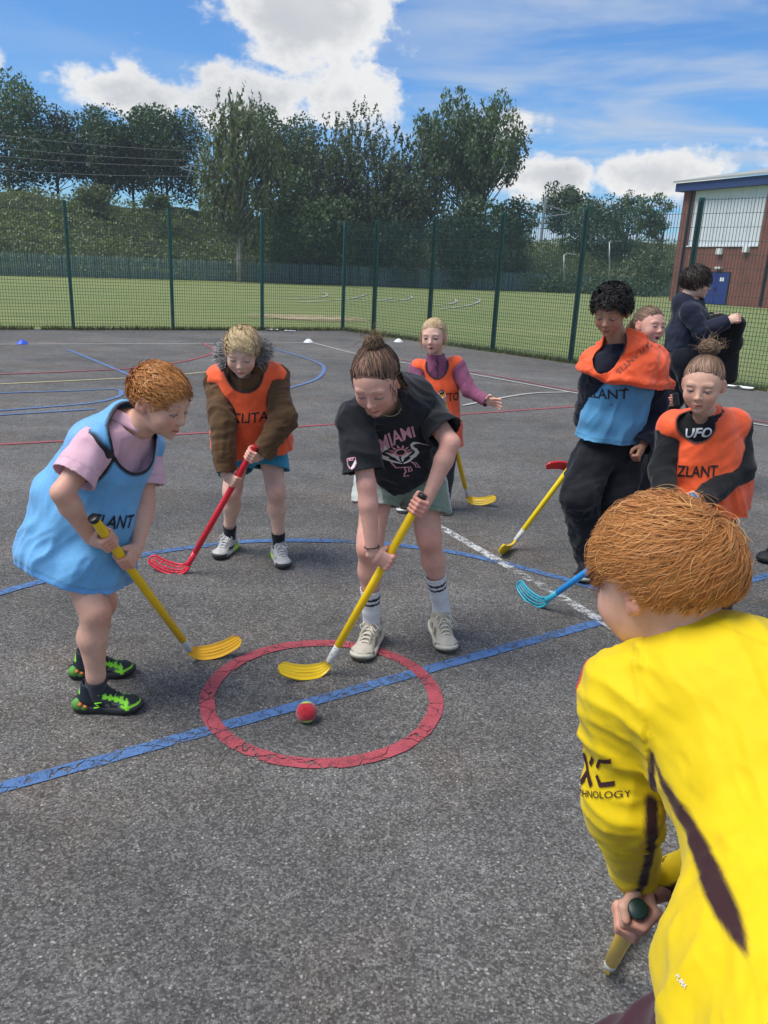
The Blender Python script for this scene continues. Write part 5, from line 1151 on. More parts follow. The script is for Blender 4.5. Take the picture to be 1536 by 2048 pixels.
# ------------------------------------------------ B: blond boy in brown parka
def boy_parka():
    J = dict(hipR=P(476, 900, 4.06), hipL=P(540, 898, 4.04), knR=P(464, 985, 3.96), knL=P(552, 985, 3.92), anR=P(458, 1066, 4.08), anL=P(558, 1084, 3.98), pel=P(508, 880, 4.06), chest=P(494, 778, 3.88), neck=P(488, 728, 3.80), shR=P(438, 762, 3.86), shL=P(550, 758, 3.86), elR=P(447, 846, 3.73), elL=P(566, 838, 3.76))
    root = person('blond boy in brown fur-hooded coat and orange bib holding red stick', ground(P(508, 1110, 4.0))); s = .95
    top, bot = P(510, 893, 3.66), G(376, 1130, .045); SA = (top, bot)
    stick('red stick with open slotted blade, held by the blond boy', top, bot, G(288, 1150) - G(372, 1158), (.72, .022, .040), (.70, .018, .045), False, True, cap=(.5, .02, .03), normal=(0, -.75, .66))
    tR = np.linalg.norm(P(468, 958, 3.68) - top); tL = np.linalg.norm(P(500, 910, 3.66) - top)
    w1, X1, Y1 = grip(SA, tR, J['elR'], False, .9); w2, X2, Y2 = grip(SA, tL, J['elL'], True, .9); J['wrR'], J['wrL'] = w1, w2; sk = SK['pale']; fw = nrm((.05, -1, 0)); J['fwR'] = nrm((-.15, -1, 0)); J['fwL'] = nrm((.2, -1, 0))
    R = frame((.04, -.91, -.40), (.05, -.4, 1)); hc = P(484, 704, 3.70); hs = 1.0
    body(root, J, s, sk, dict(c=hc, R=R, s=hs, brow=(.36, .25, .15), kw=dict(lid=.48), gaze=(0, .75, -.6)), [hand_mesh(sk, False, w1, X1, Y1, .9, rs=.0158), hand_mesh(sk, True, w2, X2, Y2, .9, rs=.0158)], fw)
    hair(root, hc, R, hs, BLOND, n=2200, length=.050, comb=fwd_comb((.02, -.085, .06), (-.5, .45, .1)), lift=.010, thick=.0016, wild=.12, front=.060, side=-.002, nape=-.045, cap=.005, lenfn=lambda p: np.interp(p[:, 2], [-.05, .03, .07], [.3, .5, 1.1]) * (1 - .5 * (p[:, 1] > .05)))
    side = J['shR'] - J['shL']; up = nrm(J['neck'] - J['pel'])
    BRN = A3(.115, .060, .026); DKB = A3(.014, .015, .022)
    co = rings([(P(510, 900, 4.05), (.165, .125)), (P(505, 850, 4.0), (.155, .12)), (J['chest'], (.16, .12)), (P(488, 735, 3.81), (.10, .09))], side, .03)
    arms = []
    for q in 'RL': arms += [cone(J['sh' + q], J['el' + q], .060, .056, .02), cone(J['el' + q], J['wr' + q], .056, .041, .02)]
    co += [cone(J['neck'] * .7 + J['chest'] * .3, J['sh' + q], .060, .061, .03) for q in 'RL'] + arms
    def ccol(V):
        C = np.tile(BRN, (len(V), 1)) * (.9 + .2 * vnoise(V, 30, 1))[:, None]
        for q in 'RL':
            t = (V - J['el' + q]) @ nrm(J['wr' + q] - J['el' + q]); l = np.linalg.norm(J['wr' + q] - J['el' + q]); inn = (V - J['el' + q]) @ nrm(J['pel'] - J['el' + q] - (J['wr' + q] - J['el' + q]) * .5)
            C[(pd(cone(J['el' + q], J['wr' + q], .06, .043), V) < .03) & (t > .0) & (t < l * .62) & (inn > (.030 if q == 'L' else .012))] = DKB
        return C
    def cclip(V): return np.max([np.minimum(plane(J['wr' + q] - nrm(J['wr' + q] - J['el' + q]) * .012, J['wr' + q] - J['el' + q])(V), .09 - np.linalg.norm(V - J['wr' + q], axis=1)) for q in 'RL'] + [plane(P(510, 872, 4.05), -up)(V), .062 - np.linalg.norm(V - (hc + R @ A3(0, .0, -.085)), axis=1)], 0)
    coat = garment(root, 'parka', co, .0065, CLOTH, ccol, cclip, [folds(.014, 15, (0, .3, 1), 4), folds(.012, 24, (1, 0, .3), 7)], .006)
    # fur hood trim: a ring of tufts round the neck, plus the hood behind
    rg = np.random.default_rng(5); n = 2600; a = rg.random(n) * 4.6 + (-math.pi / 2 + .84); rx = nrm(side); fz = nrm(np.cross(rx, up)); fz = fz if fz[1] < 0 else -fz
    cen = hc + R @ A3(0, -.045, -.075); ang = a; keep = np.ones(n, bool)
    base = cen + np.outer(np.cos(a) * .098, rx) + np.outer(np.sin(a) * .088, nrm(np.cross(rx, (0, -.55, .83)))) + rg.normal(0, .011, (n, 3)); lift_ = A3(0, 0, .012) * np.abs(np.cos(a))[:, None] * 2; base = base + lift_ + A3(0, 0, .02) * (np.abs(np.cos(a)) > .5)[:, None]
    out = base - cen; out /= np.linalg.norm(out, axis=1)[:, None]; out = out + rg.normal(0, .45, (n, 3)) + A3(0, -.2, .25); out /= np.linalg.norm(out, axis=1)[:, None]; S = np.stack([base + out * .042 * t + A3(0, 0, -.012) * t * t for t in np.linspace(0, 1, 4)], 1)
    v, f = tubes(S, np.outer(np.full(n, .0016), [1, .9, .6, .15])); g = np.clip(rg.normal(.34, .18, n), .05, .75); cfur = np.repeat(np.stack([g, g * .97, g * .95], 1), 12, 0)
    fo = link('fur_trim', raw_mesh('fur_trim', v - np.array(world_loc(coat)), f, True, cfur, [HAIR]), coat)
    hd = garment(root, 'hood', [ball(hc + R @ A3(0, -.075, -.085), (.105, .06, .06), .02, R), ball(hc + R @ A3(.07, -.03, -.09), .045, .03), ball(hc + R @ A3(-.07, -.03, -.09), .045, .03)], .008, CLOTH, BRN, None, [folds(.006, 20, (1, 0, 0), 3)], parent=coat)
    # bib
    b = rings([(P(505, 930, 3.98), (.205, .150)), (P(503, 880, 3.96), (.19, .148)), (P(498, 815, 3.90), (.172, .142)), (J['chest'] + up * .02, (.168, .135)), (P(488, 738, 3.80), (.11, .10))], side, .03) + [cone(J['neck'] * .7 + J['chest'] * .3, J['sh' + q] * .97 + J['neck'] * .03 + up * .008, .072, .068, .03) for q in 'RL']
    tr = near_trim([cone(J['sh' + q] + (J['el' + q] - J['sh' + q]) * .15, J['el' + q], .060, .056) for q in 'RL'], -.03, .010); nc = P(488, 742, 3.70)
    def bcol(V):
        C = np.tile(ORANGE, (len(V), 1)); d = np.linalg.norm((V - nc) * (1, 1, .9), axis=1); C = mixc(C, BLACK, np.maximum(tr(V) * sstep((V - J['chest']) @ up, -.11, -.08), soft(d, .104))); return C
    hemp = lambda V: plane(P(500, 912, 3.85), (.06, .12, -1))(V) - .012 * np.sin(V[:, 0] * 22)
    bib = garment(root, 'bib', b, .0065, BIB, bcol, lambda V: np.maximum(hemp(V), .095 - np.linalg.norm((V - nc) * (1, 1, .9), axis=1)), [folds(.022, 12, up, 8, 1.3, lambda V: .3 + .9 * sstep(-(V - J['chest']) @ up, -.02, .2)), folds(.004, 24, (1, .2, 1), 2)], .003)
    V2, F2 = text_mesh('ATLIZ', 1, .012); V2[:, 0] *= -1; lay_px(bib, 'lettering', (V2, F2), (500, 837), (27, -2), (2, -27), INK, label='mirrored black lettering on inside-out orange bib')
    # shorts
    TEAL = A3(.045, .30, .46); sh = [econe(J['pel'] + up * .03, J['pel'] - up * .05, (.14, .12), (.145, .12), side, .02)]
    for q in 'RL': sh += [cone(J['hip' + q], J['hip' + q] + (J['kn' + q] - J['hip' + q]) * .60, .088, .084, .03)]
    garment(root, 'shorts', sh, .0075, CLOTH, TEAL, lambda V: np.min([plane(J['hip' + q] + (J['kn' + q] - J['hip' + q]) * .36, J['kn' + q] - J['hip' + q])(V) for q in 'RL'], 0), [folds(.006, 16, up, 2)])
    def up_c(V):
        x, y, z = V.T; C = np.tile(A3(.46, .45, .43), (len(V), 1)) * (.85 + .3 * vnoise(V, 90, 2))[:, None]; C[(y > .13) & (z < .034)] = (.05, .05, .055); C[(np.abs(x) > .025) & (z < .05) & (y > .02) & (y < .1) & (vnoise(V, 40, 7) > .6)] = (.06, .06, .07); C[(y < -.04) & (z > .05)] = (.07, .07, .08); C[(z > .085)] = (.35, .35, .35); return C
    def midc(V, c):
        c = c.copy(); c[(V[:, 1] < .01) & (V[:, 2] > .005)] = (.45, .85, .03); c[(V[:, 1] > .11)] = (.05, .05, .05); return c
    for hp, yaw, q in ((ground(J['anR']), 190, 'R'), (ground(J['anL']), 160, 'L')):
        shoe(root, hp, yaw, 1.0, up_c, (.55, .54, .5), lace=(.62, .61, .58), mid=midc, label='grey trainer with lime heel'); sock(root, J['an' + q] - (0, 0, .03), J['kn' + q], s, .28, (.014, .014, .018))
# ------------------------------------------------ C: girl in black tee
def girl_tee():
    J = dict(hipR=P(757, 962, 3.06), hipL=P(843, 950, 3.10), knR=P(738, 1095, 2.93), knL=P(858, 1078, 3.02), anR=P(744, 1240, 3.03), anL=P(884, 1205, 3.14), pel=P(802, 935, 3.10), chest=P(790, 822, 2.92), neck=P(768, 782, 2.82), shR=P(712, 836, 2.80), shL=P(850, 818, 2.93), elR=P(733, 968, 2.72), elL=P(902, 886, 2.82))
    root = person('girl with messy brown bun in black tee bending over yellow stick by the ball', ground(P(815, 1290, 3.05))); s = 1.0
    top, bot = P(846, 990, 2.72), G(657, 1325, .05); SA = (top, bot)
    stick('yellow stick with ridged blade beside the ball, held by the girl in black', top, bot, G(550, 1392) - G(645, 1372), (.95, .60, .008), (.95, .60, .010), normal=(-.1, -.8, .6))
    tR = np.linalg.norm(P(768, 1125, 2.66) - top); tL = .035
    w1, X1, Y1 = grip(SA, tR, J['elR'], False, 1.0); w2, X2, Y2 = grip(SA, tL + .01, J['elL'], True, 1.0); J['wrR'], J['wrL'] = w1, w2; sk = SK['rosy']; fw = nrm((-.1, -1, 0)); J['fwL'] = nrm((.12, -1, 0))
    R = frame((-.22, -.78, -.60), (-.22, -.5, 1)); hc = P(752, 762, 2.70); hs = 1.02
    body(root, J, s, sk, dict(c=hc, R=R, s=hs, brow=(.14, .085, .055), kw=dict(lid=.46, chub=1.08), gaze=(0, .7, -.65)), [hand_mesh(sk, False, w1, X1, Y1, 1.0, rs=.0155), hand_mesh(sk, True, w2, X2, Y2, 1.0, rs=.0155)], fw)
    bc = (.0, -.052, .112)
    def extra(rg, cols):
        out = bun(bc, .034, 330, 1.4, 40)(rg, cols)
        for sx, n in ((-1, 70), (1, 90)):      # braids / loose curls behind the ears
            S = np.zeros((n, 9, 3)); a0 = rg.random(n) * 6.28
            for j in range(9): q = j / 8; S[:, j] = A3(sx * .076, -.012, .035) + A3(sx * .012, -.01, -.085) * q + np.stack([np.cos(a0 + q * 9), np.sin(a0 + q * 9), .4 * np.sin(a0)], 1) * .013
            out.append((S, np.outer(np.full(n, .0019), np.r_[.5, np.ones(7), .3]), cols[0] + (cols[1] - cols[0]) * rg.random((n, 1))))
        S = np.zeros((9, 8, 3))
        for j in range(8): q = j / 7; S[:, j] = A3(-.068, .035, .03) + A3(-.012, .012, -.13) * q + np.stack([.008 * np.sin(q * 6 + np.arange(9)), .010 * np.cos(q * 5 + np.arange(9) * 2), 0 * np.arange(9)], 1)
        out.append((S, np.outer(np.full(9, .0009), np.linspace(1, .4, 8)), np.tile(cols[1], (9, 1)))); return out
    hair(root, hc, R, hs, BROWN, n=2600, length=.11, comb=to_comb(bc), lift=.006, thick=.0013, wild=.14, front=.082, side=.000, nape=-.05, cap=.003, extra=extra, seg=7, curl=.2, freq=60, blend=sk)
    side = J['shR'] - J['shL']; up = nrm(J['neck'] - J['pel']); fo = nrm(np.cross(side, up)); fo = fo if fo[1] < 0 else -fo
    tee = rings([(P(806, 945, 3.06), (.142, .108)), (P(800, 900, 3.02), (.140, .110)), (P(793, 850, 2.95), (.148, .114)), (J['chest'] + up * .03, (.142, .106)), (P(768, 788, 2.83), (.085, .075))], side, .03)
    for q in 'RL': tee += [cone(J['neck'] * .7 + J['chest'] * .3, J['sh' + q], .058, .054, .03), cone(J['sh' + q], J['sh' + q] + (J['el' + q] - J['sh' + q]) * .85, .052, .060, .02)]
    tor = tee[:4]
    def tclip(V): return np.max([armclip(J, q, t, .045, tor)(V) for q, t in (('R', .80), ('L', .72))] + [plane(P(806, 958, 3.03), -up + fo * .25)(V) - .006 * np.sin(V[:, 0] * 30), .066 - np.linalg.norm((V - (hc + R @ A3(0, .0, -.10))), axis=1)], 0)
    hitpx0 = P(795, 890, 2.84)
    tee_o = garment(root, 't_shirt', tee, .006, CLOTH, A3(.016, .017, .021), tclip, [folds(.016, 10, (-.5, .2, 1), 3, 1.4, lambda V: .25 + .9 * sstep(np.linalg.norm(V - hitpx0, axis=1), .05, .16)), folds(.010, 20, (1, .2, -.6), 6, 1.5, lambda V: .25 + .9 * sstep(np.linalg.norm(V - hitpx0, axis=1), .05, .16))])
    ey = nrm(P(757, 868, 2.8) * 0 + (P(795, 830, 2.8) - P(815, 935, 2.92))); ex = nrm(P(845, 855, 2.78) - P(745, 897, 2.74)); o = P(788, 874, 2.70)
    ey = nrm(ey - ex * (ey @ ex)); T, Fc = text_mesh('MIAMI', 1, .022); T[:, 0] *= .98; T[:, 1] += -.35 * (T[:, 0] / 1.6) ** 2
    lay_px(tee_o, 'lettering', (T, Fc), (793, 874), (26.5, -12), (-9, -33), PINKINK, label='pink MIAMI lettering arched on the chest')
    heron = []
    for sx in (-1, 1):
        f = lambda L: [(sx * x, y) for x, y in L]
        heron += stroke(f([(-.95, .42), (-.78, .50), (-.60, .58), (-.46, .60)]), [.01, .04, .06, .10]) + stroke(f([(-.48, .61), (-.36, .52), (-.40, .38), (-.54, .25), (-.60, .10), (-.50, -.05), (-.34, -.13)]), [.12, .11, .11, .12, .14, .17, .16])
        for k in range(4): heron += stroke(f([(-.42 + .05 * k, .02 - .05 * k + .16), (-.20 + .03 * k, .08 - .07 * k + .06), (-.03, -.12 - .075 * k + .06)]), [.03, .085, .03])
        heron += stroke(f([(-.46, -.10), (-.25, -.26), (-.02, -.36)]), [.10, .09, .03])
    c2 = P(797, 905, 2.72)
    lay_px(tee_o, 'heron_emblem', poly_mesh(heron, .12), (800, 911), (38, -14), (-11, -43), WHITEINK, label='two white herons facing each other')
    pk = []; a = np.linspace(0, 2 * math.pi, 25); pk += stroke([(.17 * math.cos(t), .20 + .17 * math.sin(t)) for t in a], .07)
    for t in np.linspace(-.2, math.pi + .2, 8): pk += stroke([(.23 * math.cos(t), .20 + .23 * math.sin(t)), (.36 * math.cos(t), .20 + .36 * math.sin(t))], [.085, .02])
    for L in ([(-.30, -.30), (-.24, -.52), (-.02, -.50), (.02, -.72), (-.10, -.95), (.10, -.93)], [(-.02, -.50), (.20, -.52), (.22, -.70), (.10, -.72), (.12, -.54)], [(.30, -.30), (.44, -.52), (.36, -.34), (.50, -.40), (.56, -.62), (.40, -.56)]): pk += stroke(L, .055)
    lay_px(tee_o, 'sun_emblem', poly_mesh(pk, .12), (800, 911), (38, -14), (-11, -43), PINKINK, off=.0032, label='pink sun and heron legs')
    # sleeve shield
    ad = nrm(J['elR'] - J['shR']); so = P(692, 925, 2.5); sx_ = nrm(np.cross(ad, (0.35, 1, 0.1))); sx_ = sx_ if sx_[0] > 0 else -sx_
    shield = [(-.5, .55), (.5, .55), (.5, -.1), (.25, -.5), (0, -.65), (-.25, -.5), (-.5, -.1)]
    lay(tee_o, 'sleeve_badge', poly_mesh(stroke(shield + [shield[0]], .12) , .1), P(693, 926, 2.66), sx_ * .030, -ad * .034, PINKINK, off=.003, label='pink outlined shield badge on sleeve')
    lay(tee_o, 'sleeve_badge_field', poly_mesh([[(.45, .30), (.45, -.1), (.23, -.46), (0, -.6), (-.16, -.52)]], .1), P(693, 926, 2.66), sx_ * .030, -ad * .034, WHITEINK, off=.0028)
    lay(tee_o, 'sleeve_letters', text_mesh('MLS', .34, .01), P(690, 919, 2.66), sx_ * .030, -ad * .034, PINKINK, off=.003)
    # shorts
    SAGE = A3(.235, .29, .225); sh = rings([(J['pel'] + up * .09, (.122, .10)), (J['pel'] + up * .0, (.15, .125)), (J['pel'] - up * .05, (.15, .125))], side, .02)
    for q in 'RL': sh += [cone(J['hip' + q] + up * .01, J['hip' + q] + (J['kn' + q] - J['hip' + q]) * .7, .092, .098, .02)]
    hemS = {'R': .36, 'L': .22}
    def scol(V):
        C = np.tile(SAGE, (len(V), 1))
        for q in 'RL': h = plane(J['hip' + q] + (J['kn' + q] - J['hip' + q]) * hemS[q], J['kn' + q] - J['hip' + q])(V); C[np.abs(h + .016) < .003] = SAGE * .8
        C[((V - J['pel']) @ nrm(side) > .145) | ((V - J['pel']) @ nrm(side) < -.145)] = (.5, .52, .48); return C
    garment(root, 'shorts', sh, .006, CLOTH, scol, lambda V: np.min([plane(J['hip' + q] + (J['kn' + q] - J['hip' + q]) * hemS[q], J['kn' + q] - J['hip' + q] + A3(0, 0, -.1))(V) for q in 'RL'], 0), [folds(.008, 16, (.3, .3, 1), 2), folds(.006, 22, (1, 0, .2), 9)])
    # hair tie on the wrist
    m = MB(); m.c = (.012, .012, .014); d = nrm(J['wrR'] - J['elR']); c = J['wrR'] - d * .030; u = nrm(np.cross(d, (0, 0, 1))); w = np.cross(d, u); m.tube([c + (math.cos(t) * u + math.sin(t) * w) * .0265 for t in np.linspace(0, 2 * math.pi, 25)], .0024, 5, False); m.build('hair_tie', CLOTH, root, True, True)
    m = MB(); m.c = (.55, .42, .2); nb = hc + R @ A3(0, -.02, -.105); m.tube([nb + nrm(side) * math.cos(t) * .062 + (fo * .05 - up * .025) * math.sin(t) * 1.25 for t in np.linspace(.1, math.pi - .1, 20)], .0011, 4); m.build('necklace', PLAS, root, True, True)
    def up_c(V):
        x, y, z = V.T; C = np.tile(A3(.50, .44, .34), (len(V), 1)); C[(y > .095) & (z < .030 + (y - .095) * .25)] = (.20, .165, .10); C[(np.abs(x) > .026) & (z < .062) & (y > -.01) & (y < .09) & (np.sin(y * 130 + z * 120) > .1)] = (.22, .185, .115); C[(y < -.03) & (z < .065)] = (.30, .27, .19); C[(y > .10) & (z >= .036)] = (.55, .49, .39); C[z > .085] = (.42, .37, .28); return C
    for hp, yaw, q in ((ground(J['anR']), 192, 'R'), (ground(J['anL']), 170, 'L')):
        shoe(root, hp, yaw, 1.10, up_c, (.60, .56, .46), lace=(.66, .61, .50), label='beige running shoe with cream laces', bulk=1.08, tread=(.16, .12, .07))
        sock(root, J['an' + q] - (0, 0, .03), J['kn' + q], s, .50, (.70, .70, .71), [(.335, .365, (.02, .02, .03)), (.395, .43, (.02, .02, .03))], r=1.18)
# ------------------------------------------------ D: small blond girl
def girl_blond():
    J = dict(hipR=P(850, 905, 5.02), hipL=P(892, 903, 5.02), knR=P(835, 965, 4.98), knL=P(893, 965, 4.98), anR=P(812, 1005, 5.05), anL=P(886, 1008, 5.05), pel=P(872, 892, 5.03), chest=P(875, 775, 5.02), neck=P(872, 722, 5.0), shR=P(836, 738, 5.0), shL=P(913, 732, 5.02), elR=P(830, 798, 4.92), elL=P(938, 780, 4.95), wrL=P(972, 802, 4.86))
    J['knR'] = (J['hipR'] + J['anR']) / 2 + A3(0, -.03, 0); J['knL'] = (J['hipL'] + J['anL']) / 2 + A3(0, -.03, 0)
    root = person('small fair-haired girl in mauve top and long orange bib with one arm held out', ground(P(860, 1015, 5.02))); s = .86
    top, bot = P(883, 783, 4.80), G(935, 993, .05); SA = (top, bot)
    stick('yellow stick with ridged blade held upright by the small fair-haired girl', top, bot, G(995, 1038) - G(945, 1030), (.95, .60, .008), (.95, .58, .010), normal=(0, -.8, .6))
    w1, X1, Y1 = grip(SA, .055, J['elR'], False, .85); J['wrR'] = w1; sk = SK['pale']; fw = nrm((-.1, -1, 0))
    R = frame((-.28, -.95, -.10), (-.06, 0, 1)); hc = P(867, 672, 4.95); hs = .97
    hL = hand_mesh(sk, True, J['wrL'], P(996, 806, 4.80) - J['wrL'], (.1, -.5, .8), .88, pose='open', curl=.35, spread=.5)
    body(root, J, s, sk, dict(c=hc, R=R, s=hs, brow=(.42, .28, .17), kw=dict(lid=.9, mouth='open', frown=1.), gaze=(0, 1, -.1)), [hand_mesh(sk, False, w1, X1, Y1, .85, rs=.016), hL], fw, vx=.007)
    def ext(rg, cols):
        n = 60; S = np.zeros((n, 7, 3)); sg = np.sign(rg.random(n) - .5); a = rg.normal(0, .012, (n, 3))
        for j in range(7): q = j / 6; S[:, j] = np.stack([sg * (.070 + .006 * q), .012 - .02 * q + 0 * sg, .03 - .115 * q + 0 * sg], 1) + a * (.4 + q)
        return [(S, np.outer(np.full(n, .0012), np.linspace(1, .3, 7)), cols[1] + 0 * a)] + bun((0, -.115, .0), .026, 120, 1, 14)(rg, cols)
    hair(root, hc, R, hs, BLOND, n=1500, length=.10, comb=to_comb((0, -.13, .01)), lift=.004, thick=.0016, wild=.12, front=.064, side=-.004, nape=-.05, cap=.003, extra=ext, blend=sk)
    side = J['shR'] - J['shL']; up = nrm(J['neck'] - J['pel']); MAU = A3(.27, .085, .155)
    to = rings([(J['pel'], (.13, .10)), (J['chest'], (.125, .09)), (P(872, 726, 5.0), (.062, .058)), (P(870, 705, 4.99), (.052, .052))], side, .02)
    for q in 'RL': to += [cone(J['neck'] * .6 + J['chest'] * .4, J['sh' + q], .05, .052, .03), cone(J['sh' + q], J['el' + q], .052, .045, .02), cone(J['el' + q], J['wr' + q], .045, .034, .02)]
    def tcol(V):
        C = np.tile(MAU, (len(V), 1)) * (.85 + .3 * vnoise(V, 60, 3))[:, None]; z = (V - J['neck']) @ nrm(side); C[(np.abs(z) < .004) & (V[:, 1] < J['neck'][1] - .02)] = (.05, .03, .05); return C
    garment(root, 'zip_top', to, .0065, CLOTH, tcol, lambda V: np.max([np.minimum(plane(J['wr' + q] + nrm(J['wr' + q] - J['el' + q]) * .01, J['wr' + q] - J['el' + q])(V), .08 - np.linalg.norm(V - J['wr' + q], axis=1)) for q in 'RL'] + [plane(P(870, 708, 4.99), up)(V)], 0), [folds(.007, 16, (.4, 0, 1), 3)])
    b = rings([(P(875, 905, 5.0), (.158, .115)), (P(875, 850, 5.0), (.146, .11)), (J['chest'], (.135, .105)), (P(872, 735, 5.0), (.085, .075))], side, .02) + [cone(J['neck'] * .6 + J['chest'] * .4, J['sh' + q] * .95 + J['neck'] * .05 + up * .008, .055, .054, .03) for q in 'RL']
    tr = near_trim([cone(J['sh' + q] + (J['el' + q] - J['sh' + q]) * .2, J['el' + q], .052, .045) for q in 'RL'], -.02, .010); nc = P(876, 722, 4.88)
    def bcol(V):
        C = np.tile(ORANGE, (len(V), 1)); d = np.linalg.norm((V - nc) * (1.15, .8, .85), axis=1); C = mixc(C, BLACK, np.maximum(tr(V) * sstep((V - J['chest']) @ up, -.07, -.04), soft(d, .108))); return C
    bib = garment(root, 'bib', b, .0065, BIB, bcol, lambda V: np.maximum(plane(P(878, 895, 4.9), (0, 0, -1))(V), .098 - np.linalg.norm((V - nc) * (1.15, .8, .85), axis=1)), [folds(.018, 12, up, 5, 1.3, lambda V: .3 + sstep(-(V - J['chest']) @ up, 0, .25))], .003)
    lay_px(bib, 'lettering', text_mesh('ZLANTO', 1, .012), (884, 796), (19, -1), (0, -23), INK, label='black lettering across the orange bib')
    tro = [econe(J['pel'], J['pel'] - up * .05, (.12, .10), (.12, .10), side, .02)]
    for q in 'RL': tro += [cone(J['hip' + q], J['kn' + q], .075, .056, .02), cone(J['kn' + q], J['an' + q], .056, .045, .02)]
    garment(root, 'leggings', tro, .008, CLOTH, A3(.03, .032, .04))
    for hp, yaw in ((ground(J['anR']), 190), (ground(J['anL']), 172)):
        shoe(root, hp, yaw, .92, lambda V: np.where((V[:, 1] > .1)[:, None], A3(.32, .32, .34), A3(.26, .26, .28)), (.66, .65, .62), lace=(.6, .6, .6), label='grey trainer with white sole')
# ------------------------------------------------ E: tall curly-haired boy
def boy_tall():
    J = dict(hipR=P(1192, 905, 3.94), hipL=P(1250, 900, 3.98), knR=P(1158, 988, 3.84), knL=P(1235, 1000, 3.92), anR=P(1178, 1108, 3.98), anL=P(1252, 1100, 4.12), pel=P(1222, 885, 3.97), chest=P(1243, 775, 3.92), neck=P(1240, 700, 3.87), shR=P(1198, 735, 3.86), shL=P(1298, 730, 3.95), elR=P(1178, 835, 4.02), wrR=P(1200, 915, 4.10), elL=P(1312, 835, 3.96), wrL=P(1284, 893, 3.84))
    root = person('tall curly dark-haired boy in blue bib with an orange bib slung round his shoulders', ground(P(1215, 1135, 4.0))); s = 1.02; sk = SK['tan']; fw = nrm((-.35, -1, 0))
    R = frame((-.46, -.80, -.40), (-.05, -.1, 1)); hc = P(1222, 622, 3.80); hs = 1.0
    hL = hand_mesh(sk, True, J['wrL'], P(1274, 920, 3.80) - J['wrL'], (-.5, -.8, .1), .95, pose='grip', rs=.008); hR = hand_mesh(sk, False, J['wrR'], (0.1, .1, -1), (-.4, -.8, 0), .95, pose='relaxed', curl=1.5)
    body(root, J, s, sk, dict(c=hc, R=R, s=hs, brow=(.016, .012, .01), kw=dict(lid=.66, chub=.95), gaze=(0, .8, -.6), iris=(.03, .018, .012)), [hL, hR], fw)
    hair(root, hc, R, hs, DARK, n=2600, length=.030, comb=fwd_comb((0, -.06, .08), (0, .3, .0)), curl=1.5, lift=.018, thick=.0019, wild=.5, front=.056, side=-.008, nape=-.05, cap=.010, freq=300, lenfn=lambda p: np.interp(p[:, 2], [-.05, .0, .05], [.35, .5, 1.1]))
    side = J['shR'] - J['shL']; up = nrm(J['neck'] - J['pel'])
    ho = rings([(J['pel'] + up * .01, (.145, .115)), (P(1232, 840, 3.94), (.135, .105)), (J['chest'], (.14, .105)), (P(1240, 715, 3.88), (.08, .075)), (P(1240, 690, 3.87), (.062, .060))], side, .03)
    for q in 'RL': ho += [cone(J['neck'] * .65 + J['chest'] * .35, J['sh' + q], .062, .062, .03), cone(J['sh' + q], J['el' + q], .066, .060, .02), cone(J['el' + q], J['wr' + q], .060, .044, .02)]
    garment(root, 'hoodie', ho, .0075, CLOTH, NAVY, lambda V: np.max([np.minimum(plane(J['wr' + q], J['wr' + q] - J['el' + q])(V), .08 - np.linalg.norm(V - J['wr' + q], axis=1)) for q in 'RL'] + [plane(P(1238, 688, 3.86), up + A3(0, .35, 0))(V)], 0), [folds(.016, 13, (.3, 0, 1), 3), folds(.014, 18, (1, .3, .5), 6)])
    b = rings([(P(1212, 900, 3.94), (.172, .135)), (P(1226, 840, 3.93), (.155, .125)), (J['chest'], (.155, .122)), (P(1241, 715, 3.88), (.10, .09))], side, .03)
    BL2 = A3(.085, .29, .50)
    def b1(V):
        C = np.tile(BL2, (len(V), 1)); h = plane(P(1212, 886, 3.82), (-.06, .02, -1))(V); C[np.abs(h + .018) < .003] = BL2 * .7; return C
    bib = garment(root, 'bib', b, .007, BIB, b1, lambda V: np.maximum(plane(P(1212, 886, 3.82), (-.06, .02, -1))(V), .10 - np.linalg.norm(V - P(1232, 690, 3.82), axis=1)), [folds(.020, 12, nrm(up + A3(.5, 0, 0)), 8)], .003, label='blue mesh bib')
    lay_px(bib, 'lettering', text_mesh('ZLANT', 1, .012), (1208, 789), (26, 2), (1, -28), INK, label='black lettering on the blue bib')
    # orange bib slung as a shawl
    sh = [econe(P(1258, 785, 3.91), P(1254, 740, 3.90), (.178, .155), (.170, .145), side, .03), econe(P(1254, 740, 3.90), P(1246, 700, 3.885), (.165, .14), (.10, .10), side, .03), cone(P(1248, 690, 3.885), P(1262, 655, 3.905), .088, .068, .03)]
    for q in 'RL': sh += [cone(J['neck'], J['sh' + q] + up * .004, .066, .072, .03), cone(J['sh' + q], J['sh' + q] + (J['el' + q] - J['sh' + q]) * .55, .074, .074, .03)]
    hemA, hemB = P(1180, 700, 3.7), P(1332, 782, 3.8)
    hf = lambda V: plane(P(1262, 770, 3.75), (-.16, .05, -1))(V) - .022 * np.exp(-((V[:, 0] - P(1215, 780, 3.75)[0]) / .05) ** 2)
    nco = P(1216, 694, 3.775); ax_ = nrm(P(1216, 770, 3.72) - P(1240, 672, 3.80))
    def opening(V): d = V - nco; h = d @ ax_; q = d - np.outer(h, ax_); return np.sqrt((np.linalg.norm(q, axis=1) / .074) ** 2 + (h / .135) ** 2)
    def ocol(V):
        C = np.tile(ORANGE, (len(V), 1)); h = hf(V); C[(h > -.034) & (h < -.030)] = ORANGE * .72; C = mixc(C, BLACK, soft(opening(V), 1.14, .06) * sstep(V[:, 2], nco[2] - .06, nco[2] - .02) * sstep(V[:, 0], nco[0] - .01, nco[0] + .01)); return C
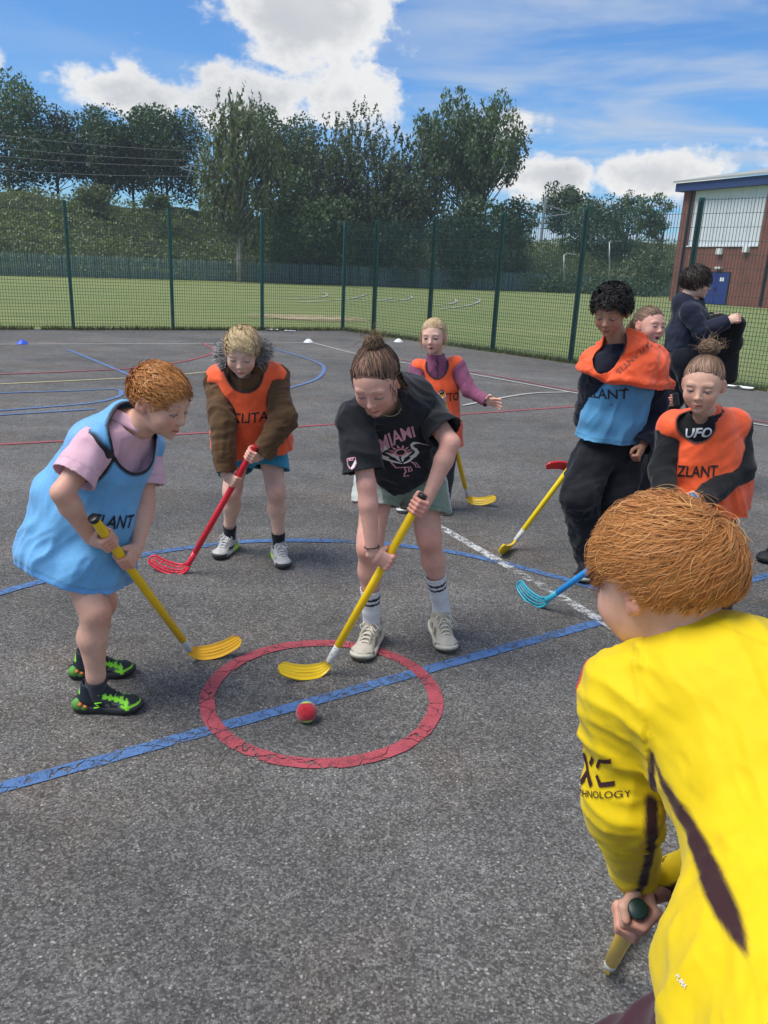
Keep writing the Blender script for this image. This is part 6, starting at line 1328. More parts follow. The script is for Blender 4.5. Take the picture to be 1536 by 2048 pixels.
    ob = garment(root, 'orange_bib', sh, .0065, BIB, ocol, lambda V: np.max([hf(V), (1 - opening(V)) * .06, plane(P(1255, 664, 3.90), (.25, .25, 1))(V), (.075 - np.linalg.norm(V - (hc + R @ A3(0, .0, -.075)), axis=1))], 0), [folds(.024, 11, (1, .2, -.55), 4, 1.3), folds(.013, 20, (1, 0, .75), 7), lambda V, N: .016 * np.exp(-((hf(V) + .022) / .018) ** 2)], .004, label='orange mesh bib slung round the shoulders like a shawl')
    exx = nrm(P(1296, 683, 3.7) - P(1236, 745, 3.68)); lay_px(ob, 'lettering', text_mesh('ATLANTIS', 1, .01), (1268, 714), (-14, 13), (9, 11), GREYINK, label='faded lettering showing through the orange mesh')
    tr = [econe(J['pel'] + up * .03, J['pel'] - up * .06, (.14, .115), (.145, .12), side, .02)]
    for q in 'RL': tr += [cone(J['hip' + q], J['kn' + q], .098, .085, .03), cone(J['kn' + q], J['an' + q], .085, .066, .03)]
    garment(root, 'cargo_trousers', tr, .0085, CLOTH, A3(.012, .013, .017), None, [folds(.018, 13, (.3, 0, 1), 2), folds(.014, 17, (1, 0, .4), 5)])
    for hp, yaw in ((ground(J['anR']), 200), (ground(J['anL']), 190)):
        shoe(root, hp, yaw, 1.12, lambda V: np.tile(A3(.015, .015, .018), (len(V), 1)), (.5, .47, .4), label='black canvas shoe with pale sole')
    top, bot = P(1232, 812, 4.33), G(1030, 1082, .055)
    stick('yellow stick with blade turned edge-on, held behind the tall boy', top, bot, G(990, 1130) - G(1022, 1098), (.92, .66, .012), (.95, .62, .010), normal=None)
# ------------------------------------------------ F: crying girl behind
def girl_behind():
    J = dict(hipR=P(1248, 880, 4.78), hipL=P(1288, 878, 4.82), pel=P(1268, 868, 4.82), chest=P(1276, 775, 4.78), neck=P(1284, 715, 4.74), shR=P(1248, 742, 4.72), shL=P(1312, 738, 4.80), elR=P(1240, 815, 4.70), wrR=P(1265, 860, 4.60), elL=P(1310, 815, 4.72), wrL=P(1333, 806, 4.52), anR=P(1246, 990, 4.85), anL=P(1285, 995, 4.85))
    for q in 'RL': J['kn' + q] = (J['hip' + q] + J['an' + q]) / 2 + A3(0, -.03, 0)
    root = person('upset girl with brown ponytail peering out behind the tall boy', ground(P(1268, 1005, 4.82))); s = .9; sk = SK['rosy']
    R = frame((.42, -.90, .0), (.05, 0, 1)); hc = P(1300, 650, 4.66); hs = .98
    hL = hand_mesh(sk, True, J['wrL'], P(1352, 800, 4.44) - J['wrL'], (.1, -.3, .9), .85, pose='relaxed', curl=1.2); hR = hand_mesh(sk, False, J['wrR'], (0, -.6, -.8), (-.8, -.2, 0), .85, pose='relaxed')
    body(root, J, s, sk, dict(c=hc, R=R, s=hs, brow=(.20, .12, .08), kw=dict(lid=.25, mouth='cry', frown=1., chub=1.1, vx=.0032)), [hL, hR], vx=.008)
    def ext(rg, cols):
        n = 150; S = np.zeros((n, 8, 3)); a = rg.normal(0, .010, (n, 3))
        for j in range(8): q = j / 7; S[:, j] = A3(.02, -.105, .03) + A3(.035, -.03, -.15) * q + a * (.6 + 1.2 * q)
        return [(S, np.outer(np.full(n, .0018), np.linspace(1, .3, 8)), cols[0] + (cols[1] - cols[0]) * rg.random((n, 1)))]
    hair(root, hc, R, hs, LBROWN, n=1300, length=.10, comb=to_comb((0, -.125, .03)), lift=.003, thick=.0016, wild=.08, front=.066, side=0, cap=.003, extra=ext, blend=sk)
    side = J['shR'] - J['shL']; up = nrm(J['neck'] - J['pel']); to = rings([(J['pel'], (.12, .095)), (J['chest'], (.12, .09)), (J['neck'], (.055, .05))], side, .02)
    for q in 'RL': to += [cone(J['neck'] * .6 + J['chest'] * .4, J['sh' + q], .05, .05, .03), cone(J['sh' + q], J['el' + q], .052, .055, .02)]
    garment(root, 't_shirt', to, .009, CLOTH, A3(.5, .5, .52), lambda V: np.max([np.minimum(plane(J['sh' + q] + (J['el' + q] - J['sh' + q]) * .8, J['el' + q] - J['sh' + q])(V), .09 - np.linalg.norm(V - J['el' + q], axis=1)) for q in 'RL'] + [plane(J['neck'] + up * .01, up)(V)], 0))
    tro = [econe(J['pel'], J['pel'] - up * .05, (.12, .10), (.12, .10), side, .02)]
    for q in 'RL': tro += [cone(J['hip' + q], J['kn' + q], .075, .058, .02), cone(J['kn' + q], J['an' + q], .058, .046, .02)]
    garment(root, 'leggings', tro, .009, CLOTH, A3(.02, .02, .024))
    for hp, yaw in ((ground(J['anR']), 185), (ground(J['anL']), 170)): shoe(root, hp, yaw, .98, lambda V: np.where((V[:, 2] > .06)[:, None], A3(.03, .03, .03), A3(.6, .6, .62)), (.7, .7, .7), lace=(.6, .6, .6))
    m = MB(); m.c = (.75, .73, .70); d = nrm(J['wrL'] - J['elL']); c = J['wrL'] - d * .012; u = nrm(np.cross(d, (0, 0, 1))); w = np.cross(d, u); m.tube([c + (math.cos(t) * u + math.sin(t) * w) * .0235 for t in np.linspace(0, 2 * math.pi, 22)], .005, 6, False); m.build('wristband', CLOTH, root, True, True)
    # phone in the hand
    c = P(1352, 799, 4.40); ax = frame((.5, -.5, .2)); m = MB(); m.c = (.012, .012, .016); m.box(c, (.010, .035, .075), ax.T); ph = m.build('smartphone', PLAS, None, False, True); bv = ph.modifiers.new('b', 'BEVEL'); bv.width = .004; setp(ph, 'dark phone held in the upset girl’s hand beside the tall boy', 'phone')
    # red stick held by her, blade upward
    top, bot = P(1238, 1005, 4.62), P(1142, 938, 4.42)
    stick('red stick showing only its raised blade beside the tall boy', top, bot, P(1098, 921, 4.36) - P(1146, 941, 4.42), (.62, .03, .04), (.60, .015, .03), False, False, blade_len=.19)
# ------------------------------------------------ G: boy walking with a black jacket
def boy_walking():
    J = dict(hipR=P(1366, 715, 5.92), hipL=P(1368, 712, 6.08), pel=P(1367, 700, 6.0), chest=P(1380, 640, 6.0), neck=P(1384, 606, 6.0), shR=P(1380, 624, 5.83), shL=P(1384, 620, 6.17), elR=P(1404, 664, 5.76), wrR=P(1456, 642, 5.74), elL=P(1410, 660, 6.2), wrL=P(1424, 634, 6.05), knR=P(1396, 800, 5.92), anR=P(1412, 925, 5.95), knL=P(1346, 795, 6.08), anL=P(1285, 905, 6.12))
    root = person('dark-haired boy in navy hooded jacket walking past the fence carrying a black jacket', ground(P(1370, 950, 6.0))); s = 1.08; sk = SK['pale']; fw = A3(1, -.1, 0)
    R = frame((.97, -.22, -.08), (0, 0, 1)); hc = P(1394, 565, 5.97); hs = 1.02
    hR = hand_mesh(sk, False, J['wrR'], P(1480, 634, 5.70) - J['wrR'], (0, .3, .9), .95, pose='grip', rs=.012); hL = hand_mesh(sk, True, J['wrL'], (1, -.2, -.1), (0, -.3, .9), .95, pose='grip', rs=.012)
    body(root, J, s, sk, dict(c=hc, R=R, s=hs, brow=(.03, .02, .015), kw=dict(lid=.7, chub=.92, vx=.0036)), [hR, hL], fw, vx=.009)
    hair(root, hc, R, hs, MBROWN, n=1500, length=.06, comb=fwd_comb((0, -.06, .08), (0, .45, -.35)), lift=.014, thick=.0020, wild=.15, front=.048, side=-.02, nape=-.055, cap=.010)
    side = A3(0, -1, 0); up = nrm(J['neck'] - J['pel'])
    ja = rings([(P(1364, 712, 6.0), (.160, .135)), (P(1370, 670, 6.0), (.150, .122)), (P(1380, 632, 6.0), (.152, .108)), (P(1386, 608, 6.0), (.075, .075))], side, .03) + [ball(P(1372, 604, 6.0), (.075, .09, .065), .03), ball(P(1362, 612, 6.0), (.05, .08, .06), .03)]
    for q in 'RL': ja += [cone(J['neck'] * .6 + J['chest'] * .4, J['sh' + q], .062, .062, .03), cone(J['sh' + q], J['el' + q], .062, .056, .02), cone(J['el' + q], J['wr' + q], .056, .042, .02)]
    garment(root, 'hooded_jacket', ja, .0095, CLOTH, A3(.012, .016, .034), lambda V: np.max([np.minimum(plane(J['wr' + q], J['wr' + q] - J['el' + q])(V), .09 - np.linalg.norm(V - J['wr' + q], axis=1)) for q in 'RL'] + [plane(P(1362, 704, 5.85), (0, 0, -1))(V), .062 - np.linalg.norm(V - (hc + R @ A3(0, .015, -.09)), axis=1)], 0), [folds(.016, 9, (.5, 0, 1), 2), folds(.008, 16, (1, .2, .3), 4)], .006)
    tr = [econe(J['pel'], J['pel'] - up * .06, (.15, .125), (.15, .125), side, .02)]
    for q in 'RL': tr += [cone(J['hip' + q], J['kn' + q], .098, .082, .03), cone(J['kn' + q], J['an' + q], .082, .066, .03)]
    garment(root, 'trousers', tr, .0105, CLOTH, A3(.010, .011, .016), None, [folds(.012, 11, (.3, 0, 1), 2)])
    for hp, yaw in ((ground(J['anR']), 88), (ground(J['anL']), 88)): shoe(root, hp, yaw, 1.2, lambda V: np.tile(A3(.02, .02, .022), (len(V), 1)), (.4, .4, .4))
    # carried jacket
    jk = empty('carried_jacket', tuple(P(1455, 700, 5.78))); setp(jk, 'black jacket draped over the walking boy’s hands', 'jacket')
    g = [cone(P(1428, 641, 5.88), P(1476, 645, 5.80), .040, .030, .03), econe(P(1450, 652, 5.86), P(1452, 690, 5.86), (.115, .040), (.10, .045), (1, 0, 0), .04), econe(P(1452, 690, 5.86), P(1452, 758, 5.86), (.085, .045), (.065, .040), (1, 0, 0), .04), cone(P(1477, 650, 5.80), P(1466, 690, 5.82), .024, .04, .03)]
    garment(jk, 'jacket_cloth', g, .009, CLOTH, A3(.008, .008, .009), None, [folds(.022, 8, (.1, 0, 1), 3, 1.2), folds(.01, 16, (.3, 0, 1), 9)])
# ------------------------------------------------ H: kid with top bun
def kid_bun():
    J = dict(hipR=P(1378, 1000, 3.30), hipL=P(1430, 998, 3.30), pel=P(1405, 985, 3.30), chest=P(1408, 895, 3.26), neck=P(1412, 838, 3.22), shR=P(1343, 862, 3.24), shL=P(1470, 858, 3.26), elR=P(1324, 942, 3.20), elL=P(1480, 942, 3.20), anR=P(1372, 1225, 3.34), anL=P(1440, 1225, 3.34))
    for q in 'RL': J['kn' + q] = (J['hip' + q] + J['an' + q]) / 2 + A3(0, -.03, 0)
    root = person('child with hair in a top bun in black hoodie and orange bib, hands together', ground(P(1405, 1250, 3.3))); s = .92; sk = SK['fair']
    top, bot = P(1388, 992, 3.02), G(1092, 1201, .05); SA = (top, bot)
    stick('blue stick with cyan slotted blade lying out from the child with the bun', top, bot, G(995, 1180) - G(1086, 1222), (.03, .34, .80), (.04, .36, .48), False, True, cap=(.03, .2, .5))
    w1, X1, Y1 = grip(SA, .10, J['elR'], False, .88); w2, X2, Y2 = grip(SA, .035, J['elL'], True, .88); J['wrR'], J['wrL'] = w1, w2
    R = frame((-.48, -.84, -.22), (-.03, 0, 1)); hc = P(1406, 768, 3.13); hs = 1.0
    body(root, J, s, sk, dict(c=hc, R=R, s=hs, brow=(.20, .13, .085), kw=dict(lid=.72, frown=.4, chub=1.04), gaze=(0, .8, -.6), iris=(.035, .022, .016)), [hand_mesh(sk, False, w1, X1, Y1, .88, rs=.016), hand_mesh(sk, True, w2, X2, Y2, .88, rs=.016)], vx=.007)
    hair(root, hc, R, hs, LBROWN, n=2000, length=.075, comb=to_comb((.0, -.06, .125)), lift=.003, thick=.0013, wild=.08, front=.066, side=.004, nape=-.03, cap=.002, blend=sk, extra=bun((.0, -.065, .128), .040, 380, 1.2, 30))
    side = J['shR'] - J['shL']; up = nrm(J['neck'] - J['pel'])
    ho = rings([(J['pel'], (.14, .11)), (J['chest'], (.14, .105)), (P(1412, 845, 3.22), (.085, .08)), (P(1411, 828, 3.21), (.066, .064))], side, .03)
    for q in 'RL': ho += [cone(J['neck'] * .6 + J['chest'] * .4, J['sh' + q], .054, .056, .03), cone(J['sh' + q], J['el' + q], .052, .050, .02), cone(J['el' + q], J['wr' + q], .050, .040, .02)]
    nkc = hc + R @ A3(0, .030, -.120)
    hoo = garment(root, 'hoodie', ho, .007, CLOTH, BLACK, lambda V: np.max([np.minimum(plane(J['wr' + q] - nrm(J['wr' + q] - J['el' + q]) * .006, J['wr' + q] - J['el' + q])(V), .08 - np.linalg.norm(V - J['wr' + q], axis=1)) for q in 'RL'] + [plane(P(1410, 822, 3.2), up)(V), .052 - np.linalg.norm(V - nkc, axis=1)], 0), [folds(.012, 12, (.2, 0, 1), 3), folds(.006, 22, (1, 0, .4), 5)])
    lay(hoo, 'lettering', text_mesh('UFO', 1, .03), hitpx(1398, 866, hoo.name)[0], A3(.042, .004, 0), A3(0, .014, .046), WHITEINK, label='white letters on the black hoodie')
    b = rings([(P(1402, 1050, 3.27), (.190, .140)), (P(1402, 985, 3.27), (.178, .138)), (J['chest'], (.165, .132)), (P(1412, 855, 3.23), (.118, .112))], side, .03) + [cone(J['neck'] * .6 + J['chest'] * .4, J['sh' + q] * .93 + J['neck'] * .07 + up * .016, .078, .066, .03) for q in 'RL']
    tr = near_trim([cone(J['sh' + q] + (J['el' + q] - J['sh' + q]) * .2, J['el' + q], .052, .050) for q in 'RL'], -.02, .009); nc = P(1404, 838, 3.07)
    op = lambda V: np.linalg.norm((V - nc) * (1.12, .7, .80), axis=1)
    def bcol(V):
        C = np.tile(ORANGE, (len(V), 1)); C = mixc(C, BLACK, np.maximum(tr(V) * sstep((V - J['chest']) @ up, -.10, -.07), soft(op(V), .106))); return C
    bib = garment(root, 'bib', b, .0065, BIB, bcol, lambda V: np.maximum(plane(P(1402, 1032, 3.15), (0, .05, -1))(V), .100 - op(V)), [folds(.028, 11, up, 12, 1.2, lambda V: .2 + sstep(-(V - J['chest']) @ up, -.04, .12)), folds(.004, 24, (1, 0, 1), 2)], .003)
    lay_px(bib, 'lettering', text_mesh('ZLANT', 1, .018, .12), (1394, 944), (25, 0), (0, -32), INK, label='black lettering on the folded orange bib')
    tro = [econe(J['pel'], J['pel'] - up * .05, (.13, .11), (.13, .11), side, .02)]
    for q in 'RL': tro += [cone(J['hip' + q], J['kn' + q], .084, .066, .02), cone(J['kn' + q], J['an' + q], .066, .052, .02)]
    garment(root, 'trousers', tro, .010, CLOTH, A3(.02, .021, .026))
    for hp, yaw in ((ground(J['anR']), 192), (ground(J['anL']), 175)): shoe(root, hp, yaw, .98, lambda V: np.tile(A3(.04, .04, .045), (len(V), 1)), (.5, .5, .5), lace=(.5, .5, .5))
# ------------------------------------------------ I: red-haired boy in yellow, seen from behind
def boy_yellow():
    J = dict(pel=P(1655, 1960, .62), chest=P(1505, 1490, .85), neck=P(1372, 1300, .93), shL=P(1243, 1392, .945), shR=P(1655, 1440, .82), elL=P(1243, 1605, .93), elR=P(1510, 1700, .99), hipL=P(1590, 2040, .68), hipR=P(1730, 2040, .60))
    J['knL'] = P(1262, 2185, .82); J['knR'] = J['hipR'] + A3(.03, .26, -.22); J['anL'] = A3(J['knL'][0] - .02, J['knL'][1] - .06, .08); J['anR'] = A3(J['knR'][0] + .03, J['knR'][1] - .06, .08)
    root = person('red-haired boy in long-sleeved yellow football shirt, seen from behind', ground(J['pel'])); s = .98; sk = SK['fair']
    top = P(1276, 1818, .985); bot = G(1219, 1932, .05); d = nrm(bot - top); SA = (top, bot)
    stick('yellow stick with dark green end cap, held by the boy in the yellow shirt', top, bot, G(1262, 1830) - G(1219, 1932), (.88, .54, .02), (.95, .58, .012), cap=(.012, .035, .028), R=.0150)
    _sd = nrm(J['shR'] - J['shL']); J['waist'] = J['pel'] * .5 + J['chest'] * .5 + _sd * .035
    w1, X1, Y1 = grip(SA, .045, J['elL'], True, .95, True); w2, X2, Y2 = grip(SA, .125, J['elR'], False, .95, True); J['wrL'], J['wrR'] = w1, w2
    fw = nrm((-.35, 1, 0)); R = frame((-.55, .80, -.30), (-.08, .1, 1)); hc = P(1318, 1160, .985); hs = .96
    body(root, J, s * .9, sk, dict(c=hc, R=R, s=hs, brow=(.36, .18, .08), kw=dict(lid=.4, chub=1.06)), [hand_mesh(sk, True, w1, X1, Y1, .95, rs=.0165, vx=.0024), hand_mesh(sk, False, w2, X2, Y2, .95, rs=.0165, vx=.0024)], fw, vx=.007)
    def fly(rg, cols):
        n = 170; d = rg.normal(0, 1, (n, 3)); d[:, 1] += .7; d[:, 2] = np.abs(d[:, 2]) + .15; d /= np.linalg.norm(d, axis=1)[:, None]; S = np.zeros((n, 12, 3)); q = CR_C + d * (CR_R + .012); t = np.cross(d, rg.normal(0, 1, (n, 3))); t /= np.linalg.norm(t, axis=1)[:, None]; w = rg.uniform(.25, .62, n)[:, None] * np.sign(rg.random((n, 1)) - .4)
        for j in range(12): S[:, j] = q; t = t * np.cos(w) + np.cross(d, t) * np.sin(w) * .8 + d * .16 * np.cos(j * .55); t /= np.linalg.norm(t, axis=1)[:, None]; q = q + t * .0062 * rg.uniform(.8, 1.2)
        return [(S, np.outer(rg.uniform(.0003, .00075, n), np.linspace(1, .35, 12)), cols[1] + (cols[2] - cols[1]) * rg.random((n, 1)))]
    def comb(q):
        w = A3(.012, -.070, .080); d = q - w; r = np.linalg.norm(d, axis=1)[:, None]; t = d / (r + .012); t = t + np.cross(t, A3(.05, -.70, .7)) * .45 + A3(0, .25, -.25); return t
    hair(root, hc, R, hs, GINGER, n=16000, length=.066, comb=comb, curl=.50, lift=.013, thick=.00050, seg=9, wild=.085, coh=.92, extra=fly, front=.056, side=.002, nape=-.018, cap=.005, lenfn=lambda p: np.interp(p[:, 2], [-.06, -.02, .0, .03, .06], [.14, .18, .30, .75, 1.25]) * (1 + .25 * (p[:, 1] > .03)) * np.where((np.abs(p[:, 1] + .005) < .035) & (p[:, 2] < .065), .45, 1), freq=70, ear=.022)
    side = nrm(J['shR'] - J['shL']); up = nrm(J['neck'] - J['pel']); YEL = A3(.79, .555, .004); MAR = A3(.040, .012, .014)
    back = nrm(np.cross(up, side)); back = back if back @ (CAMP - J['chest']) > 0 else -back
    J['waist'] = J['pel'] * .5 + J['chest'] * .5 - back * .01 + side * .028
    to = rings([(P(1720, 2180, .52), (.160, .13)), (J['pel'], (.150, .12)), (J['pel'] * .5 + J['chest'] * .5 - back * .01 + side * .028, (.122, .10)), (J['chest'] + side * .010, (.126, .104)), (P(1415, 1372, .905), (.112, .082)), (P(1378, 1296, .935), (.060, .055))], side, .03)
    for q in 'RL': to += [cone(J['neck'] * .6 + J['chest'] * .4, J['sh' + q], .064, .052, .04), cone(J['sh' + q], J['el' + q], .050, .046, .025), cone(J['el' + q], J['wr' + q], .046, .037, .02)]
    to += [ball(P(1500, 1830, .70), (.05, .05, .035), .03), ball(P(1455, 1915, .68), (.050, .05, .030), .03)]
    def ycol(V):
        C = np.tile(YEL, (len(V), 1))
        def band(px, w, col, mx=1.0, C=None):
            pts = [hitpx(*p)[0] for p in px]; pts = [p for p in pts if p is not None]
            if len(pts) < 2: return C
            d, t = polydist(V, pts); ww = np.interp(t, np.linspace(0, 1, len(w)), w); return mixc(C, col, soft(d - ww, 0, .0034) * mx)
        C = band([(1309, 1522), (1322, 1560), (1347, 1605), (1388, 1680), (1424, 1760), (1452, 1820), (1478, 1875), (1494, 1912)], [.003, .007, .011, .013, .014, .013, .007, .001], MAR, C=C)
        C = band([(1305, 1510), (1306, 1560), (1304, 1610), (1303, 1660), (1300, 1710), (1288, 1760), (1268, 1792)], [.006, .009, .010, .011, .010, .009, .006], MAR, C=C)
        dr = pd(cone(J['elR'], J['wrR'], .047, .038), V); low = (V - J['elR']) @ nrm(np.cross(J['wrR'] - J['elR'], RGT)); low = low * np.sign((nrm(np.cross(J['wrR'] - J['elR'], RGT))) @ A3(0, 0, -1)); C = mixc(C, MAR, (dr < .012) * sstep(low, .012, .016))
        C = band([(1208, 1795), (1240, 1806), (1270, 1800)], [.006, .006, .006], MAR, C=C)
        C = band([(1268, 1285), (1262, 1330), (1275, 1400), (1305, 1478)], [.0008, .0008, .0008], YEL * .62, .8, C=C)
        C = band([(1168, 1445), (1210, 1450), (1260, 1468), (1304, 1480)], [.0006, .0006], YEL * .62, .8, C=C)
        C = band([(1494, 1912), (1515, 1985), (1525, 2047)], [.0006, .0006], YEL * .66, .8, C=C)
        C = band([(1345, 1232), (1400, 1240), (1470, 1262), (1535, 1290)], [.0006, .0006], YEL * .66, .8, C=C)
        lat = nrm(J['shL'] - J['shR']); o = (V - J['shL']) @ nrm(lat + A3(0, .55, 0)); h = (V - J['shL']) @ nrm(J['elL'] - J['shL']); C = mixc(C, A3(.62, .03, .03), sstep(o, .043, .047) * sstep(h, -.07, -.05) * (1 - sstep(h, .10, .12)))
        return C
    arm_in = lambda V: .3 + .9 * (pd(cone(J['shL'], J['elL'], .07, .07), V) < .02)
    top_o = garment(root, 'football_shirt', to, .0044, CLOTH_Y, ycol, lambda V: np.max([armclip(J, q, 2.02, .06)(V) for q in 'RL'] + [plane(P(1460, 2100, .62), -up)(V), .058 - np.linalg.norm(V - (hc + R @ A3(0, -.030, -.115)), axis=1)], 0), [folds(.014, 11, nrm(side + up * .4), 3, 1.5, lambda V: .10 + 1.0 * sstep(-(V - J['chest']) @ up, .0, .22)), folds(.009, 19, nrm(side - up * .6), 5, 1.4, arm_in), folds(.004, 30, up, 8)], .003)
    XC = stroke([(-1.45, .5), (-1.05, .02), (-.62, -.5)], .20) + stroke([(-.62, .5), (-.86, .18)], .2) + stroke([(-1.05, -.12), (-1.40, -.5)], .2) + stroke([(.52, .43), (-.10, .43), (-.34, .12)], .17) + stroke([(-.34, -.12), (-.10, -.43), (.52, -.43)], .17)
    lay_px(top_o, 'sleeve_logo', poly_mesh(XC, .15), (1207, 1543), (34, 2), (1, -58), MAROON, off=.002, tear=.02, label='maroon XC mark on the yellow sleeve'); lay_px(top_o, 'sleeve_lettering', text_mesh('TECHNOLOGY', 1, .005), (1188, 1589), (15, 1), (0, -20), MAROON, off=.002, tear=.02, label='small maroon lettering under the sleeve mark')
    lay_px(top_o, 'hem_lettering', text_mesh('PUMA', 1, .01), (1364, 1962), (7, 9.5), (10, -9), WHITEINK, off=.002, tear=.02, label='tiny white lettering by the shirt hem')
    tr = rings([(J['pel'] + up * .02, (.130, .100)), (J['pel'] - up * .08, (.145, .12))], side, .03)
    for q in 'RL': tr += [cone(J['hip' + q], J['kn' + q], .092, .075, .03), cone(J['kn' + q], J['an' + q], .075, .055, .03)]
    garment(root, 'tracksuit_bottoms', tr, .009, CLOTH, A3(.055, .016, .026), None, [folds(.012, 14, (.2, .5, 1), 2)])
    for q in 'LR': shoe(root, ground(J['an' + q]), -20, 1.0, lambda V: np.tile(A3(.03, .03, .03), (len(V), 1)), (.5, .5, .5))
# ------------------------------------------------ J: dark-clothed figure at the frame edge
def edge_person():
    b = G(1560, 1118); x, y = b[0], b[1] + .02
    J = dict(hipR=A3(x + .0, y, .80), hipL=A3(x + .17, y + .05, .80), knR=A3(x - .01, y - .03, .46), knL=A3(x + .19, y + .02, .46), anR=A3(x, y, .09), anL=A3(x + .2, y + .06, .09), pel=A3(x + .085, y + .02, .86), chest=A3(x + .085, y, 1.14), neck=A3(x + .085, y, 1.32), shR=A3(x - .07, y, 1.27), shL=A3(x + .24, y + .02, 1.27), elR=A3(x - .09, y + .02, 1.03), elL=A3(x + .27, y + .03, 1.03), wrR=A3(x - .05, y - .10, .84), wrL=A3(x + .24, y - .1, .84))
    J = {k: v + A3(.06, 0, 0) if k[:2] not in ('an', 'kn', 'hi') else v for k, v in J.items()}
    root = person('person in black trousers and black boots cut off by the picture edge', (x + .08, y, 0)); s = 1.05; sk = SK['fair']
    R = frame((-.8, -.5, 0)); hc = J['neck'] + A3(-.02, -.03, .17)
    body(root, J, s, sk, dict(c=hc, R=R, s=1.05, brow=(.05, .03, .02), kw=dict(vx=.0045)), [hand_mesh(sk, False, J['wrR'], (0, -.3, -1), (-.5, -1, 0), 1, pose='relaxed'), hand_mesh(sk, True, J['wrL'], (0, -.3, -1), (.5, -1, 0), 1, pose='relaxed')], vx=.010)
    hair(root, hc, R, 1.05, MBROWN, n=300, length=.06, comb=fwd_comb(), lift=.01, thick=.0022)
    side = J['shR'] - J['shL']; up = A3(0, 0, 1); co = rings([(J['pel'] - up * .04, (.165, .13)), (J['chest'], (.165, .12)), (J['neck'], (.07, .07))], side, .03)
    for q in 'RL': co += [cone(J['neck'] * .6 + J['chest'] * .4, J['sh' + q], .07, .07, .03), cone(J['sh' + q], J['el' + q], .07, .062, .02), cone(J['el' + q], J['wr' + q], .062, .047, .02)]
    garment(root, 'coat', co, .011, CLOTH, A3(.014, .014, .018), lambda V: np.max([np.minimum(plane(J['wr' + q], J['wr' + q] - J['el' + q])(V), .08 - np.linalg.norm(V - J['wr' + q], axis=1)) for q in 'RL'] + [plane(J['pel'] - up * .06, -up)(V), plane(J['neck'] + up * .02, up)(V)], 0), [folds(.01, 12, up, 2)])
    tr = [econe(J['pel'], J['pel'] - up * .06, (.14, .12), (.14, .12), side, .02)]
    for q in 'RL': tr += [cone(J['hip' + q], J['kn' + q], .095, .080, .03), cone(J['kn' + q], J['an' + q] + up * .07, .080, .064, .02)]
    garment(root, 'trousers', tr, .008, CLOTH, A3(.012, .012, .015), None, [folds(.013, 12, (.3, 0, 1), 2), folds(.010, 20, (1, 0, .1), 6, 1.5, lambda V: V[:, 2] < .25)])
    for q, yaw in (('R', 232), ('L', 215)):
        so, Lf = shoe(root, ground(J['an' + q]), yaw, 1.16, lambda V: np.tile(A3(.016, .015, .015), (len(V), 1)) * (.7 + .6 * vnoise(V, 60, 1))[:, None], (.025, .022, .02), lace=(.02, .02, .02), label='black walking boot', bulk=1.08)
        m = MB(); m.c = (.015, .014, .014); m.tube(Lf([(0, -.008, .06), (0, -.008, .10), (0, -.006, .14), (0, -.006, .146)]), [.038, .041, .044, .042], 14); m.build('boot_shaft', SHOE, so, True, True)
def cy_b(t): t.bump(t.M('ADD', t.M('MULTIPLY', t.noise(1400, 2), .35), t.noise(55, 3)), .18, .003)
CLOTH_Y = vcol('football_shirt_fabric', .68, .25, cy_b, .05, 20, sheen=.1)
# ================================================================== small things
def ball_obj():
    c = G(613, 1424, .0375); c[2] = .0372; r = .0370; n, m = 48, 32; V = []
    for i in range(m + 1):
        a = math.pi * i / m
        for j in range(n): b = 2 * math.pi * j / n; V.append((math.sin(a) * math.cos(b), math.sin(a) * math.sin(b), math.cos(a)))
    V = np.array(V); Fc = np.array([(i * n + j, (i + 1) * n + j, (i + 1) * n + (j + 1) % n, i * n + (j + 1) % n) for i in range(m) for j in range(n)])
    w = nrm(A3(-.12, .54, .84)); d = np.abs(V @ w); k = vnoise(V, 9, 3)
    C = np.tile(A3(.50, .008, .022), (len(V), 1)); C[d > .80] = (.52, .62, .035); C *= (.8 + .4 * vnoise(V, 14, 1))[:, None]; se = np.abs(d - .80) < .03; C[se] *= .55; gr = (k > .74) & (d < .8); C[gr] *= .55
    t = NT('felt'); t.base(t.mix(1., t.attr(), t.rng(t.noise(260, 3), .3, .7, .75, 1.2), 'MULTIPLY')); t.set(Roughness=.95); t.b.inputs['Sheen Weight'].default_value = .4; t.bump(t.noise(500, 3), .7, .003)
    o = link('ball', raw_mesh('ball', V * r * (1 + .012 * (vnoise(V, 60, 2) - .5))[:, None], Fc, True, C, [t.m]), None, tuple(c)); setp(o, 'red and lime felt ball lying in the small red circle', 'ball')
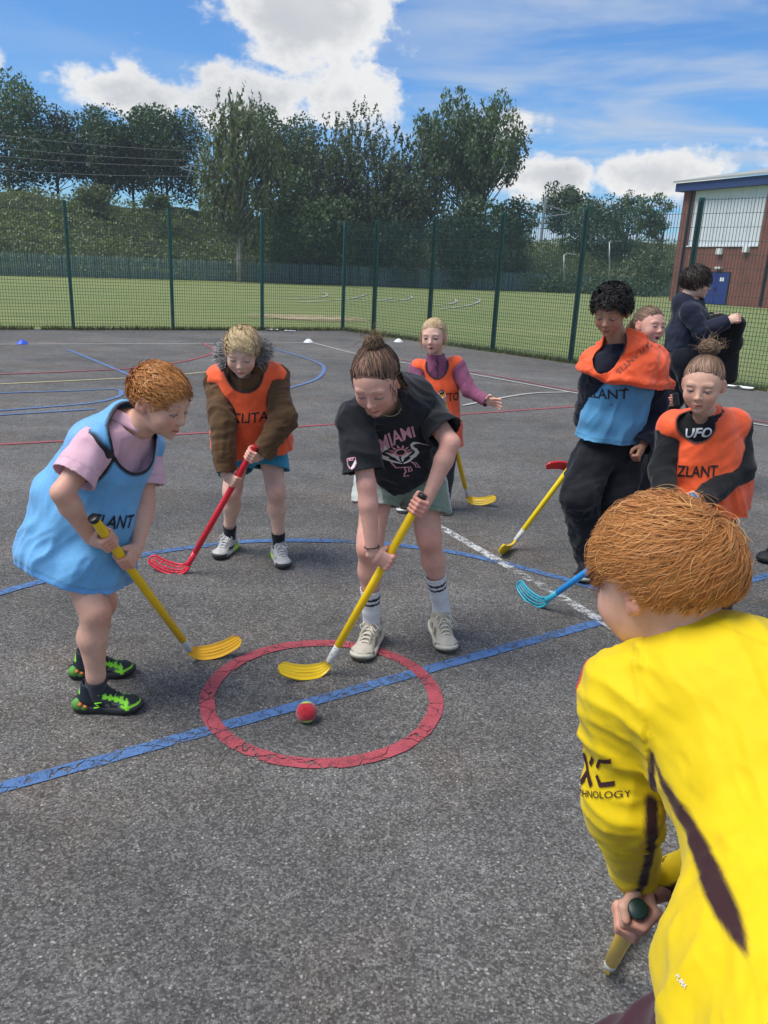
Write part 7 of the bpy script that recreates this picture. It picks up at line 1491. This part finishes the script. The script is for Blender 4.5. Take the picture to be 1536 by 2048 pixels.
def cone_disc(px, py, col, label):
    p = G(px, py); rr = [.10, .098, .085, .055, .035, .030, .028]; zz = [.0, .006, .018, .045, .062, .064, .05]; n = 28; V = [(r * math.cos(2 * math.pi * k / n), r * math.sin(2 * math.pi * k / n), z) for r, z in zip(rr, zz) for k in range(n)]
    Fc = [(i * n + k, i * n + (k + 1) % n, (i + 1) * n + (k + 1) % n, (i + 1) * n + k) for i in range(6) for k in range(n)]
    o = link('marker_cone', raw_mesh('marker_cone', np.array(V), np.array(Fc), True, None, [simple('cone_plastic', col, .45)]), None, (p[0], p[1], .001)); o.scale = (1.05, 1.05, 1.1); md = o.modifiers.new('t', 'SOLIDIFY'); md.thickness = .003; setp(o, label, 'cone', 'marker cones on the far court')
def litter(px, py, size, label, rot=0.):
    p = G(px, py); n = 7; g = np.array([[((i / (n - 1) - .5) * size[0], (j / (n - 1) - .5) * size[1], .012 + size[2] * (vnoise(np.array([[i * .7, j * .6, px]]), 1, 3)[0])) for j in range(n)] for i in range(n)]); m = MB(); c, s_ = math.cos(rot), math.sin(rot); g = g @ np.array([[c, s_, 0], [-s_, c, 0], [0, 0, 1]]) + p; m.grid(g); o = m.build('litter_paper', simple('paper', (.75, .75, .74), .8), None, False); o.modifiers.new('t', 'SOLIDIFY').thickness = .002; setp(o, label, 'litter')
import sys as _s
_only = globals().get('ONLY')
for fn in (boy_blue_bib, boy_parka, girl_tee, girl_blond, boy_tall, girl_behind, boy_walking, kid_bun, boy_yellow, edge_person):
    fn()
ball_obj()
cone_disc(45, 688, (.03, .10, .62), 'blue marker cone on the far white line'); cone_disc(617, 685, (.75, .76, .78), 'white marker cone at the end of the far white line'); cone_disc(797, 684, (.75, .76, .78), 'white marker cone by the grass edge behind the bun')
litter(545, 662, (.28, .16, .05), 'crumpled white paper under the back fence post'); litter(580, 663, (.26, .10, .02), 'flat white paper scrap beside the crumpled paper'); litter(690, 661, (.3, .12, .03), 'white litter scrap at the fence corner'); litter(1478, 778, (.42, .12, .05), 'white paper strip at the fence foot by the walking boy', -.7)

def haze():
    m = MB(); lo, hi = A3(-120, -20, -3.5), A3(130, 135, 30); c = (lo + hi) / 2; m.box(c, hi - lo)
    t = NT('haze_air'); t.N.remove(t.b); v = t.nd('ShaderNodeVolumePrincipled'); v.inputs['Density'].default_value = .0006; v.inputs['Color'].default_value = (.80, .88, 1, 1); v.inputs['Anisotropy'].default_value = .2
    t.L.new(v.outputs[0], t.out.inputs['Volume']); o = m.build('haze', t.m); setp(o, 'thin pale haze in the air over the court and field', 'haze', kind='stuff')
haze()
